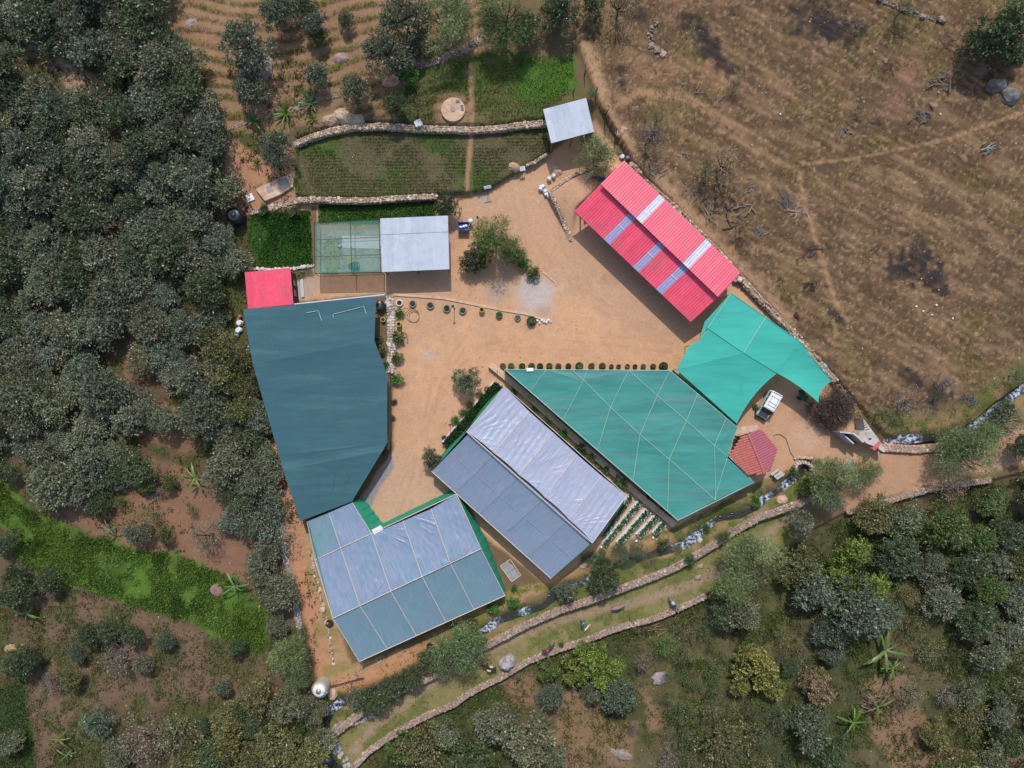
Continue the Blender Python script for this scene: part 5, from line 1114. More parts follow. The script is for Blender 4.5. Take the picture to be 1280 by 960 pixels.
MARKS = [('black water tank', 299, 273), ('small red shed', 336, 361), ('bright green meadow', 170, 710), ('big grey boulder', 322, 90), ('white domed tank', 401, 858), ('cream concrete slab', 343, 236), ('gatehouse', 1080, 552), ('tiled kiosk', 943, 567), ('yellow-green roadside tree', 740, 835), ('golden tree', 945, 843), ('three banana plants', 1108, 822), ('round cistern', 566, 138), ('upper zinc shed', 710, 150), ('person in blue', 727, 775), ('lower greenhouse', 520, 720), ('slate-blue shade net', 400, 510), ('meadow banana plant', 293, 733), ('left edge banana plant', 10, 515), ('clearing banana plant', 243, 598), ('barn', 822, 303), ('lime green tree', 1075, 700), ('lowest banana plant', 1067, 904), ('sack heap', 300, 404), ('forest outcrop boulders', 60, 66)]
CP = ['east', 'north-east', 'north', 'north-west', 'west', 'south-west', 'south', 'south-east']
C16 = ['due east', 'east-north-east', 'north-east', 'north-north-east', 'due north', 'north-north-west', 'north-west', 'west-north-west', 'due west', 'west-south-west', 'south-west', 'south-south-west', 'due south', 'south-south-east', 'south-east', 'east-south-east']
def uniq(stem_, px, py):
    ms = sorted(MARKS, key=lambda m: math.hypot(m[1]-px, m[2]-py))
    for m in ms:
        d = math.hypot(px-m[1], py-m[2])/PXM; w = ['close', 'a few steps', 'a stone throw', 'some way', 'well', 'far', 'very far'][min(6, int(math.log(max(d, 2)/2.0)/math.log(1.7)))]
        a = C16[int(round(math.atan2(-(py-m[2]), px-m[1])/(PI/8))) % 16]
        q = f'{stem_} {w} {a} of the {m[0]}'
        if q not in USED and len(q.split()) <= 16: USED.add(q); return q
    return stem_
def plant(k, px, py, rpx, pal, label=None, name=None, cat=None, group=None, tall=1.0, i=None, trunk=True):
    """px,py: middle of the crown in the photo; rpx: crown radius in photo pixels"""
    crowns, trunks, base = KIND[k]; i = random.randrange(1000) if i is None else i
    g = G(px, py, False); r = rpx/PXM; s = r/base; hz = s*tall*(1.15 if s < .7 else 1.0)
    ch = g.z+2.9*hz if base > 1 else g.z+.6*hz          # crown height decides the lean outward
    c = P(px, py, ch); gz = float(zg(np.array([c.x]), np.array([c.y]))[0])
    small = base <= 1
    nm = name or ('shrub' if small or rpx < 11 else {'B': 'broadleaf_tree', 'F': 'feathery_tree', 'L': 'bright_tree', 'T': 'thin_tree'}[k])
    ct = cat or ('shrub' if 'shrub' in nm else 'tree')
    if label is None:
        sz = 'small' if rpx < 14 else ('broad' if rpx > 26 else 'middling'); label = uniq(f'{sz} {"low " if tall < .9 else ("tall " if tall > 1.08 else "")}{WORDS[pal]} {"shrub" if ct == "shrub" else {"B": "leafy tree", "F": "feathery tree", "L": "bushy tree", "T": "sparse tree"}[k]}', px, py)
    t = thing(nm, (c.x, c.y, gz), label, ct, group or ('shrubs' if ct == 'shrub' else 'trees of the slopes'), random.uniform(0, 2*PI)); t.scale = (s*random.uniform(.94, 1.06), s*random.uniform(.94, 1.06), hz)
    cr = bpy.data.objects.new('crown', crowns[i % len(crowns)]); COL.objects.link(cr); cr.parent = t
    b = PAL[pal]; v = random.uniform(.9, 1.15); cr.color = (b[0]*v*random.uniform(.95, 1.1), b[1]*v, b[2]*v*random.uniform(.88, 1.02), 1)
    if trunk: tr = bpy.data.objects.new('trunk', trunks[i % len(trunks)]); COL.objects.link(tr); tr.parent = t
    return t
# explicit trees ---------------------------------------------------------
EXPL = [
 ('F', 556, 26, 34, 'feather'), ('F', 632, 18, 34, 'green'), ('B', 505, 18, 32, 'grey'), ('B', 482, 62, 30, 'grey'), ('B', 520, 55, 18, 'grey'), ('B', 394, 28, 18, 'blue'), ('B', 398, 42, 12, 'green'), ('B', 395, 92, 17, 'blue'), ('B', 442, 112, 20, 'grey'),
 ('B', 304, 52, 32, 'grey'), ('B', 310, 108, 22, 'grey'), ('B', 432, 24, 11, 'grey'), ('B', 343, 186, 22, 'blue'), ('B', 380, 5, 16, 'dark'), ('L', 507, 92, 16, 'fresh'), ('B', 492, 128, 15, 'dark'), ('T', 520, 130, 18, 'olive'),
 ('B', 700, 12, 26, 'dark'), ('B', 655, 32, 20, 'dark'), ('F', 655, 70, 8, 'green'), ('T', 775, 8, 24, 'dark'), ('B', 740, 8, 18, 'dark'), ('B', 1255, 38, 34, 'dark'), ('F', 1272, 14, 30, 'feather'), ('B', 1225, 52, 18, 'dark'), ('B', 1268, 70, 16, 'dark'), ('T', 1130, 12, 18, 'olive'), ('B', 345, 12, 24, 'blue'), ('F', 740, 118, 8, 'feather'),
 ('F', 746, 190, 27, 'feather'), ('T', 812, 172, 24, 'ash'), ('T', 822, 150, 13, 'olive'), ('T', 884, 212, 18, 'olive'), ('T', 906, 205, 26, 'brown'), ('T', 1075, 132, 9, 'blue'), ('T', 920, 105, 11, 'blue'), ('T', 930, 285, 12, 'brown'),
 ('B', 560, 256, 17, 'dark'), ('F', 619, 300, 30, 'green'), ('L', 600, 318, 18, 'green'), ('B', 590, 326, 16, 'dark'), ('F', 640, 318, 18, 'green'),
 ('B', 583, 476, 19, 'grey'), ('B', 541, 571, 15, 'grey'),
 ('F', 573, 806, 34, 'feather'), ('F', 553, 830, 22, 'feather'), ('B', 538, 825, 16, 'dark'), ('B', 710, 740, 15, 'blue'), ('B', 756, 728, 21, 'dark'), ('B', 756, 707, 12, 'dark'), ('B', 466, 880, 22, 'dark'), ('B', 492, 862, 18, 'dark'), ('B', 445, 878, 14, 'grey'), ('B', 515, 850, 15, 'dark'),
 ('F', 362, 820, 30, 'feather'), ('F', 370, 845, 20, 'feather'), ('B', 345, 782, 16, 'grey'), ('B', 362, 885, 26, 'grey'), ('L', 372, 915, 20, 'green'), ('B', 392, 892, 16, 'grey'),
 ('F', 1046, 602, 30, 'feather'), ('F', 1085, 590, 20, 'feather'), ('F', 1030, 620, 20, 'blue'), ('L', 1015, 600, 11, 'fresh'), ('L', 1008, 612, 10, 'green'), ('B', 1000, 655, 20, 'grey'), ('F', 905, 668, 9, 'green'),
 ('F', 945, 700, 34, 'feather'), ('F', 915, 735, 28, 'feather'), ('B', 925, 770, 26, 'grey'), ('B', 902, 765, 22, 'dark'), ('L', 1000, 712, 26, 'olive'), ('L', 1068, 690, 26, 'lime'), ('L', 1090, 735, 28, 'lime'), ('B', 1020, 735, 30, 'blue'), ('B', 1078, 765, 40, 'blue'), ('B', 1040, 795, 22, 'blue'), ('B', 1110, 770, 22, 'blue'), ('L', 1048, 722, 22, 'lime'),
 ('L', 948, 838, 28, 'yellow'), ('L', 925, 858, 16, 'yellow'), ('L', 968, 862, 16, 'yellow'), ('L', 738, 822, 24, 'lime'), ('L', 765, 835, 20, 'lime'), ('L', 722, 840, 20, 'lime'), ('L', 752, 852, 20, 'lime'), ('B', 775, 873, 24, 'blue'), ('B', 688, 872, 18, 'blue'), ('L', 685, 840, 15, 'green'), ('T', 830, 805, 20, 'fresh'), ('B', 740, 868, 14, 'grey'), ('T', 806, 830, 14, 'ash'),
 ('L', 1026, 862, 24, 'brown'), ('L', 1012, 850, 14, 'brown'), ('B', 1042, 818, 16, 'blue'), ('T', 905, 930, 40, 'olive'), ('B', 1010, 915, 30, 'blue'), ('B', 1040, 940, 24, 'dark'), ('T', 1140, 870, 22, 'grey'), ('L', 1172, 920, 20, 'olive'), ('B', 1250, 890, 22, 'grey'), ('B', 1262, 930, 20, 'dark'), ('B', 1240, 950, 22, 'grey'), ('T', 1185, 870, 16, 'ash'),
 ('F', 1212, 572, 34, 'feather'), ('F', 1235, 540, 22, 'feather'), ('F', 1195, 552, 20, 'feather'), ('T', 1262, 528, 26, 'grey'), ('B', 1278, 560, 18, 'dark'), ('T', 1190, 612, 20, 'brown'), ('B', 1262, 515, 16, 'dark'), ('T', 1105, 520, 18, 'green'), ('T', 1135, 505, 20, 'ash'), ('T', 1275, 470, 14, 'grey'), ('T', 1175, 495, 10, 'dark'),
 ('B', 660, 930, 36, 'grey'), ('B', 620, 905, 28, 'grey'), ('T', 530, 935, 34, 'olive'), ('B', 560, 920, 22, 'grey'), ('B', 590, 950, 30, 'dark'), ('L', 500, 940, 20, 'green'), ('B', 690, 945, 18, 'grey'), ('T', 835, 950, 20, 'ash'), ('T', 790, 912, 10, 'ash'),
 ('B', 205, 800, 13, 'blue'), ('B', 110, 795, 18, 'dark'), ('B', 135, 790, 16, 'dark'), ('B', 165, 795, 14, 'dark'), ('T', 145, 825, 24, 'ash'), ('B', 95, 818, 12, 'blue'), ('B', 178, 830, 14, 'grey'), ('T', 60, 855, 16, 'ash'), ('B', 88, 850, 14, 'olive'), ('B', 120, 905, 20, 'blue'), ('T', 175, 930, 34, 'ash'), ('T', 215, 925, 30, 'grey'), ('B', 145, 945, 20, 'grey'), ('B', 260, 905, 13, 'dark'), ('B', 285, 930, 26, 'olive'), ('B', 320, 945, 24, 'olive'), ('B', 300, 890, 14, 'dark'), ('B', 20, 830, 20, 'dark'), ('B', 15, 740, 24, 'dark'), ('B', 35, 825, 14, 'dark'), ('B', 5, 680, 16, 'dark'), ('B', 20, 715, 14, 'dark'), ('B', 10, 930, 18, 'grey'), ('B', 5, 590, 14, 'dark'), ('B', 60, 725, 18, 'dark'), ('B', 296, 810, 12, 'dark'), ('B', 277, 860, 12, 'blue'),
 ('B', 170, 665, 17, 'grey'), ('B', 205, 668, 12, 'olive'), ('T', 255, 672, 22, 'grey'), ('B', 120, 630, 16, 'dark'), ('B', 210, 605, 10, 'green'), ('T', 200, 615, 8, 'ash'), ('B', 180, 605, 12, 'green'), ('B', 205, 528, 20, 'grey'), ('T', 150, 628, 10, 'green'), ('T', 192, 645, 10, 'olive'), ('T', 275, 660, 10, 'ash'), ('T', 240, 638, 9, 'dark'),
 ('B', 275, 435, 24, 'olive'), ('B', 295, 450, 22, 'olive'), ('B', 282, 472, 22, 'olive'), ('B', 306, 482, 18, 'olive'), ('B', 300, 510, 22, 'olive'), ('B', 262, 420, 14, 'olive'), ('B', 318, 465, 14, 'olive'),
]
SMALLN = {}
for e in EXPL: plant(*e)
# forest fill -------------------------------------------------------------
FOR = [
 ([(-60, -60), (190, -60), (190, 40), (180, 66), (120, 72), (100, 60), (20, 38), (-60, 30)], 30, ('grey', 'dark', 'grey', 'blue'), 'B'),
 ([(170, 62), (235, 70), (252, 95), (280, 150), (290, 200), (285, 250), (300, 300), (300, 420), (250, 400), (255, 480), (235, 470), (182, 470), (160, 410), (120, 425), (-60, 430), (-60, 70), (15, 80), (60, 120), (110, 125), (170, 140), (130, 90)], 29, ('grey', 'grey', 'dark', 'grey', 'grey', 'blue'), 'B'),
 ([(-60, 440), (110, 440), (160, 490), (200, 520), (130, 575), (100, 615), (60, 610), (30, 560), (-60, 540)], 28, ('grey', 'grey', 'blue', 'grey'), 'B'),
 ([(245, 480), (262, 440), (325, 520), (335, 560), (340, 600), (350, 700), (358, 760), (335, 760), (320, 700), (280, 640), (262, 600), (280, 560), (240, 520)], 27, ('grey', 'blue', 'grey', 'dark'), 'B'),
 ([(110, 570), (160, 560), (185, 590), (170, 600), (115, 620)], 24, ('grey', 'dark'), 'B'),
 ([(330, 860), (400, 880), (395, 1010), (210, 1010), (230, 950)], 30, ('grey', 'olive', 'dark'), 'B'),
 ([(1090, 640), (1290, 600), (1340, 600), (1340, 860), (1230, 820), (1190, 780), (1150, 740), (1120, 690)], 28, ('olive', 'grey', 'dark', 'olive', 'green'), 'B'),
 ([(1110, 700), (1150, 720), (1170, 820), (1130, 790)], 26, ('green', 'olive'), 'T'),
 ([(1190, 850), (1340, 870), (1340, 1010), (1200, 1000)], 32, ('olive', 'grey', 'dark'), 'T'),
 ([(840, 890), (1000, 880), (1080, 960), (1070, 1000), (840, 1000)], 20, ('olive', 'green', 'dark'), 'T'),
 ([(860, 780), (905, 790), (910, 880), (860, 900), (820, 860)], 16, ('olive', 'green'), 'T'),
 ([(970, 780), (1010, 780), (1000, 840), (980, 830)], 16, ('olive', 'dark'), 'T'),
 ([(1180, 690), (1330, 690), (1330, 780), (1240, 790)], 28, ('grey', 'dark'), 'B'),
]
nf = 0
def occupied(): return [(e[1], e[2], e[3]) for e in EXPL]
OCC = occupied(); rf = random.Random(11)
for poly, rad, pals, kd in FOR:
    xs_ = [p[0] for p in poly]; ys_ = [p[1] for p in poly]; tries = 0
    while tries < 1500:
        tries += 1; x, y = rf.uniform(min(xs_), max(xs_)), rf.uniform(min(ys_), max(ys_))
        if not inpoly(np.array([x]), np.array([y]), poly)[0]: continue
        r = rad*rf.uniform(.75, 1.22)
        if not (-r-4 < x < 1284+r and -r-4 < y < 964+r): continue
        if any(math.hypot(x-a, y-b) < r+c for a, b, c in ((296, 271, 9), (312, 247, 6), (302, 404, 6), (312, 436, 3), (305, 362, 2), (343, 236, 18))): continue
        if any(math.hypot(x-a, y-b) < (r+c)*(.50 if x < 420 else .68) for a, b, c in OCC): continue
        OCC.append((x, y, r)); nf += 1; plant(kd if rf.random() < .85 else rf.choice('BTL'), x, y, r, rf.choice(pals), tall=rf.uniform(.6, .95))
print('forest fill', nf, 'explicit', len(EXPL))

# ------------------------------------------------------------------ shrubs, planters, beds
for (x, y, r, pal, lb) in [(500, 422, 10, 'green', 'leafy shrub east of the whitish wall, topmost of three'), (497, 447, 9.5, 'green', 'leafy shrub east of the whitish wall, second of three'), (497, 474, 9.5, 'fresh', 'leafy shrub east of the whitish wall, lowest of three'),
    (492, 502, 4.5, 'dark', 'small round dark shrub against the wall below three leafy shrubs'), (491, 521.5, 4, 'olive', 'smallest dark shrub against the narrow grey wall'), (477, 437, 7, 'green', 'shrub squeezed between whitish wall and slate-blue net'), (482, 456, 5, 'green', 'little shrub under the notch of the slate-blue net'), (474, 424, 6, 'grey', 'greyish scraggy shrub between wall and slate-blue net'),
    (500, 392, 7, 'fresh', 'feathery green shrub just below the white ringed planter'),
    (647, 322, 10, 'green', 'clipped hedge shrub nearest the feathery yard tree'), (656, 330, 9.5, 'fresh', 'middle shrub of the short curving hedge'), (666, 341, 10.5, 'green', 'dark round shrub ending the short curving hedge'),
    (611, 487, 6, 'green', 'topmost small shrub beside the white edged hedge bed'), (601, 494, 6, 'green', 'second small shrub beside the white edged hedge bed'), (588, 506, 6.5, 'olive', 'third small shrub beside the white edged hedge bed'), (580, 515, 7, 'green', 'fourth small shrub beside the white edged hedge bed'), (570, 525, 7, 'fresh', 'fifth bright shrub beside the white edged hedge bed'), (555.5, 547, 3.5, 'green', 'tiny shrub by the lower corner of the white edged bed'),
    (643, 489, 5, 'green', 'first small shrub in the ditch under the long kerb'), (669, 512, 5.5, 'green', 'second small shrub in the ditch under the long kerb'), (684, 527, 6, 'fresh', 'third small shrub in the ditch under the long kerb'), (702, 543, 9, 'fresh', 'fourth leafy shrub in the ditch under the long kerb'), (727, 560, 9, 'green', 'fifth leafy shrub with pale flowers under the long kerb'), (739, 571, 8, 'green', 'sixth leafy shrub under the long kerb'), (757, 587, 8, 'green', 'seventh leafy shrub under the long kerb'), (776, 602, 10.5, 'fresh', 'large leafy shrub ending the ditch row under the long kerb'),
    (746, 582, 5, 'brown', 'reddish brown shrub in the ditch row under long kerb'), (829, 679, 9, 'dark', 'dark shrub on the bank below the strawberry beds'), (862, 700, 8, 'green', 'small bright shrub against the long wall near the bend'), (882, 660, 7, 'green', 'shrub between stream and lower tip of teal net'), (944, 628, 8, 'fresh', 'bright shrub growing over the stream below the kiosk'), (990, 590, 9, 'green', 'low green shrub on the bank beside the slatted bench'), (643, 735, 5, 'fresh', 'low bright shrub by the mesh panel on bare soil'), (702, 806, 4, 'green', 'small round shrub right of the donkey with red load'), (330, 262, 8, 'dark', 'dark tangle of shrub on the wall above the lush bed'), (367, 264, 8, 'olive', 'thin olive shrub over the wall above the lush bed'), (795, 787, 7, 'olive', 'olive shrub on the lower wall'), (1052, 500, 8, 'dark', 'dark shrub on hillside'),
    (600, 800, 10, 'green', 'creeping shrub beneath the stream tree'), (500, 855, 14, 'dark', 'dark shrub over the wall near the tank'), (615, 760, 9, 'fresh', 'fresh green clump on the bank below lower greenhouse'), (640, 752, 8, 'fresh', 'fresh green clump beside the greenhouse corner'), (590, 778, 8, 'olive', 'olive clump on the bank under the lower greenhouse')]:
    plant('S', x, y, r, pal, lb, 'shrub', 'shrub', 'garden shrubs')
for (x, y, r) in [(737, 700, 10), (752, 697, 11), (775, 693, 12), (797, 690, 12), (812, 702, 11), (785, 706, 10), (845, 690, 8)]:
    plant('F', x, y, r, 'dark' if x < 800 else 'olive', uniq('dark spiky grass clump on the stream bank', x, y), 'grass_clump', 'grass clump', 'spiky grass clumps on the stream bank', tall=.35, trunk=False)
# dead round bush
plant('D', 1047, 511, 27, 'dead', 'big round leafless purplish-brown bush at the courtyard edge', 'dead_bush', 'bush', None, tall=.8); plant('S', 1056, 520, 9, 'green', 'green creeper growing out of the big leafless bush', 'creeper', 'creeper')
# tyre planters
TY = {'white': mat('white_tyre', (222, 218, 212), .7, .1, 5), 'grey': mat('grey_tyre', (140, 134, 134), .8, .2, 5), 'yellow': mat('yellow_pot', (186, 176, 92), .7, .2, 5), 'black': M_RUBBER, 'clay': mat('clay_pot', (110, 74, 62), .8, .2, 5), 'green': M_GREENP}
def planter(px, py, r, h, col, pal, label, group, fill=1.0):
    g = G(px, py); t = thing('planter', g, label, 'planter', group); R_ = r/PXM; mb = MB()
    mb.lathe([(R_*.8, -.05), (R_*.98, h*.25), (R_, h*.6), (R_*.9, h), (R_*.72, h), (R_*.66, h*.75), (R_*.7, h*.5)], tuple(g), 18); mb.build('pot' if h > .5 else 'tyre', TY[col], t, True)
    mb = MB(); mb.lathe([(R_*.71, h*.45), (R_*.7, h*.6), (0, h*.68)], tuple(g), 14); mb.build('soil', M_SOIL, t)
    if pal:
        cr = bpy.data.objects.new('plant', KIND['S'][0][random.randrange(4)]); COL.objects.link(cr); cr.parent = t; s = R_*.95*fill; cr.location = (0, 0, h*.5); cr.scale = (s*random.uniform(.75, 1.2), s*random.uniform(.75, 1.2), s*random.uniform(.6, 1.1)); cr.location = (random.uniform(-.08, .08), random.uniform(-.06, .06), h*.5); cr.rotation_euler = (0, 0, random.random()*6); b = PAL[pal]; v_ = random.uniform(.8, 1.3); cr.color = (b[0]*v_, b[1]*v_, b[2]*v_, 1)
gp = 'tyre planters along the yard kerb'; gq = 'potted plants along the teal net house'
planter(499.5, 379, 4.6, .35, 'white', None, 'white ringed empty tyre planter, first in the yard row', gp); planter(516, 380, 4.8, .35, 'grey', 'ash', 'grey tyre planter with a dry plant above the hose coil', gp, .7)
planter(538, 382, 5, .35, 'grey', 'green', 'grey tyre planter with small green plant, third in the yard row', gp, .7); planter(558.5, 386, 5, .35, 'grey', 'green', 'grey tyre planter beside the thin lamp post', gp, .8); planter(578.5, 388.5, 4.9, .35, 'grey', 'fresh', 'grey tyre planter right of the thin lamp post', gp, .8)
planter(602.5, 388, 3.6, .8, 'yellow', None, 'tall empty yellow pot in the yard row', gp); planter(624, 394, 4.4, .45, 'green', 'fresh', 'planter overflowing with bright green leaves in the yard row', gp, 1.0); planter(647, 397.5, 4.2, .35, 'grey', 'brown', 'grey tyre planter with withered brown plant', gp, .7); planter(664.5, 401.5, 6.2, .4, 'black', 'green', 'large green planter bush beside the white stones', gp, 1.0)
planter(499.5, 406, 3.5, .9, 'yellow', None, 'tall empty yellow-rimmed pot above the three leafy shrubs', gp); planter(479.5, 400, 3.2, .6, 'yellow', 'olive', 'small yellow pot between rubble wall and slate-blue net', gp, .8)
row = [(628.5, 4, 'grey'), (638.8, 4, 'fresh'), (652.8, 4, 'green'), (664.4, 4.5, 'fresh'), (675, 4, 'dark'), (686.6, 4.2, 'fresh'), (698, 4, 'brown'), (710.4, 3.8, 'dark'), (724, 5.2, 'fresh'), (739, 4.2, 'green'), (752.8, 4.5, 'olive'), (764, 3, 'ash'), (773, 3, None), (784, 3.2, 'brown'), (793.5, 3, None), (803.8, 3.4, 'brown'), (816, 3.6, 'ash'), (829, 6, 'fresh')]
ords = ['first', 'second', 'third', 'fourth', 'fifth', 'sixth', 'seventh', 'eighth', 'ninth', 'tenth', 'eleventh', 'twelfth', 'thirteenth', 'fourteenth', 'fifteenth', 'sixteenth', 'seventeenth', 'last']
for k, (x, r, pal) in enumerate(row):
    planter(x, 457.6+(.4 if k > 10 else 0), r*.95, .4, 'black' if k % 3 else 'clay', pal, f'{ords[k]} pot in the row along the teal net house, {"empty" if pal is None else WORDS[pal]+" plant"}', gq, 1.0)
for k, (x, y, r, c, pal) in enumerate([(800, 618, 3.9, 'clay', None), (807.5, 623, 4, 'black', 'lime'), (812.5, 628.5, 4, 'black', None), (816.5, 631.5, 4, 'green', 'lime'), (824, 637.5, 4, 'black', None), (829.5, 643.5, 4, 'black', None), (835.5, 647, 3.5, 'grey', None)]):
    planter(x, y, r, .5, c, pal, f'{ords[k]} round pot down the row between strawberry beds and teal net', 'pots between strawberry beds and teal net')
pile('white_pot', 796.5, 616, [(0, 0, .35, .55, .55, .6, M_WHITE, 'tub')], 'white tub at the head of the dark pots by the kerb', 'tub')
def tyre(px, py, label):
    g = G(px, py); t = thing('tyre', g, label, 'tyre'); mb = MB(); V = []; n, k = 22, 8
    for i in range(n):
        for j in range(k):
            a, b = 2*PI*i/n, 2*PI*j/k; rr = .42+.15*math.cos(b); V.append((g.x+rr*math.cos(a), g.y+rr*math.sin(a), g.z+.14+.13*math.sin(b)))
    mb.add(V, [(i*k+j, ((i+1) % n)*k+j, ((i+1) % n)*k+(j+1) % k, i*k+(j+1) % k) for i in range(n) for j in range(k)]); mb.build('tread', M_RUBBER, t, True)
    mb = MB(); mb.lathe([(.27, .12), (.0, .1)], tuple(g), 16); mb.build('inner', M_SOIL, t)
tyre(412, 779, 'old black tyre lying on soil beside the lower greenhouse corner'); tyre(538, 807.5, 'old dark tyre lying among weeds near the stream tree')
# hedge bed with white edging
def bed(quad, label, name='planting_bed', hh=.35, pal=(48, 78, 36), white=True, n=900, wdt=.12, sides=(0, 1, 2, 3), top=.0):
    Q = [P(x, y, 0) for x, y in quad]; c = sum(Q, Vector())/4; gz = float(zg(np.array([c.x]), np.array([c.y]))[0]); t = thing(name, (c.x, c.y, gz), label, 'planting bed', None)
    mb = MB(); mb.add([(q.x, q.y, gz+.22) for q in Q]+[(q.x, q.y, gz-.4) for q in Q], [(3, 2, 1, 0), (0, 1, 5, 4), (1, 2, 6, 5), (2, 3, 7, 6), (3, 0, 4, 7)]); mb.build('soil', M_SOIL, t)
    if white:
        for k in sides:
            a, b = Q[k], Q[(k+1) % 4]; mb = MB(); N = 10; w = wdt if (b-a).length > 2 else .16; d = (b-a).normalized(); nr = Vector((-d.y, d.x, 0)); 
            if (c-a).dot(nr) < 0: nr = -nr
            vs = []
            for i in range(N+1):
                p = a.lerp(b, i/N); o = .05*math.sin(i*2.7+k); vs += [(p.x-nr.x*.08, p.y-nr.y*.08, gz), (p.x, p.y, gz+.3), (p.x+nr.x*(w+o*.5), p.y+nr.y*(w+o*.5), gz+.29), (p.x+nr.x*(w+.1), p.y+nr.y*(w+.1), gz+.2)]
            mb.add(vs, [(i*4+j, (i+1)*4+j, (i+1)*4+j+1, i*4+j+1) for i in range(N) for j in range(3)]); mb.build('plastic_edge', M_WPLAS, t)
    rs = np.random.RandomState(len(label)); u, v = rs.uniform(.0, 1, n), rs.uniform(.12, .9, n)
    A, B, C_, D_ = [np.array([q.x, q.y]) for q in Q]; XY = (A*(1-u)[:, None]+B*u[:, None])*(1-v)[:, None]+(D_*(1-u)[:, None]+C_*u[:, None])*v[:, None]
    Cp = np.column_stack([XY, gz+.22+rs.uniform(0, hh, n)]); D = rs.normal(size=(n, 3)); D[:, 2] = np.abs(D[:, 2])+.3
    col = np.array(lc(pal))*rs.uniform(.6, 1.5, (n, 1)); V, F, Cc = leaves(Cp, D, .24, .13, col, rs); o = obj('foliage', npmesh('foliage', V, F, M_GRASS, Cc), t)
bed([(617.5, 476), (552.5, 552.5), (562, 561.5), (630, 484)], 'long dark leafy bed with white plastic edge beside the pale greenhouse', hh=.6, n=5200, pal=(44, 74, 38))
bd = [((786, 617), (750, 669), (757, 671), (791, 622), 'strawberry bed tucked against the pale greenhouse, first of five'), ((797, 624.5), (752, 679), (757.5, 683.5), (803, 631), 'second and longest strawberry bed from the pale greenhouse'), ((806.5, 634.5), (769.5, 677), (775.5, 682.5), (813.5, 641), 'third strawberry bed from the pale greenhouse'), ((818, 642.5), (794.5, 667.5), (800, 672.5), (824.5, 648.5), 'fourth strawberry bed, short with white plastic all round'), ((827, 650.5), (815, 665), (820.5, 669.5), (833, 656), 'fifth and shortest strawberry bed near the kerb end')]
for a, b, c, d, lb in bd: bed([a, b, c, d], lb, hh=.25, n=max(260, int(math.hypot(a[0]-b[0], a[1]-b[1])*16)), pal=(70, 106, 50), wdt=.34)
for k, (x, y) in enumerate([(753, 684), (771, 685), (797, 676), (818, 672)]):
    pile('kerb_stones', x, y, [(-.2, 0, .12, .4, .3, .25, M_WHITE, 'stone'), (.25, -.25, .12, .35, .3, .25, M_CONC, 'stone')], f'pair of pale stones at the foot of the {["second", "third", "fourth", "fifth"][k]} strawberry bed', 'stones')

# ------------------------------------------------------------------ banana plants and agaves, every leaf a part
def blade_mesh(L, w, bend, fold, seed, name='leaf', segs=7, tear=.0):
    rd = random.Random(seed); vs = []; fs = []
    for i in range(segs+1):
        f = i/segs; x = L*f; z = L*(.35*f-bend*f*f); ww = w*math.sin(PI*min(1, f*.93+.06))**.6*(1+rd.uniform(-tear, tear))*.5
        if i == segs: ww *= .15
        vs += [(x, ww, z-fold*ww), (x, 0, z+.0), (x, -ww, z-fold*ww)]
    for i in range(segs):
        for k in (0, 1): a = i*3+k; fs.append((a, a+3, a+4, a+1))
    mb = MB(); mb.add(vs, fs); return mb.mesh(name, M_LEAF, True)
BAN = [blade_mesh(1.9, .29, .50, .7, k, tear=.35, segs=10) for k in range(4)]; AGV = [blade_mesh(1.5, .17, .25, .7, 20+k, segs=5) for k in range(3)]
STEM = None
def banana(px, py, rpx, label, n=8, pal=(112, 148, 66)):
    global STEM
    g = G(px, py); hst = 1.6; c = P(px, py, g.z+hst); gz = float(zg(np.array([c.x]), np.array([c.y]))[0]); t = thing('banana_plant', (c.x, c.y, gz), label, 'banana plant', 'banana plants')
    if STEM is None: mb = MB(); mb.tube([(0, 0, -.3), (0, 0, .8), (.03, 0, 1.6)], .13, 8, r2=.08); STEM = mb.mesh('stem', mat('banana_stem', (128, 132, 84), .7, .25, 4), True)
    st = bpy.data.objects.new('stem', STEM); COL.objects.link(st); st.parent = t
    s = rpx/PXM/1.75
    for k in range(n):
        o = bpy.data.objects.new('leaf', random.choice(BAN)); COL.objects.link(o); o.parent = t; q = s*random.uniform(.5, 1.2); o.scale = (q, q*random.uniform(.6, 1.1), q); o.location = (0, 0, hst-.05); o.rotation_euler = (random.uniform(-.3, .3), random.uniform(-.45, .15), 2*PI*k/n+random.uniform(-.6, .6)); v = random.uniform(.35, .85); b = lin(pal); o.color = (b[0]*v, b[1]*v*.95, b[2]*v, 1)
for a in [(10, 515, 16, 'banana plant with thin pale leaves at the left edge in the forest', 7, (140, 156, 92)), (243, 598, 17, 'bushy banana plant between the small clearing and slate-blue net', 10, (112, 150, 60)), (137, 663, 14, 'banana plant on the upper edge of the bright meadow', 7, (104, 140, 90)), (293, 733, 18, 'banana plant in the east end of the bright meadow beside a boulder', 9, (110, 150, 90)), (33, 767, 15, 'lone banana plant on bare soil below the bright meadow', 7, (120, 160, 66)), (72, 925, 15, 'ragged banana plant at the lower left next to blue-green tree', 7, (128, 150, 50)), (82, 945, 13, 'smaller banana plant just below the ragged one', 5, (110, 140, 60)),
    (1107, 814, 27, 'tall banana plant with narrow leaves, topmost on the south-east slope', 8, (116, 146, 70)), (1116, 835, 18, 'banana plant hanging below the topmost one on south-east slope', 6, (104, 140, 50)), (1098, 884, 20, 'banana plant in the middle of the south-east slope group', 5, (124, 142, 70)), (1067, 904, 20, 'lowest banana plant of the south-east slope group', 7, (104, 148, 44)), (697, 22, 16, 'banana plant at the top edge beside the fence post', 7, (110, 150, 70)), (655, 42, 10, 'small banana plant in shade below the feathery trees', 5, (90, 120, 90))]: banana(*a)
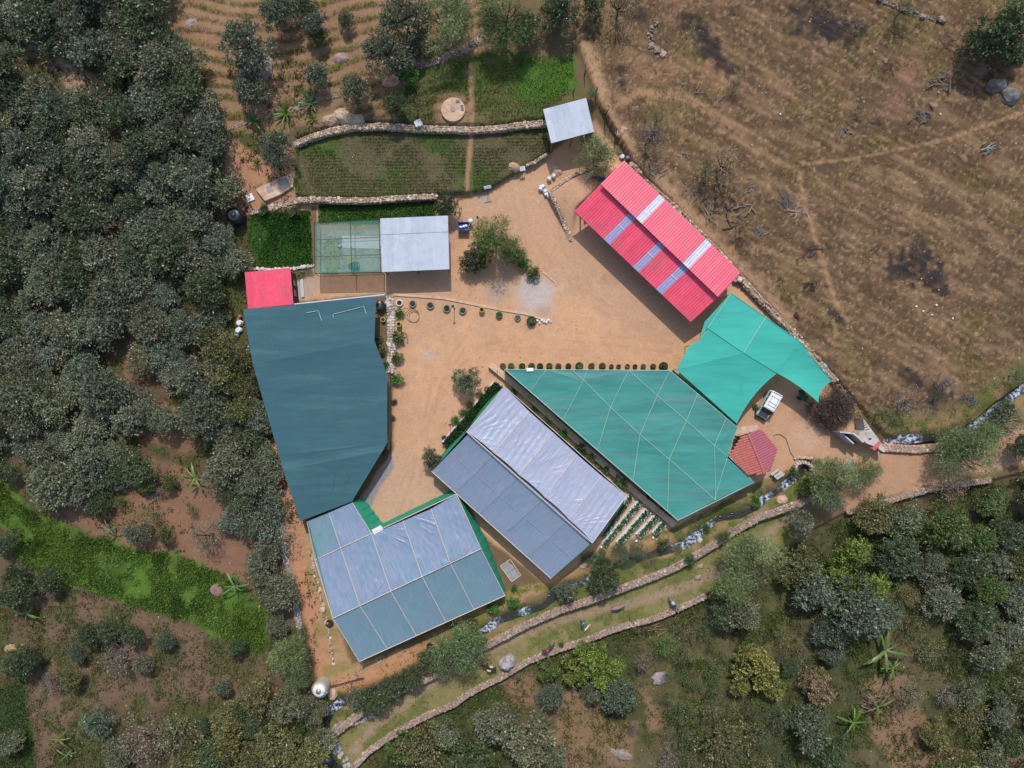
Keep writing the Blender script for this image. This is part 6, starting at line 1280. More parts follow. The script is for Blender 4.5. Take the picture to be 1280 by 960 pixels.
def agave(px, py, rpx, label, pal=(120, 158, 84), n=26):
    g = G(px, py); t = thing('agave', g, label, 'agave', 'agaves on the upper left wall'); s = rpx/PXM/1.45
    for k in range(n):
        o = bpy.data.objects.new('leaf', random.choice(AGV)); COL.objects.link(o); o.parent = t; q = s*random.uniform(.45, 1.2); o.scale = (q, q*.95, q); o.location = (0, 0, .15); o.rotation_euler = (0, random.uniform(-1.0, -.05), 2*PI*k/n*1.618+random.uniform(-.2, .2)); v = random.uniform(.4, 1.0); b = lin(pal); o.color = (b[0]*v*1.05, b[1]*v*.85, b[2]*v*.9, 1)
for a in [(282, 167, 15, 'yellowish agave at the forest edge, westmost of the wall agaves', (150, 152, 92)), (318, 152, 17, 'long-leaved agave straddling the rough wall, second from forest', (112, 156, 92)), (358, 143, 16, 'bright green agave third along the rough wall', (110, 152, 60)), (389, 130, 18, 'large upright bluish agave nearest the boulders', (96, 150, 90)), (392, 150, 9, 'small agave just below the large bluish one', (120, 150, 60)), (322, 205, 9, 'small spiky agave on orange soil above the cream slab', (120, 138, 70))]: agave(*a)

# ------------------------------------------------------------------ boulders, stumps, cut branches
def boulder(px, py, rx, ry, h, rz, col, label, name='boulder'):
    g = G(px, py, False); rd = random.Random(int(px*7+py)); N, M_ = 14, 8; vs = []; fs = []; sx, sy = rx/PXM, ry/PXM; c_, s_ = math.cos(rz), math.sin(rz); o = rd.random()*50
    for j in range(M_+1):
        ph = PI*.5*j/M_
        for i in range(N):
            a = 2*PI*i/N; x, y, z = math.cos(a)*math.cos(ph), math.sin(a)*math.cos(ph), math.sin(ph)
            k = .72+.55*float(fbm(np.array([x*2+o+z]), np.array([y*2+o-z]), .9, 5)[0]); x *= k*sx; y *= k*sy; vs.append((g.x+x*c_-y*s_, g.y+x*s_+y*c_, g.z-.25+z*h*k))
    for j in range(M_):
        for i in range(N): fs.append((j*N+i, j*N+(i+1) % N, (j+1)*N+(i+1) % N, (j+1)*N+i))
    fs.append(tuple(M_*N+i for i in range(N))); mb = MB(); mb.add(vs, fs); mname = 'rock_%d_%d' % (px, py); return tag(mb.build(name, mat(mname, warm(col), .9, .22, 1.6, .05, 5, stain=tuple(int(v*.75) for v in col)), None, False), label, 'boulder')
for a in [(321, 88, 22, 17, 1.6, .5, (150, 142, 142), 'big smooth grey boulder between trees on the top terraces'), (426, 73, 11, 8, .6, .2, (150, 138, 134), 'half-buried pinkish grey boulder on the top terraces'), (238, 28, 11, 7, .4, .6, (150, 142, 136), 'low flat rock on the highest terraces'), (489, 101, 14, 7, .5, .2, (186, 150, 140), 'pinkish flat boulder by the bright shrub above the cistern'), (515, 78, 7, 6, .5, .2, (190, 150, 140), 'pink rock at the lower end of the ragged bank'), (432, 146, 16, 9, .9, -.4, (182, 168, 152), 'pale boulder on the bank above the upper field'), (414, 150, 12, 8, .8, .2, (172, 154, 136), 'rounder tan boulder left of the pale one above upper field'), (447, 150, 9, 7, .8, .2, (178, 164, 150), 'small tan boulder right of the pale one above upper field'),
    (779, 163, 10, 8, .4, .3, (172, 152, 136), 'flat beige boulder behind the stake uphill of the feathery tree'), (643, 209, 9, 6, .7, -.3, (186, 160, 138), 'tan boulder by the small sign post'), (695, 213, 8, 9, .7, .3, (182, 158, 140), 'tan boulder above the two white drums'), (634, 828, 12, 9, 1.5, .5, (162, 162, 172), 'large pale grey boulder sitting on the lane wall'), (777, 942, 15, 8, .8, -.45, (146, 138, 132), 'long grey boulder on bare soil at the bottom edge'), (826, 848, 12, 9, .5, .3, (150, 148, 156), 'pale ashy boulder in the dark grass south of the lane'), (1245, 108, 14, 9, 1.2, .2, (122, 122, 124), 'dark grey boulder cluster, upper rock, in shade'), (1262, 121, 11, 12, 1.2, .9, (116, 118, 122), 'dark grey boulder cluster, lower rock, in shade'), (1225, 88, 9, 6, .5, .2, (120, 108, 98), 'brown rock uphill of the dark boulders'),
    (271, 738, 9, 10, .7, .2, (136, 112, 108), 'reddish grey boulder beside the meadow banana plant'), (898, 721, 7, 9, .8, .3, (144, 136, 126), 'grey upright rock beside the lane bend'), (875, 708, 5, 4, .5, .3, (160, 150, 140), 'small pale rock by the lane wall'), (873, 722, 5, 4, .5, .3, (150, 146, 140), 'small grey rock on the lane grass'), (1002, 683, 9, 5, .5, -.3, (150, 138, 130), 'rock shelf amid shrubs east of the lane'), (978, 625, 8, 6, .6, .3, (190, 168, 146), 'tan boulder at the top of the long wall near the stream'), (876, 676, 4.5, 3.5, .4, .2, (190, 190, 196), 'small whitish rock beside the white riffle'), (745, 698, 9, 4, .7, .6, (160, 158, 156), 'slab of grey rock below the second strawberry bed'), (730, 706, 9, 5, .6, .5, (178, 164, 148), 'pale rock slab at the greenhouse foot'),
    (1191, 553, 6, 4, .4, .2, (178, 160, 144), 'rock in the tall grass by the upper stream'), (1241, 548, 7, 4, .4, .2, (178, 158, 136), 'beige rock among shrubs near the east road'), (45, 58, 17, 7, .6, -.5, (170, 164, 158), 'pale outcrop boulder in the forest clearing, upper end'), (78, 78, 13, 9, .6, -.5, (178, 156, 132), 'tan outcrop boulder in the forest clearing, lower end'), (148, 610, 8, 5, .4, .1, (150, 148, 150), 'small whitish rock above the bright meadow'), (12, 810, 9, 6, .5, .1, (160, 140, 110), 'sandy rock at the left edge'), (415, 868, 6, 8, .5, .2, (196, 172, 150), 'pale rock east of the white domed tank'), (474, 826, 6, 5, .3, .2, (180, 168, 140), 'pale rock beside the ladder'), (417, 935, 5, 6, .3, .2, (150, 152, 158), 'grey stepping rock in the lower stream')]: boulder(*a)
def branches(px, py, n, L, spreadpx, label, col=(128, 118, 112), r=.045, ang=None, up=.25):
    g = G(px, py); rd = random.Random(int(px+py*3)); mb = MB()
    for i in range(n):
        a = (ang if ang is not None else rd.uniform(0, PI))+rd.gauss(0, .5 if ang is not None else .2); l = L*rd.uniform(.4, 1.1); c = g+Vector((rd.gauss(0, spreadpx/PXM*.5), rd.gauss(0, spreadpx/PXM*.4), .08+rd.random()*up)); d = Vector((math.cos(a), math.sin(a), rd.uniform(-.08, .15)))*l*.5; b = Vector((-d.y, d.x, 0))*rd.uniform(-.25, .25)
        rr = r*rd.uniform(.5, 1.4); mb.tube([c-d, c+b, c+d], rr, 5, cjit(L3(col), .3), r2=rr*.5)
        if rd.random() < .6: mb.tube([c+b, c+b+Vector((d.x*.5-d.y*.5, d.y*.5+d.x*.5, .1))], rr*.6, 4, cjit(L3(col), .3), r2=rr*.25)
    return tag(mb.build('branch_pile', M_STONE), label, 'branches', 'cut branches on the hillside')
for a in [(866, 239, 30, 1.3, 16, 'dense pile of grey cut branches uphill of the barn', (120, 114, 112)), (906, 256, 26, 1.5, 16, 'blackened brush pile right of the grey branch pile', (60, 58, 70)), (980, 251, 40, 1.6, 15, 'heap of thin dark twigs beside the narrow footpath', (118, 110, 110)), (994, 262, 18, 1.8, 12, 'bleached pinkish branches next to the footpath twigs', (176, 158, 152)), (931, 263, 8, 1.6, 14, 'few split logs lying on bare orange soil', (140, 130, 118), .09), (946, 288, 26, 1.3, 12, 'round heap of grey sticks below the split logs', (130, 124, 120)), (938, 238, 9, 1.3, 12, 'scattered pale sticks uphill of the split logs', (150, 142, 134)), (924, 280, 9, 2.0, 16, 'curved limbs around a dug orange hollow', (120, 100, 84), .1), (885, 266, 4, 3.6, 8, 'long thin trunk pointing down toward the barn', (130, 122, 100), .1, -.95),
    (1056, 162, 6, 2.0, 10, 'forked grey limb on the middle hillside', (124, 116, 112), .09), (1177, 102, 12, 2.2, 14, 'crossed heavy limbs on the reddish leaf litter', (104, 98, 92), .11), (1152, 144, 18, 1.6, 14, 'tangle of greenish grey limbs near the pale paper scrap', (112, 110, 106), .07), (1097, 154, 14, 1.1, 10, 'dark twig heap on the middle hillside', (84, 74, 72)), (1112, 86, 14, 1.3, 12, 'thin twig heap left of the reddish litter', (96, 88, 84)), (1237, 185, 10, 1.5, 10, 'bundle of pale logs beside red soil near the right edge', (140, 142, 136), .1, .3), (1070, 26, 10, 1.4, 14, 'crossed sticks below the large burnt patch', (112, 104, 98)), (1182, 54, 12, 1.6, 14, 'bare limbs near the upper right trees', (84, 76, 72)), (1016, 118, 8, 1.0, 8, 'small pale twig heap on the ploughed rows', (150, 140, 130)),
    (1007, 314, 22, 2.2, 16, 'star of thin black twigs left of the footpath', (72, 64, 66), .04), (1012, 357, 12, 1.5, 8, 'small black twig star lower down the footpath', (56, 50, 52), .05), (973, 348, 5, .8, 5, 'little dark stick cluster on bare soil above the awning', (60, 52, 50)), (994, 396, 3, 1.2, 3, 'short dark log above the awning', (84, 66, 56), .12, -1.0), (863, 115, 6, 1.3, 10, 'arched pale sticks under the burnt patch', (140, 128, 118)), (897, 128, 7, 1.2, 10, 'pale sticks near the two blue-green saplings', (150, 140, 132)), (1058, 490, 22, 2.6, 12, 'long pale poles lying along the wall above the leafless bush', (186, 164, 134), .06, -.95), (1072, 512, 18, 2.2, 10, 'dry brushwood beside the gatehouse roof slab', (190, 160, 120), .05, -1.1), (1046, 478, 8, 1.5, 8, 'few poles by the tip of the awning', (150, 140, 120), .06, -.9), (855, 190, 5, 1.2, 10, 'thin sticks above the barn', (160, 150, 140)), (820, 165, 10, 1.4, 10, 'grey prunings under the bare shrubs', (120, 110, 104)), (818, 214, 16, 1.2, 12, 'grey rubble and prunings behind the barn tip', (150, 146, 146)),
    (1178, 482, 16, 1.3, 12, 'ash-grey prunings, upper heap near the stream', (104, 100, 108)), (1207, 500, 16, 1.3, 12, 'ash-grey prunings, right heap near the stream', (104, 100, 108)), (1160, 508, 16, 1.3, 12, 'ash-grey prunings, lower heap near the stream', (104, 100, 104)), (865, 778, 60, 1.6, 60, 'long belt of brushwood piled along the lower lane wall', (130, 104, 84), .04, .35), (820, 776, 30, 1.4, 26, 'brushwood heap at the middle of the lower wall', (150, 118, 90), .04, .3), (710, 820, 10, 1.4, 10, 'few dry sticks beside the lime green roadside tree', (140, 110, 84), .04, .3), (1088, 872, 40, 1.3, 22, 'dead banana leaves piled between the banana plants', (140, 118, 104), .06, -.4), (192, 621, 14, 1.1, 8, 'grey cut stems piled in the left clearing', (130, 122, 122)), (272, 656, 12, 1.2, 10, 'grey prunings near the west track trees', (130, 122, 120)), (1182, 869, 8, 2.0, 12, 'bleached forked branch on the lower right slope', (160, 154, 150), .05)]: branches(*a)
for k, (x, y) in enumerate([(1145, 383), (1170, 381.5), (1153.5, 389), (1164.5, 393.5), (1190.5, 398), (975, 143), (1175, 143)]):
    g = G(x, y); mb = MB(); mb.rock((g.x, g.y, g.z+.1), (.35, .28, .2), k); tag(mb.build('litter_bag', M_WPLAS), ['white scrap, leftmost of the four', 'white scrap, upper right of the four', 'white scrap, small middle one of the four', 'white scrap, largest and lowest of the four', 'tiny pale scrap right of the group', 'pale scrap', 'white scrap near crossed limbs'][k]+' on the dry hillside', 'litter')

# ------------------------------------------------------------------ vehicle
def suv():
    g = G(957, 507, False); ang = math.atan2(28, -16)          # forward points down-left in the picture: local -X
    fx, fy = -16, -28; L = math.hypot(fx, fy); rz = math.atan2(fy/L, fx/L)    # local +X = forward
    t = thing('off_road_car', (g.x, g.y, 0.02), 'boxy white off-road car with roof rack parked beside the green awning', 'car', None, rz)
    wp = mat('car_white', (236, 240, 242), .28, .03, 1, spec=.6, coords='o'); lg = mat('car_pale_green', (186, 206, 200), .3, .04, 1, spec=.6)
    # body: cross sections along x: (x, half width, z bottom, z top)
    def loft(secs, m, name, smooth=False):
        mb = MB(); vs = []; fs = []
        for x, w, z0, z1, tw in secs: vs += [(x, -w, z0), (x, -w, (z0+z1)/2), (x, -tw, z1), (x, tw, z1), (x, w, (z0+z1)/2), (x, w, z0)]
        n_ = len(secs)
        for i in range(n_-1):
            for k in range(6): fs.append((i*6+k, i*6+(k+1) % 6, (i+1)*6+(k+1) % 6, (i+1)*6+k))
        fs += [tuple(range(6))[::-1], tuple((n_-1)*6+k for k in range(6))]; mb.add(vs, fs); return mb.build(name, m, t, smooth, True)
    loft([(-2.1, .84, .5, 1.05, .80), (-2.0, .90, .42, 1.12, .86), (.95, .90, .40, 1.12, .86), (1.0, .88, .40, 1.08, .80), (1.65, .84, .42, .98, .72), (1.8, .78, .5, .85, .66)], lg, 'body')
    loft([(-2.02, .80, 1.1, 1.82, .74), (-1.9, .84, 1.1, 1.9, .78), (.35, .84, 1.1, 1.9, .78), (.55, .82, 1.1, 1.84, .74)], wp, 'cabin')
    mb = MB(); mb.add([(-1.98, -.77, 1.9), (.5, -.77, 1.88), (.5, .77, 1.88), (-1.98, .77, 1.9), (-1.9, -.7, 1.98), (.38, -.7, 1.97), (.38, .7, 1.97), (-1.9, .7, 1.98)], [(0, 1, 5, 4), (1, 2, 6, 5), (2, 3, 7, 6), (3, 0, 4, 7), (4, 5, 6, 7)]); rf_ = mb.build('roof', wp, t, False, True)
    mb = MB(); mb.add([(.56, -.74, 1.82), (.56, .74, 1.82), (1.05, .78, 1.13), (1.05, -.78, 1.13)], [(0, 1, 2, 3)]); mb.build('windscreen', M_GLASS, t, False, True)
    for y in (-.845, .845):
        for x0, x1 in ((-1.8, -1.05), (-.95, -.3), (-.2, .4)): mb = MB(); mb.box(((x0+x1)/2, y*.985, 1.5), (x1-x0, .03, .42)); mb.build('window', M_GLASS, t, False, True)
    mb = MB(); mb.box((-2.03, 0, 1.5), (.03, 1.2, .42)); mb.build('rear_window', M_GLASS, t, False, True)
    mb = MB(); mb.box((1.35, 0, 1.05), (.6, 1.35, .06)); mb.build('bonnet', mat('dark_bonnet', (52, 58, 66), .3, .1, 2, spec=.6), t, False, True)
    for y in (-.6, .6): mb = MB(); mb.tube([(1.76, y, .78), (1.83, y, .78)], .13, 12); mb.build('headlight', M_STEEL, t, False, True)
    for x in (-1.35, 1.15):
        for y in (-.82, .82):
            mb = MB(); mb.tube([(x, y-.13, .38), (x, y+.13, .38)], .38, 18); wh = mb.build('wheel', M_RUBBER, t, False, True); mb = MB(); mb.tube([(x, y-.14, .38), (x, y+.14, .38)], .2, 12); rim = mb.build('rim', M_STEEL, wh, False, True)
    mb = MB(); mb.box((1.85, 0, .5), (.14, 1.6, .18)); mb.build('bumper', M_BLACK, t, False, True); mb = MB(); mb.box((-2.15, 0, .5), (.12, 1.6, .16)); mb.build('bumper', M_BLACK, t, False, True)
    mb = MB()
    for y in (-.5, .5): mb.tube([(-1.35, y, 2.08), (.05, y, 2.08)], .03, 5)
    for x in (-1.3, -.45, 0.0): mb.tube([(x, -.62, 2.08), (x, .62, 2.08)], .03, 5)
    for x in (-1.3, 0):
        for y in (-.5, .5): mb.tube([(x, y, 1.95), (x, y, 2.08)], .025, 5)
    mb.build('roof_rack', M_STEEL, t, False, True)
    for k in range(4): mb = MB(); mb.box((-1.82, -.5+k*.33, 2.0), (.12, .26, .03)); mb.build('roof_vent', M_BLACK, t, False, True)
    for y in (-1.0, 1.0): mb = MB(); mb.box((.75, y, 1.3), (.12, .18, .2)); mb.build('mirror', M_BLACK, t, False, True)
suv()
def green_cart():
    g = G(1002, 496, False); t = thing('handcart', (g.x, g.y, 0), 'small green handcart with black wheel peeking from under the awning wing', 'cart', None, -.65)
    mb = MB(); mb.box((0, 0, .6), (1.1, .75, .08)); mb.box((0, .36, .75), (1.1, .05, .3)); mb.box((0, -.36, .75), (1.1, .05, .3)); mb.box((.52, 0, .75), (.05, .72, .3)); mb.build('tray', M_GREENP, t, False, True)
    for y in (-.5, .5): mb = MB(); mb.tube([(-.3, y-.06, .4), (-.3, y+.06, .4)], .38, 16); mb.build('wheel', M_RUBBER, t, False, True)
    for y in (-.25, .25): mb = MB(); mb.tube([(.5, y, .6), (1.3, y*.6, .5), (1.7, 0, .4)], .035, 6); mb.build('handle', M_DARKWOOD, t, False, True)
    mb = MB(); mb.lathe([(.3, .64), (.36, .9), (.2, 1.0), (0, 1.02)], (-.75, .35, 0), 14); mb.build('motor', M_BLACK, t, False, True)
green_cart()
planter(943, 508, 3.2, .4, 'green', 'lime', 'small planter with lime green leaves at the awning edge near the car', gp)
plant('S', 1023, 578, 5, 'lime', 'bright lime shrub right above the culvert mouth', 'shrub', 'shrub', 'garden shrubs')

# ------------------------------------------------------------------ person and animals (skinned skeletons)
def skinned(name, nodes, edges, m, parent, sub=2):
    me = bpy.data.meshes.new(name); me.from_pydata([n_[:3] for n_ in nodes], edges, []); o = obj(name, me, parent, True)
    md = o.modifiers.new('Skin', 'SKIN'); md.use_smooth_shade = True
    sv = me.skin_vertices[0].data
    for i, n_ in enumerate(nodes): sv[i].radius = (n_[3], n_[4] if len(n_) > 4 else n_[3]); sv[i].use_root = (i == 0)
    s2 = o.modifiers.new('Sub', 'SUBSURF'); s2.levels = sub; s2.render_levels = sub
    me.materials.append(m); return o
def donkey(px, py, face, coat, label, load=None, bend=0.0):
    """face: heading in radians, world"""
    g = G(px, py, False); t = thing('donkey', g, label, 'donkey', 'donkeys grazing in the grassy lane', face)
    N = [(-.62, 0, 1.0, .20, .22), (-.2, 0, 1.0, .25, .27), (.25, 0, 1.0, .24, .27), (.6, 0, 1.02, .17, .22), (.88, .04*bend, 1.12, .12, .13), (1.12, .2*bend, .95, .09, .10), (1.25, .3*bend, .72, .085, .09), (1.32, .36*bend, .5, .06, .06)]
    E = [(0, 1), (1, 2), (2, 3), (3, 4), (4, 5), (5, 6), (6, 7)]
    for sx, y, a in ((-.62, .14, 0), (-.62, -.14, 0), (.55, .12, 3), (.55, -.12, 3)):
        i = len(N); back = sx < 0
        if back: N += [(sx-.02, y, .78, .11), (sx+.06, y, .58, .065), (sx-.10, y, .40, .045), (sx-.06, y, .12, .035), (sx-.02, y, .03, .045)]
        else: N += [(sx, y, .75, .085), (sx+.02, y, .45, .05), (sx, y, .40, .045), (sx, y, .12, .033), (sx+.03, y, .03, .045)]
        E += [(a, i)]+[(i+k, i+k+1) for k in range(4)]
    i = len(N); N += [(-.84, 0, 1.02, .04), (-.95, .02, .75, .025), (-.97, .04, .5, .04)]; E += [(0, i), (i, i+1), (i+1, i+2)]
    skinned('body', N, E, coat, t)
    for s in (-1, 1):
        mb = MB(); b0 = Vector((1.10, .2*bend+s*.06, 1.02)); mb.tube([b0, b0+Vector((-.06, s*.07, .14)), b0+Vector((-.10, s*.09, .27))], .04, 6, r2=.012); mb.build('ear', coat, t, True, True)
    mb = MB(); mb.tube([(.55, 0, 1.26), (.8, .02, 1.26), (1.05, .16*bend, 1.07)], .035, 6); mb.build('mane', M_BLACK, t, True, True)
    if load:
        for (x, y, z, sx, sy, sz, m, nm) in load: mb = MB(); mb.rock((x, y, z), (sx, sy, sz), .2, jit=.08); mb.build(nm, m, t, True, True)
C1 = mat('donkey_dun', (150, 128, 120), .9, .15, 6, coords='o'); C2 = mat('donkey_grey', (112, 112, 114), .9, .2, 6, coords='o'); C3 = mat('donkey_dark', (72, 64, 66), .9, .2, 6, coords='o'); C4 = mat('donkey_black', (46, 42, 42), .9, .2, 6, coords='o')
RB = mat('red_blanket', (150, 70, 72), .9, .3, 8); SKc = mat('pale_blanket', (170, 180, 186), .8, .2, 6); BG = mat('beige_sack', (204, 184, 148), .8, .2, 6)
donkey(771, 757, .28, C1, 'dun pinkish donkey beneath the dark tree at the lane wall', [(0, 0, 1.28, .5, .3, .12, C1, 'pack_pad')], 1)
donkey(839.5, 751.5, -.95, C2, 'grey donkey with pale blanket facing the lower wall, eastmost', [(-.1, 0, 1.27, .7, .55, .12, SKc, 'blanket'), (.35, 0, 1.27, .3, .52, .1, M_BLACK, 'strap')], .2)
donkey(684, 809, .65, C3, 'dark donkey carrying a red patterned load beside the lower wall', [(-.05, .0, 1.3, .62, .5, .2, RB, 'load'), (-.05, .22, 1.15, .4, .16, .3, RB, 'load')], .3)
donkey(613.5, 832, 2.75, C4, 'black donkey loaded with two beige sacks near the grey boulder', [(.1, .3, 1.15, .75, .3, .4, BG, 'sack'), (.0, -.3, 1.15, .75, .3, .4, BG, 'sack')], .4)
def dog():
    g = G(733.5, 783.5, False); t = thing('dog', g, 'small cream dog lying in the lane beside the person in blue', 'dog', None, .9); cm = mat('cream_coat', (226, 208, 190), .9, .1, 6)
    N = [(-.34, 0, .45, .13), (0, 0, .46, .14), (.3, 0, .48, .13), (.45, 0, .56, .08), (.56, .02, .62, .085), (.70, .03, .57, .045)]; E = [(0, 1), (1, 2), (2, 3), (3, 4), (4, 5)]
    for x, y, a in ((-.34, .09, 0), (-.34, -.09, 0), (.28, .08, 2), (.28, -.08, 2)):
        i = len(N); b = x < 0; N += [(x+(.05 if b else 0), y, .28, .05 if b else .04), (x-(.06 if b else 0), y, .16, .03), (x, y, .02, .035)]; E += [(a, i), (i, i+1), (i+1, i+2)]
    i = len(N); N += [(-.52, .02, .5, .03), (-.68, .06, .6, .02)]; E += [(0, i), (i, i+1)]; skinned('body', N, E, cm, t)
    for s in (-1, 1): mb = MB(); mb.tube([(.54, s*.06, .69), (.52, s*.1, .76)], .03, 5, r2=.01); mb.build('ear', cm, t, True, True)
dog()
MARKS_ = None
def person():
    g = G(727.5, 776, False); t = thing('person', g, 'person in bright blue top and dark trousers walking a dog in the lane', 'person', None, -.8)
    sk = mat('skin', (150, 104, 80), .6, .08, 8); top = mat('blue_top', (66, 168, 204), .8, .15, 8); tr = mat('dark_trousers', (40, 46, 60), .9, .15, 8); hair = mat('dark_hair', (30, 24, 22), .6, .2, 10)
    # facing +X locally
    N = [(0, 0, .95, .14, .12), (.0, 0, 1.15, .13, .16), (.01, 0, 1.35, .13, .19), (.01, 0, 1.45, .07, .09), (.02, 0, 1.53, .05, .05), (.03, 0, 1.62, .09, .08), (.035, 0, 1.70, .085, .075)]
    E = [(0, 1), (1, 2), (2, 3), (3, 4), (4, 5), (5, 6)]
    for s in (-1, 1):
        i = len(N); f = .16*s; N += [(0, s*.1, .86, .085), (.06+f*.5, s*.1, .48, .055), (f, s*.1, .10, .038), (f+.12, s*.11, .04, .035)]; E += [(0, i), (i, i+1), (i+1, i+2), (i+2, i+3)]
        i = len(N); sw = -.12*s; N += [(.0, s*.19, 1.40, .06), (.02+sw, s*.25, 1.14, .042), (.10+sw*1.6, s*.27, .90, .03), (.13+sw*1.6, s*.27, .84, .032)]; E += [(2, i), (i, i+1), (i+1, i+2), (i+2, i+3)]
        hx, hy, hz = .13+sw*1.6, s*.27, .84
        for k in range(4): j = len(N); o_ = (k-1.5)*.02; ln = (.06, .075, .07, .055)[k]; N += [(hx+o_, hy, hz-.04, .009), (hx+o_+.008, hy-s*.012, hz-.04-ln, .008)]; E += [(i+3, j), (j, j+1)]
        j = len(N); N += [(hx+.04, hy-s*.01, hz-.01, .01), (hx+.055, hy-s*.02, hz-.045, .009)]; E += [(i+3, j), (j, j+1)]
    body = skinned('body', N, E, sk, t, 2)
    def shell(name, N2, E2, m): skinned(name, N2, E2, m, t, 2)
    k = 1.14
    shell('top', [(0, 0, .98, .165, .15), (0, 0, 1.15, .155, .185), (.01, 0, 1.36, .155, .215), (.01, 0, 1.44, .09, .12), (.0, -.20, 1.40, .08), (.14, -.25, 1.14, .062), (.0, .20, 1.40, .08), (-.10, .25, 1.14, .062)], [(0, 1), (1, 2), (2, 3), (2, 4), (4, 5), (2, 6), (6, 7)], top)
    shell('trousers', [(0, 0, .94, .16, .15), (0, -.1, .84, .11), (-.02, -.1, .48, .075), (-.16, -.1, .12, .06), (0, .1, .84, .11), (.14, .1, .48, .075), (.16, .1, .12, .06)], [(0, 1), (1, 2), (2, 3), (0, 4), (4, 5), (5, 6)], tr)
    shell('hair', [(-.01, 0, 1.74, .095, .09), (-.04, 0, 1.66, .085, .085), (-.06, 0, 1.58, .05, .06)], [(0, 1), (1, 2)], hair)
    for s in (-1, 1): mb = MB(); mb.box((.115, s*.03, 1.66), (.02, .02, .015)); mb.build('eye', M_BLACK, t, False, True); mb = MB(); mb.box((.04, s*.085, 1.65), (.03, .02, .05)); mb.build('ear', sk, t, False, True)
    mb = MB(); mb.box((.13, 0, 1.63), (.03, .02, .04)); mb.build('nose', sk, t, False, True); mb = MB(); mb.box((.118, 0, 1.595), (.02, .04, .01)); mb.build('mouth', RB, t, False, True)
    for s in (-1, 1): mb = MB(); mb.box((.16*s+.06, s*.1, .035), (.26, .1, .08)); mb.build('shoe', M_BLACK, t, False, True)
person()

# ------------------------------------------------------------------ ground cover nobody could count
def cover(name, label, n, mask, L, Wd, cols, seed, up=1.0, hmin=0, k=1, box=(-40, -40, 1320, 1000), cluster=0, lean=.6):
    rs = np.random.RandomState(seed); m = int(n*6); x = rs.uniform(box[0], box[2], m); y = rs.uniform(box[1], box[3], m)
    w = mask(x, y); keep = rs.uniform(0, 1, m) < w; x, y = x[keep][:n], y[keep][:n]
    if cluster: x = np.repeat(x, cluster)+rs.normal(0, 1.6, len(x)*cluster); y = np.repeat(y, cluster)+rs.normal(0, 1.6, len(y)*cluster)
    z = Zimg(x, y); kk = (CAMH-z)/CAMH; C = np.column_stack([(x-640)/PXM*kk, (480-y)/PXM*kk, z+hmin-.02]); D = rs.normal(size=(len(x), 3))*lean; D[:, 2] = np.abs(D[:, 2])+up
    cl = np.array([lc(c) for c in cols]); ci = (fbm(x, y, 40, seed+3)*1.4*len(cols)-.2*len(cols)+rs.uniform(-.8, .8, len(x))).astype(int).clip(0, len(cols)-1); col = cl[ci]*rs.uniform(.65, 1.35, (len(x), 1))
    V, F, Cc = leaves(C, D, L, Wd, col, rs); return tag(obj(name, npmesh(name, V, F, M_GRASS, Cc)), label, None, None, 'stuff')
nohouse = lambda x, y: (sdpoly(x, y, YARD) < -1)
def m_hill(x, y):
    d = sdpoly(x, y, HILLP); ph = x*0.50-y*0.86+9*(fbm(x, y, 130, 5)-.5); pth = dline(x, y, [(900, 160), (960, 195), (1000, 215), (1005, 250), (1020, 300), (1032, 340), (1045, 380)])
    rr = 0.5+0.5*np.sin(2*PI*ph/9.5+1.2); return (d > 3)*np.where(x > 860, .35+.65*(1-rr), 1)*(.25+.75*sst(.4, .6, fbm(x*.5+y*.86, ph*3.2, 26, 12, 4)))*sst(1, 5, pth)
cover('dry_grass', 'dry straw-coloured grass tufts over the hillside', 17000, m_hill, .24, .05, [(128, 101, 73), (106, 84, 60), (92, 76, 52), (142, 113, 82), (80, 63, 48)], 1, .55, cluster=4, lean=.7)
def m_hillg(x, y): return (sdpoly(x, y, HILLP) > 3)*sst(.56, .7, fbm(x, y, 45, 6, 4))*.8
cover('hillside_weeds', 'olive weeds in patches on the dry hillside', 5000, m_hillg, .30, .08, [(98, 98, 54), (84, 84, 50), (112, 104, 60)], 2, .4, cluster=4)
def m_se(x, y):
    return (y > yof(FULL_S, x)+5)*(x > 395)*(.16+.84*sst(.40, .55, fbm(x, y, 22, 2, 4)))*(1-.8*sst(.56, .66, fbm(x, y, 45, 6, 4)))
cover('undergrowth', 'low mixed undergrowth on the south-east slope', 26000, m_se, .38, .15, [(66, 78, 40), (82, 92, 48), (96, 102, 52), (70, 72, 46), (112, 108, 66)], 3, .3, cluster=5, lean=.8)
def m_sw(x, y): return ((x < 400)*(y > 60)*(sdpoly(x, y, MEADOW) < -2)*(sdpoly(x, y, YARD) < -3)*sst(.48, .6, fbm(x, y, 45, 6, 4))*sst(410, 380, x)).astype(float)
cover('undergrowth', 'low green undergrowth between the trees of the western slope', 9000, m_sw, .34, .14, [(70, 84, 40), (84, 98, 44), (60, 72, 42), (98, 104, 58)], 4, .3, cluster=5, lean=.8)
def m_sws(x, y): return ((x < 345)*(y > 715)*(sdpoly(x, y, MEADOW) < -4)).astype(float)*(.12+.88*sst(.42, .56, fbm(x, y, 22, 2, 4)))
cover('undergrowth', 'scattered weeds and low scrub on the bare slope below the meadow', 5000, m_sws, .34, .13, [(74, 84, 44), (92, 98, 54), (104, 100, 62), (84, 80, 54)], 14, .3, cluster=4, box=(-30, 700, 380, 990), lean=.8)
cover('meadow_grass', 'lush bright green meadow grass', 16000, lambda x, y: (sdpoly(x, y, MEADOW) > -5+10*vn(x, y, 16, 2))*sst(.3, .5, fbm(x, y, 18, 71)), .42, .09, [(82, 110, 46), (100, 132, 54), (118, 146, 66), (72, 98, 42)], 5, .6, cluster=3, box=(-30, 540, 340, 830), lean=.6)
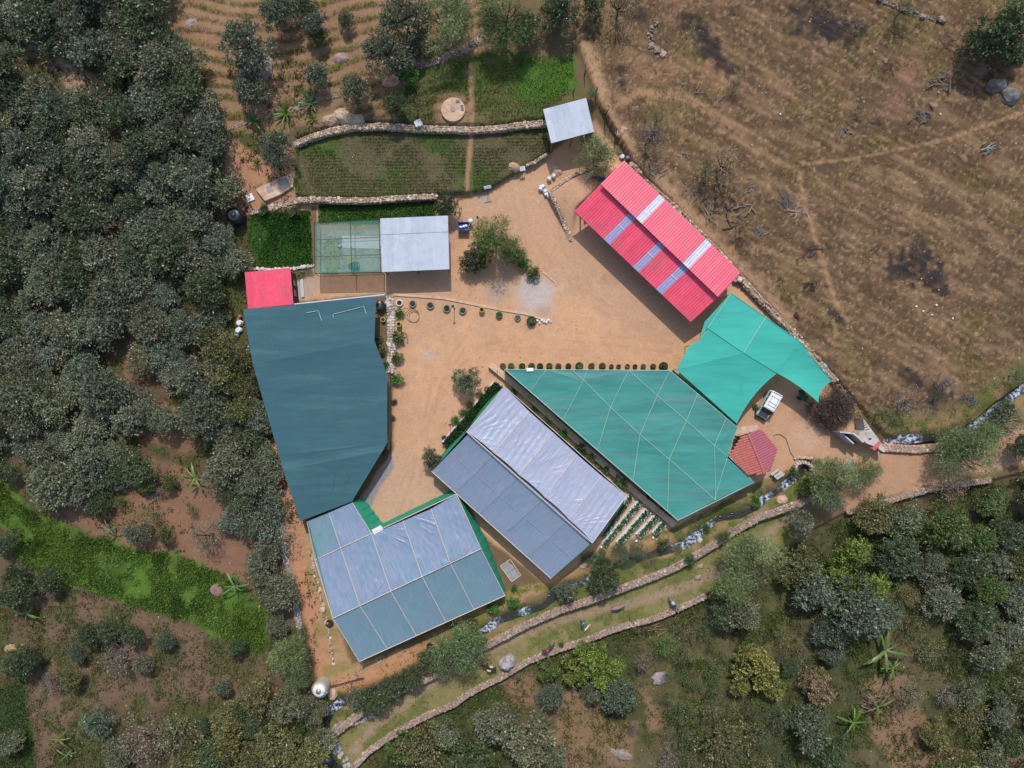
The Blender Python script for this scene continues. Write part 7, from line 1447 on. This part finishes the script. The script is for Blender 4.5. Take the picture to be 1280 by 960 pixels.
cover('bed_leaves', 'lush green vegetable leaves beside the black tank', 7000, lambda x, y: inpoly(x, y, [(314, 268), (388, 262), (391, 331), (328, 334), (322, 318), (336, 290)])*1.0, .26, .12, [(44, 84, 30), (58, 102, 36), (76, 124, 50)], 6, .4, box=(300, 250, 400, 345), lean=.7)
cover('bed_leaves', 'narrow lush strip under the terrace wall behind the cage', 4200, lambda x, y: inpoly(x, y, [(398, 257), (545, 251), (560, 268), (470, 274), (398, 280)])*1.0, .26, .12, [(46, 84, 30), (60, 104, 36), (86, 130, 56)], 7, .4, box=(390, 245, 570, 285), lean=.7)
def m_bank(x, y):
    d = np.minimum(dline(x, y, STREAM2), dline(x, y, STREAM)); return (d > 6)*(d < 34)*(y > 470)*(y < yof(FULL_N, x)+300*(x > 1040))*sst(.40, .55, fbm(x, y, 22, 2, 4))*(y > 470)
cover('bank_weeds', 'weeds and grass along the stream banks', 7000, lambda x, y: m_bank(x, y)*(sdpoly(x, y, YARD) < -2), .32, .12, [(84, 104, 40), (104, 118, 50), (70, 88, 40), (128, 128, 66)], 8, .4, cluster=3, lean=.7)
def m_lane(x, y): return (y > yof(FULL_N, x)+4)*(y < yof(FULL_S, x)-3)*(x > 420)*(x < 930)*(.25+.75*sst(.42, .58, fbm(x, y, 22, 2, 4)))
cover('lane_grass', 'short olive grass growing in the lane', 9000, m_lane, .30, .08, [(96, 106, 54), (120, 118, 70), (80, 92, 46), (140, 130, 86)], 9, .5, cluster=3, lean=.7)
def rowmask(x, y): return np.exp(-(((y+.5*np.sin(x*.06)+.8*fbm(x, y, 12, 66)) % 4.0-2)/1.2)**2)
cover('field_seedlings', 'rows of low seedlings in the upper field', 24000, lambda x, y: (sdpoly(x, y, FIELD_A) > 2)*rowmask(x, y)*(np.abs(x-587) > 5)*(.2+.8*sst(.42, .54, fbm(x, y, 34, 62, 4))), .17, .09, [(84, 102, 54), (74, 108, 44), (92, 114, 56), (100, 102, 66)], 10, .4, box=(360, 150, 700, 260), lean=.7)
TOPF = [(508, 108), (545, 82), (612, 66), (716, 74), (720, 112), (684, 136), (684, 148), (590, 156), (500, 153)]
cover('field_seedlings', 'green crop leaves in the field around the cistern', 8000, lambda x, y: (sdpoly(x, y, TOPF) > -2+4*vn(x, y, 5, 3))*(np.hypot(x-566, y-138) > 24)*(np.abs(x-590) > 4)*sst(.42, .56, fbm(x, y, 30, 61, 4)+.12*(x > 640)), .2, .10, [(76, 108, 38), (64, 112, 32), (90, 128, 46)], 11, .4, box=(490, 60, 740, 165), lean=.7)
def m_ter(x, y):
    ct = (y*0.93+x*0.28+60*np.exp(-((x-190)/110.0)**2)*0.9+26*fbm(x, y, 60, 3)); fr = (ct/15.0) % 1.0
    return sst(.58, .75, fr)*sst(1.0, .92, fr)*sst(165, 130, y)*(x > 195)*(x < 620)*(.3+.7*sst(.35, .55, fbm(x, y, 22, 2, 4)))
cover('terrace_grass', 'grass tufts along the lips of the top terraces', 6000, m_ter, .24, .06, [(128, 122, 66), (104, 108, 54), (144, 130, 84)], 12, .5, cluster=4, box=(190, -40, 640, 170), lean=.5)
cover('meadow_grass', 'dark green grass strip at the lower left corner', 3000, lambda x, y: (sdpoly(x, y, [(0, 860), (30, 850), (45, 960), (10, 970), (-10, 970)]) > -4+8*vn(x, y, 9, 5))*1.0, .36, .1, [(62, 84, 46), (74, 96, 52), (54, 72, 42)], 15, .5, box=(-20, 830, 60, 990), lean=.7)
# fallen pebbles on bare ground: real little stones
def pebbles(n, mask, seed, label):
    rs = np.random.RandomState(seed); x = rs.uniform(-20, 1300, n*8); y = rs.uniform(-20, 980, n*8); k = rs.uniform(0, 1, n*8) < mask(x, y); x, y = x[k][:n], y[k][:n]; z = Zimg(x, y); kk = (CAMH-z)/CAMH
    c = np.column_stack([(x-640)/PXM*kk, (480-y)/PXM*kk, z]); r = (rs.gamma(2.0, .018, n)[:len(x)]+.03)[:, None, None]
    base = np.array([(1, 0, 0), (.3, .95, 0), (-.8, .6, 0), (-.8, -.6, 0), (.3, -.95, 0), (.1, .05, .8)]); V = (c[:, None, :]+base[None]*r*rs.uniform(.7, 1.3, (len(x), 6, 1))).reshape(-1, 3)
    f = np.array([(0, 1, 5), (1, 2, 5), (2, 3, 5), (3, 4, 5), (4, 0, 5)]); F = (np.arange(len(x))[:, None, None]*6+f[None]).reshape(-1, 3); col = np.repeat(np.array(lc((158, 138, 118)))*rs.uniform(.5, 1.25, (len(x), 1)), 6, 0)
    tag(obj('pebbles', npmesh('pebbles', V, F, M_STONE, col)), label, None, None, 'stuff')
pebbles(5000, lambda x, y: .15+.5*(.3+.7*(x > 400))*(sdpoly(x, y, HILLP) > 0)*sst(.45, .6, fbm(x, y, 30, 44)), 20, 'loose pebbles on the slopes and yard')
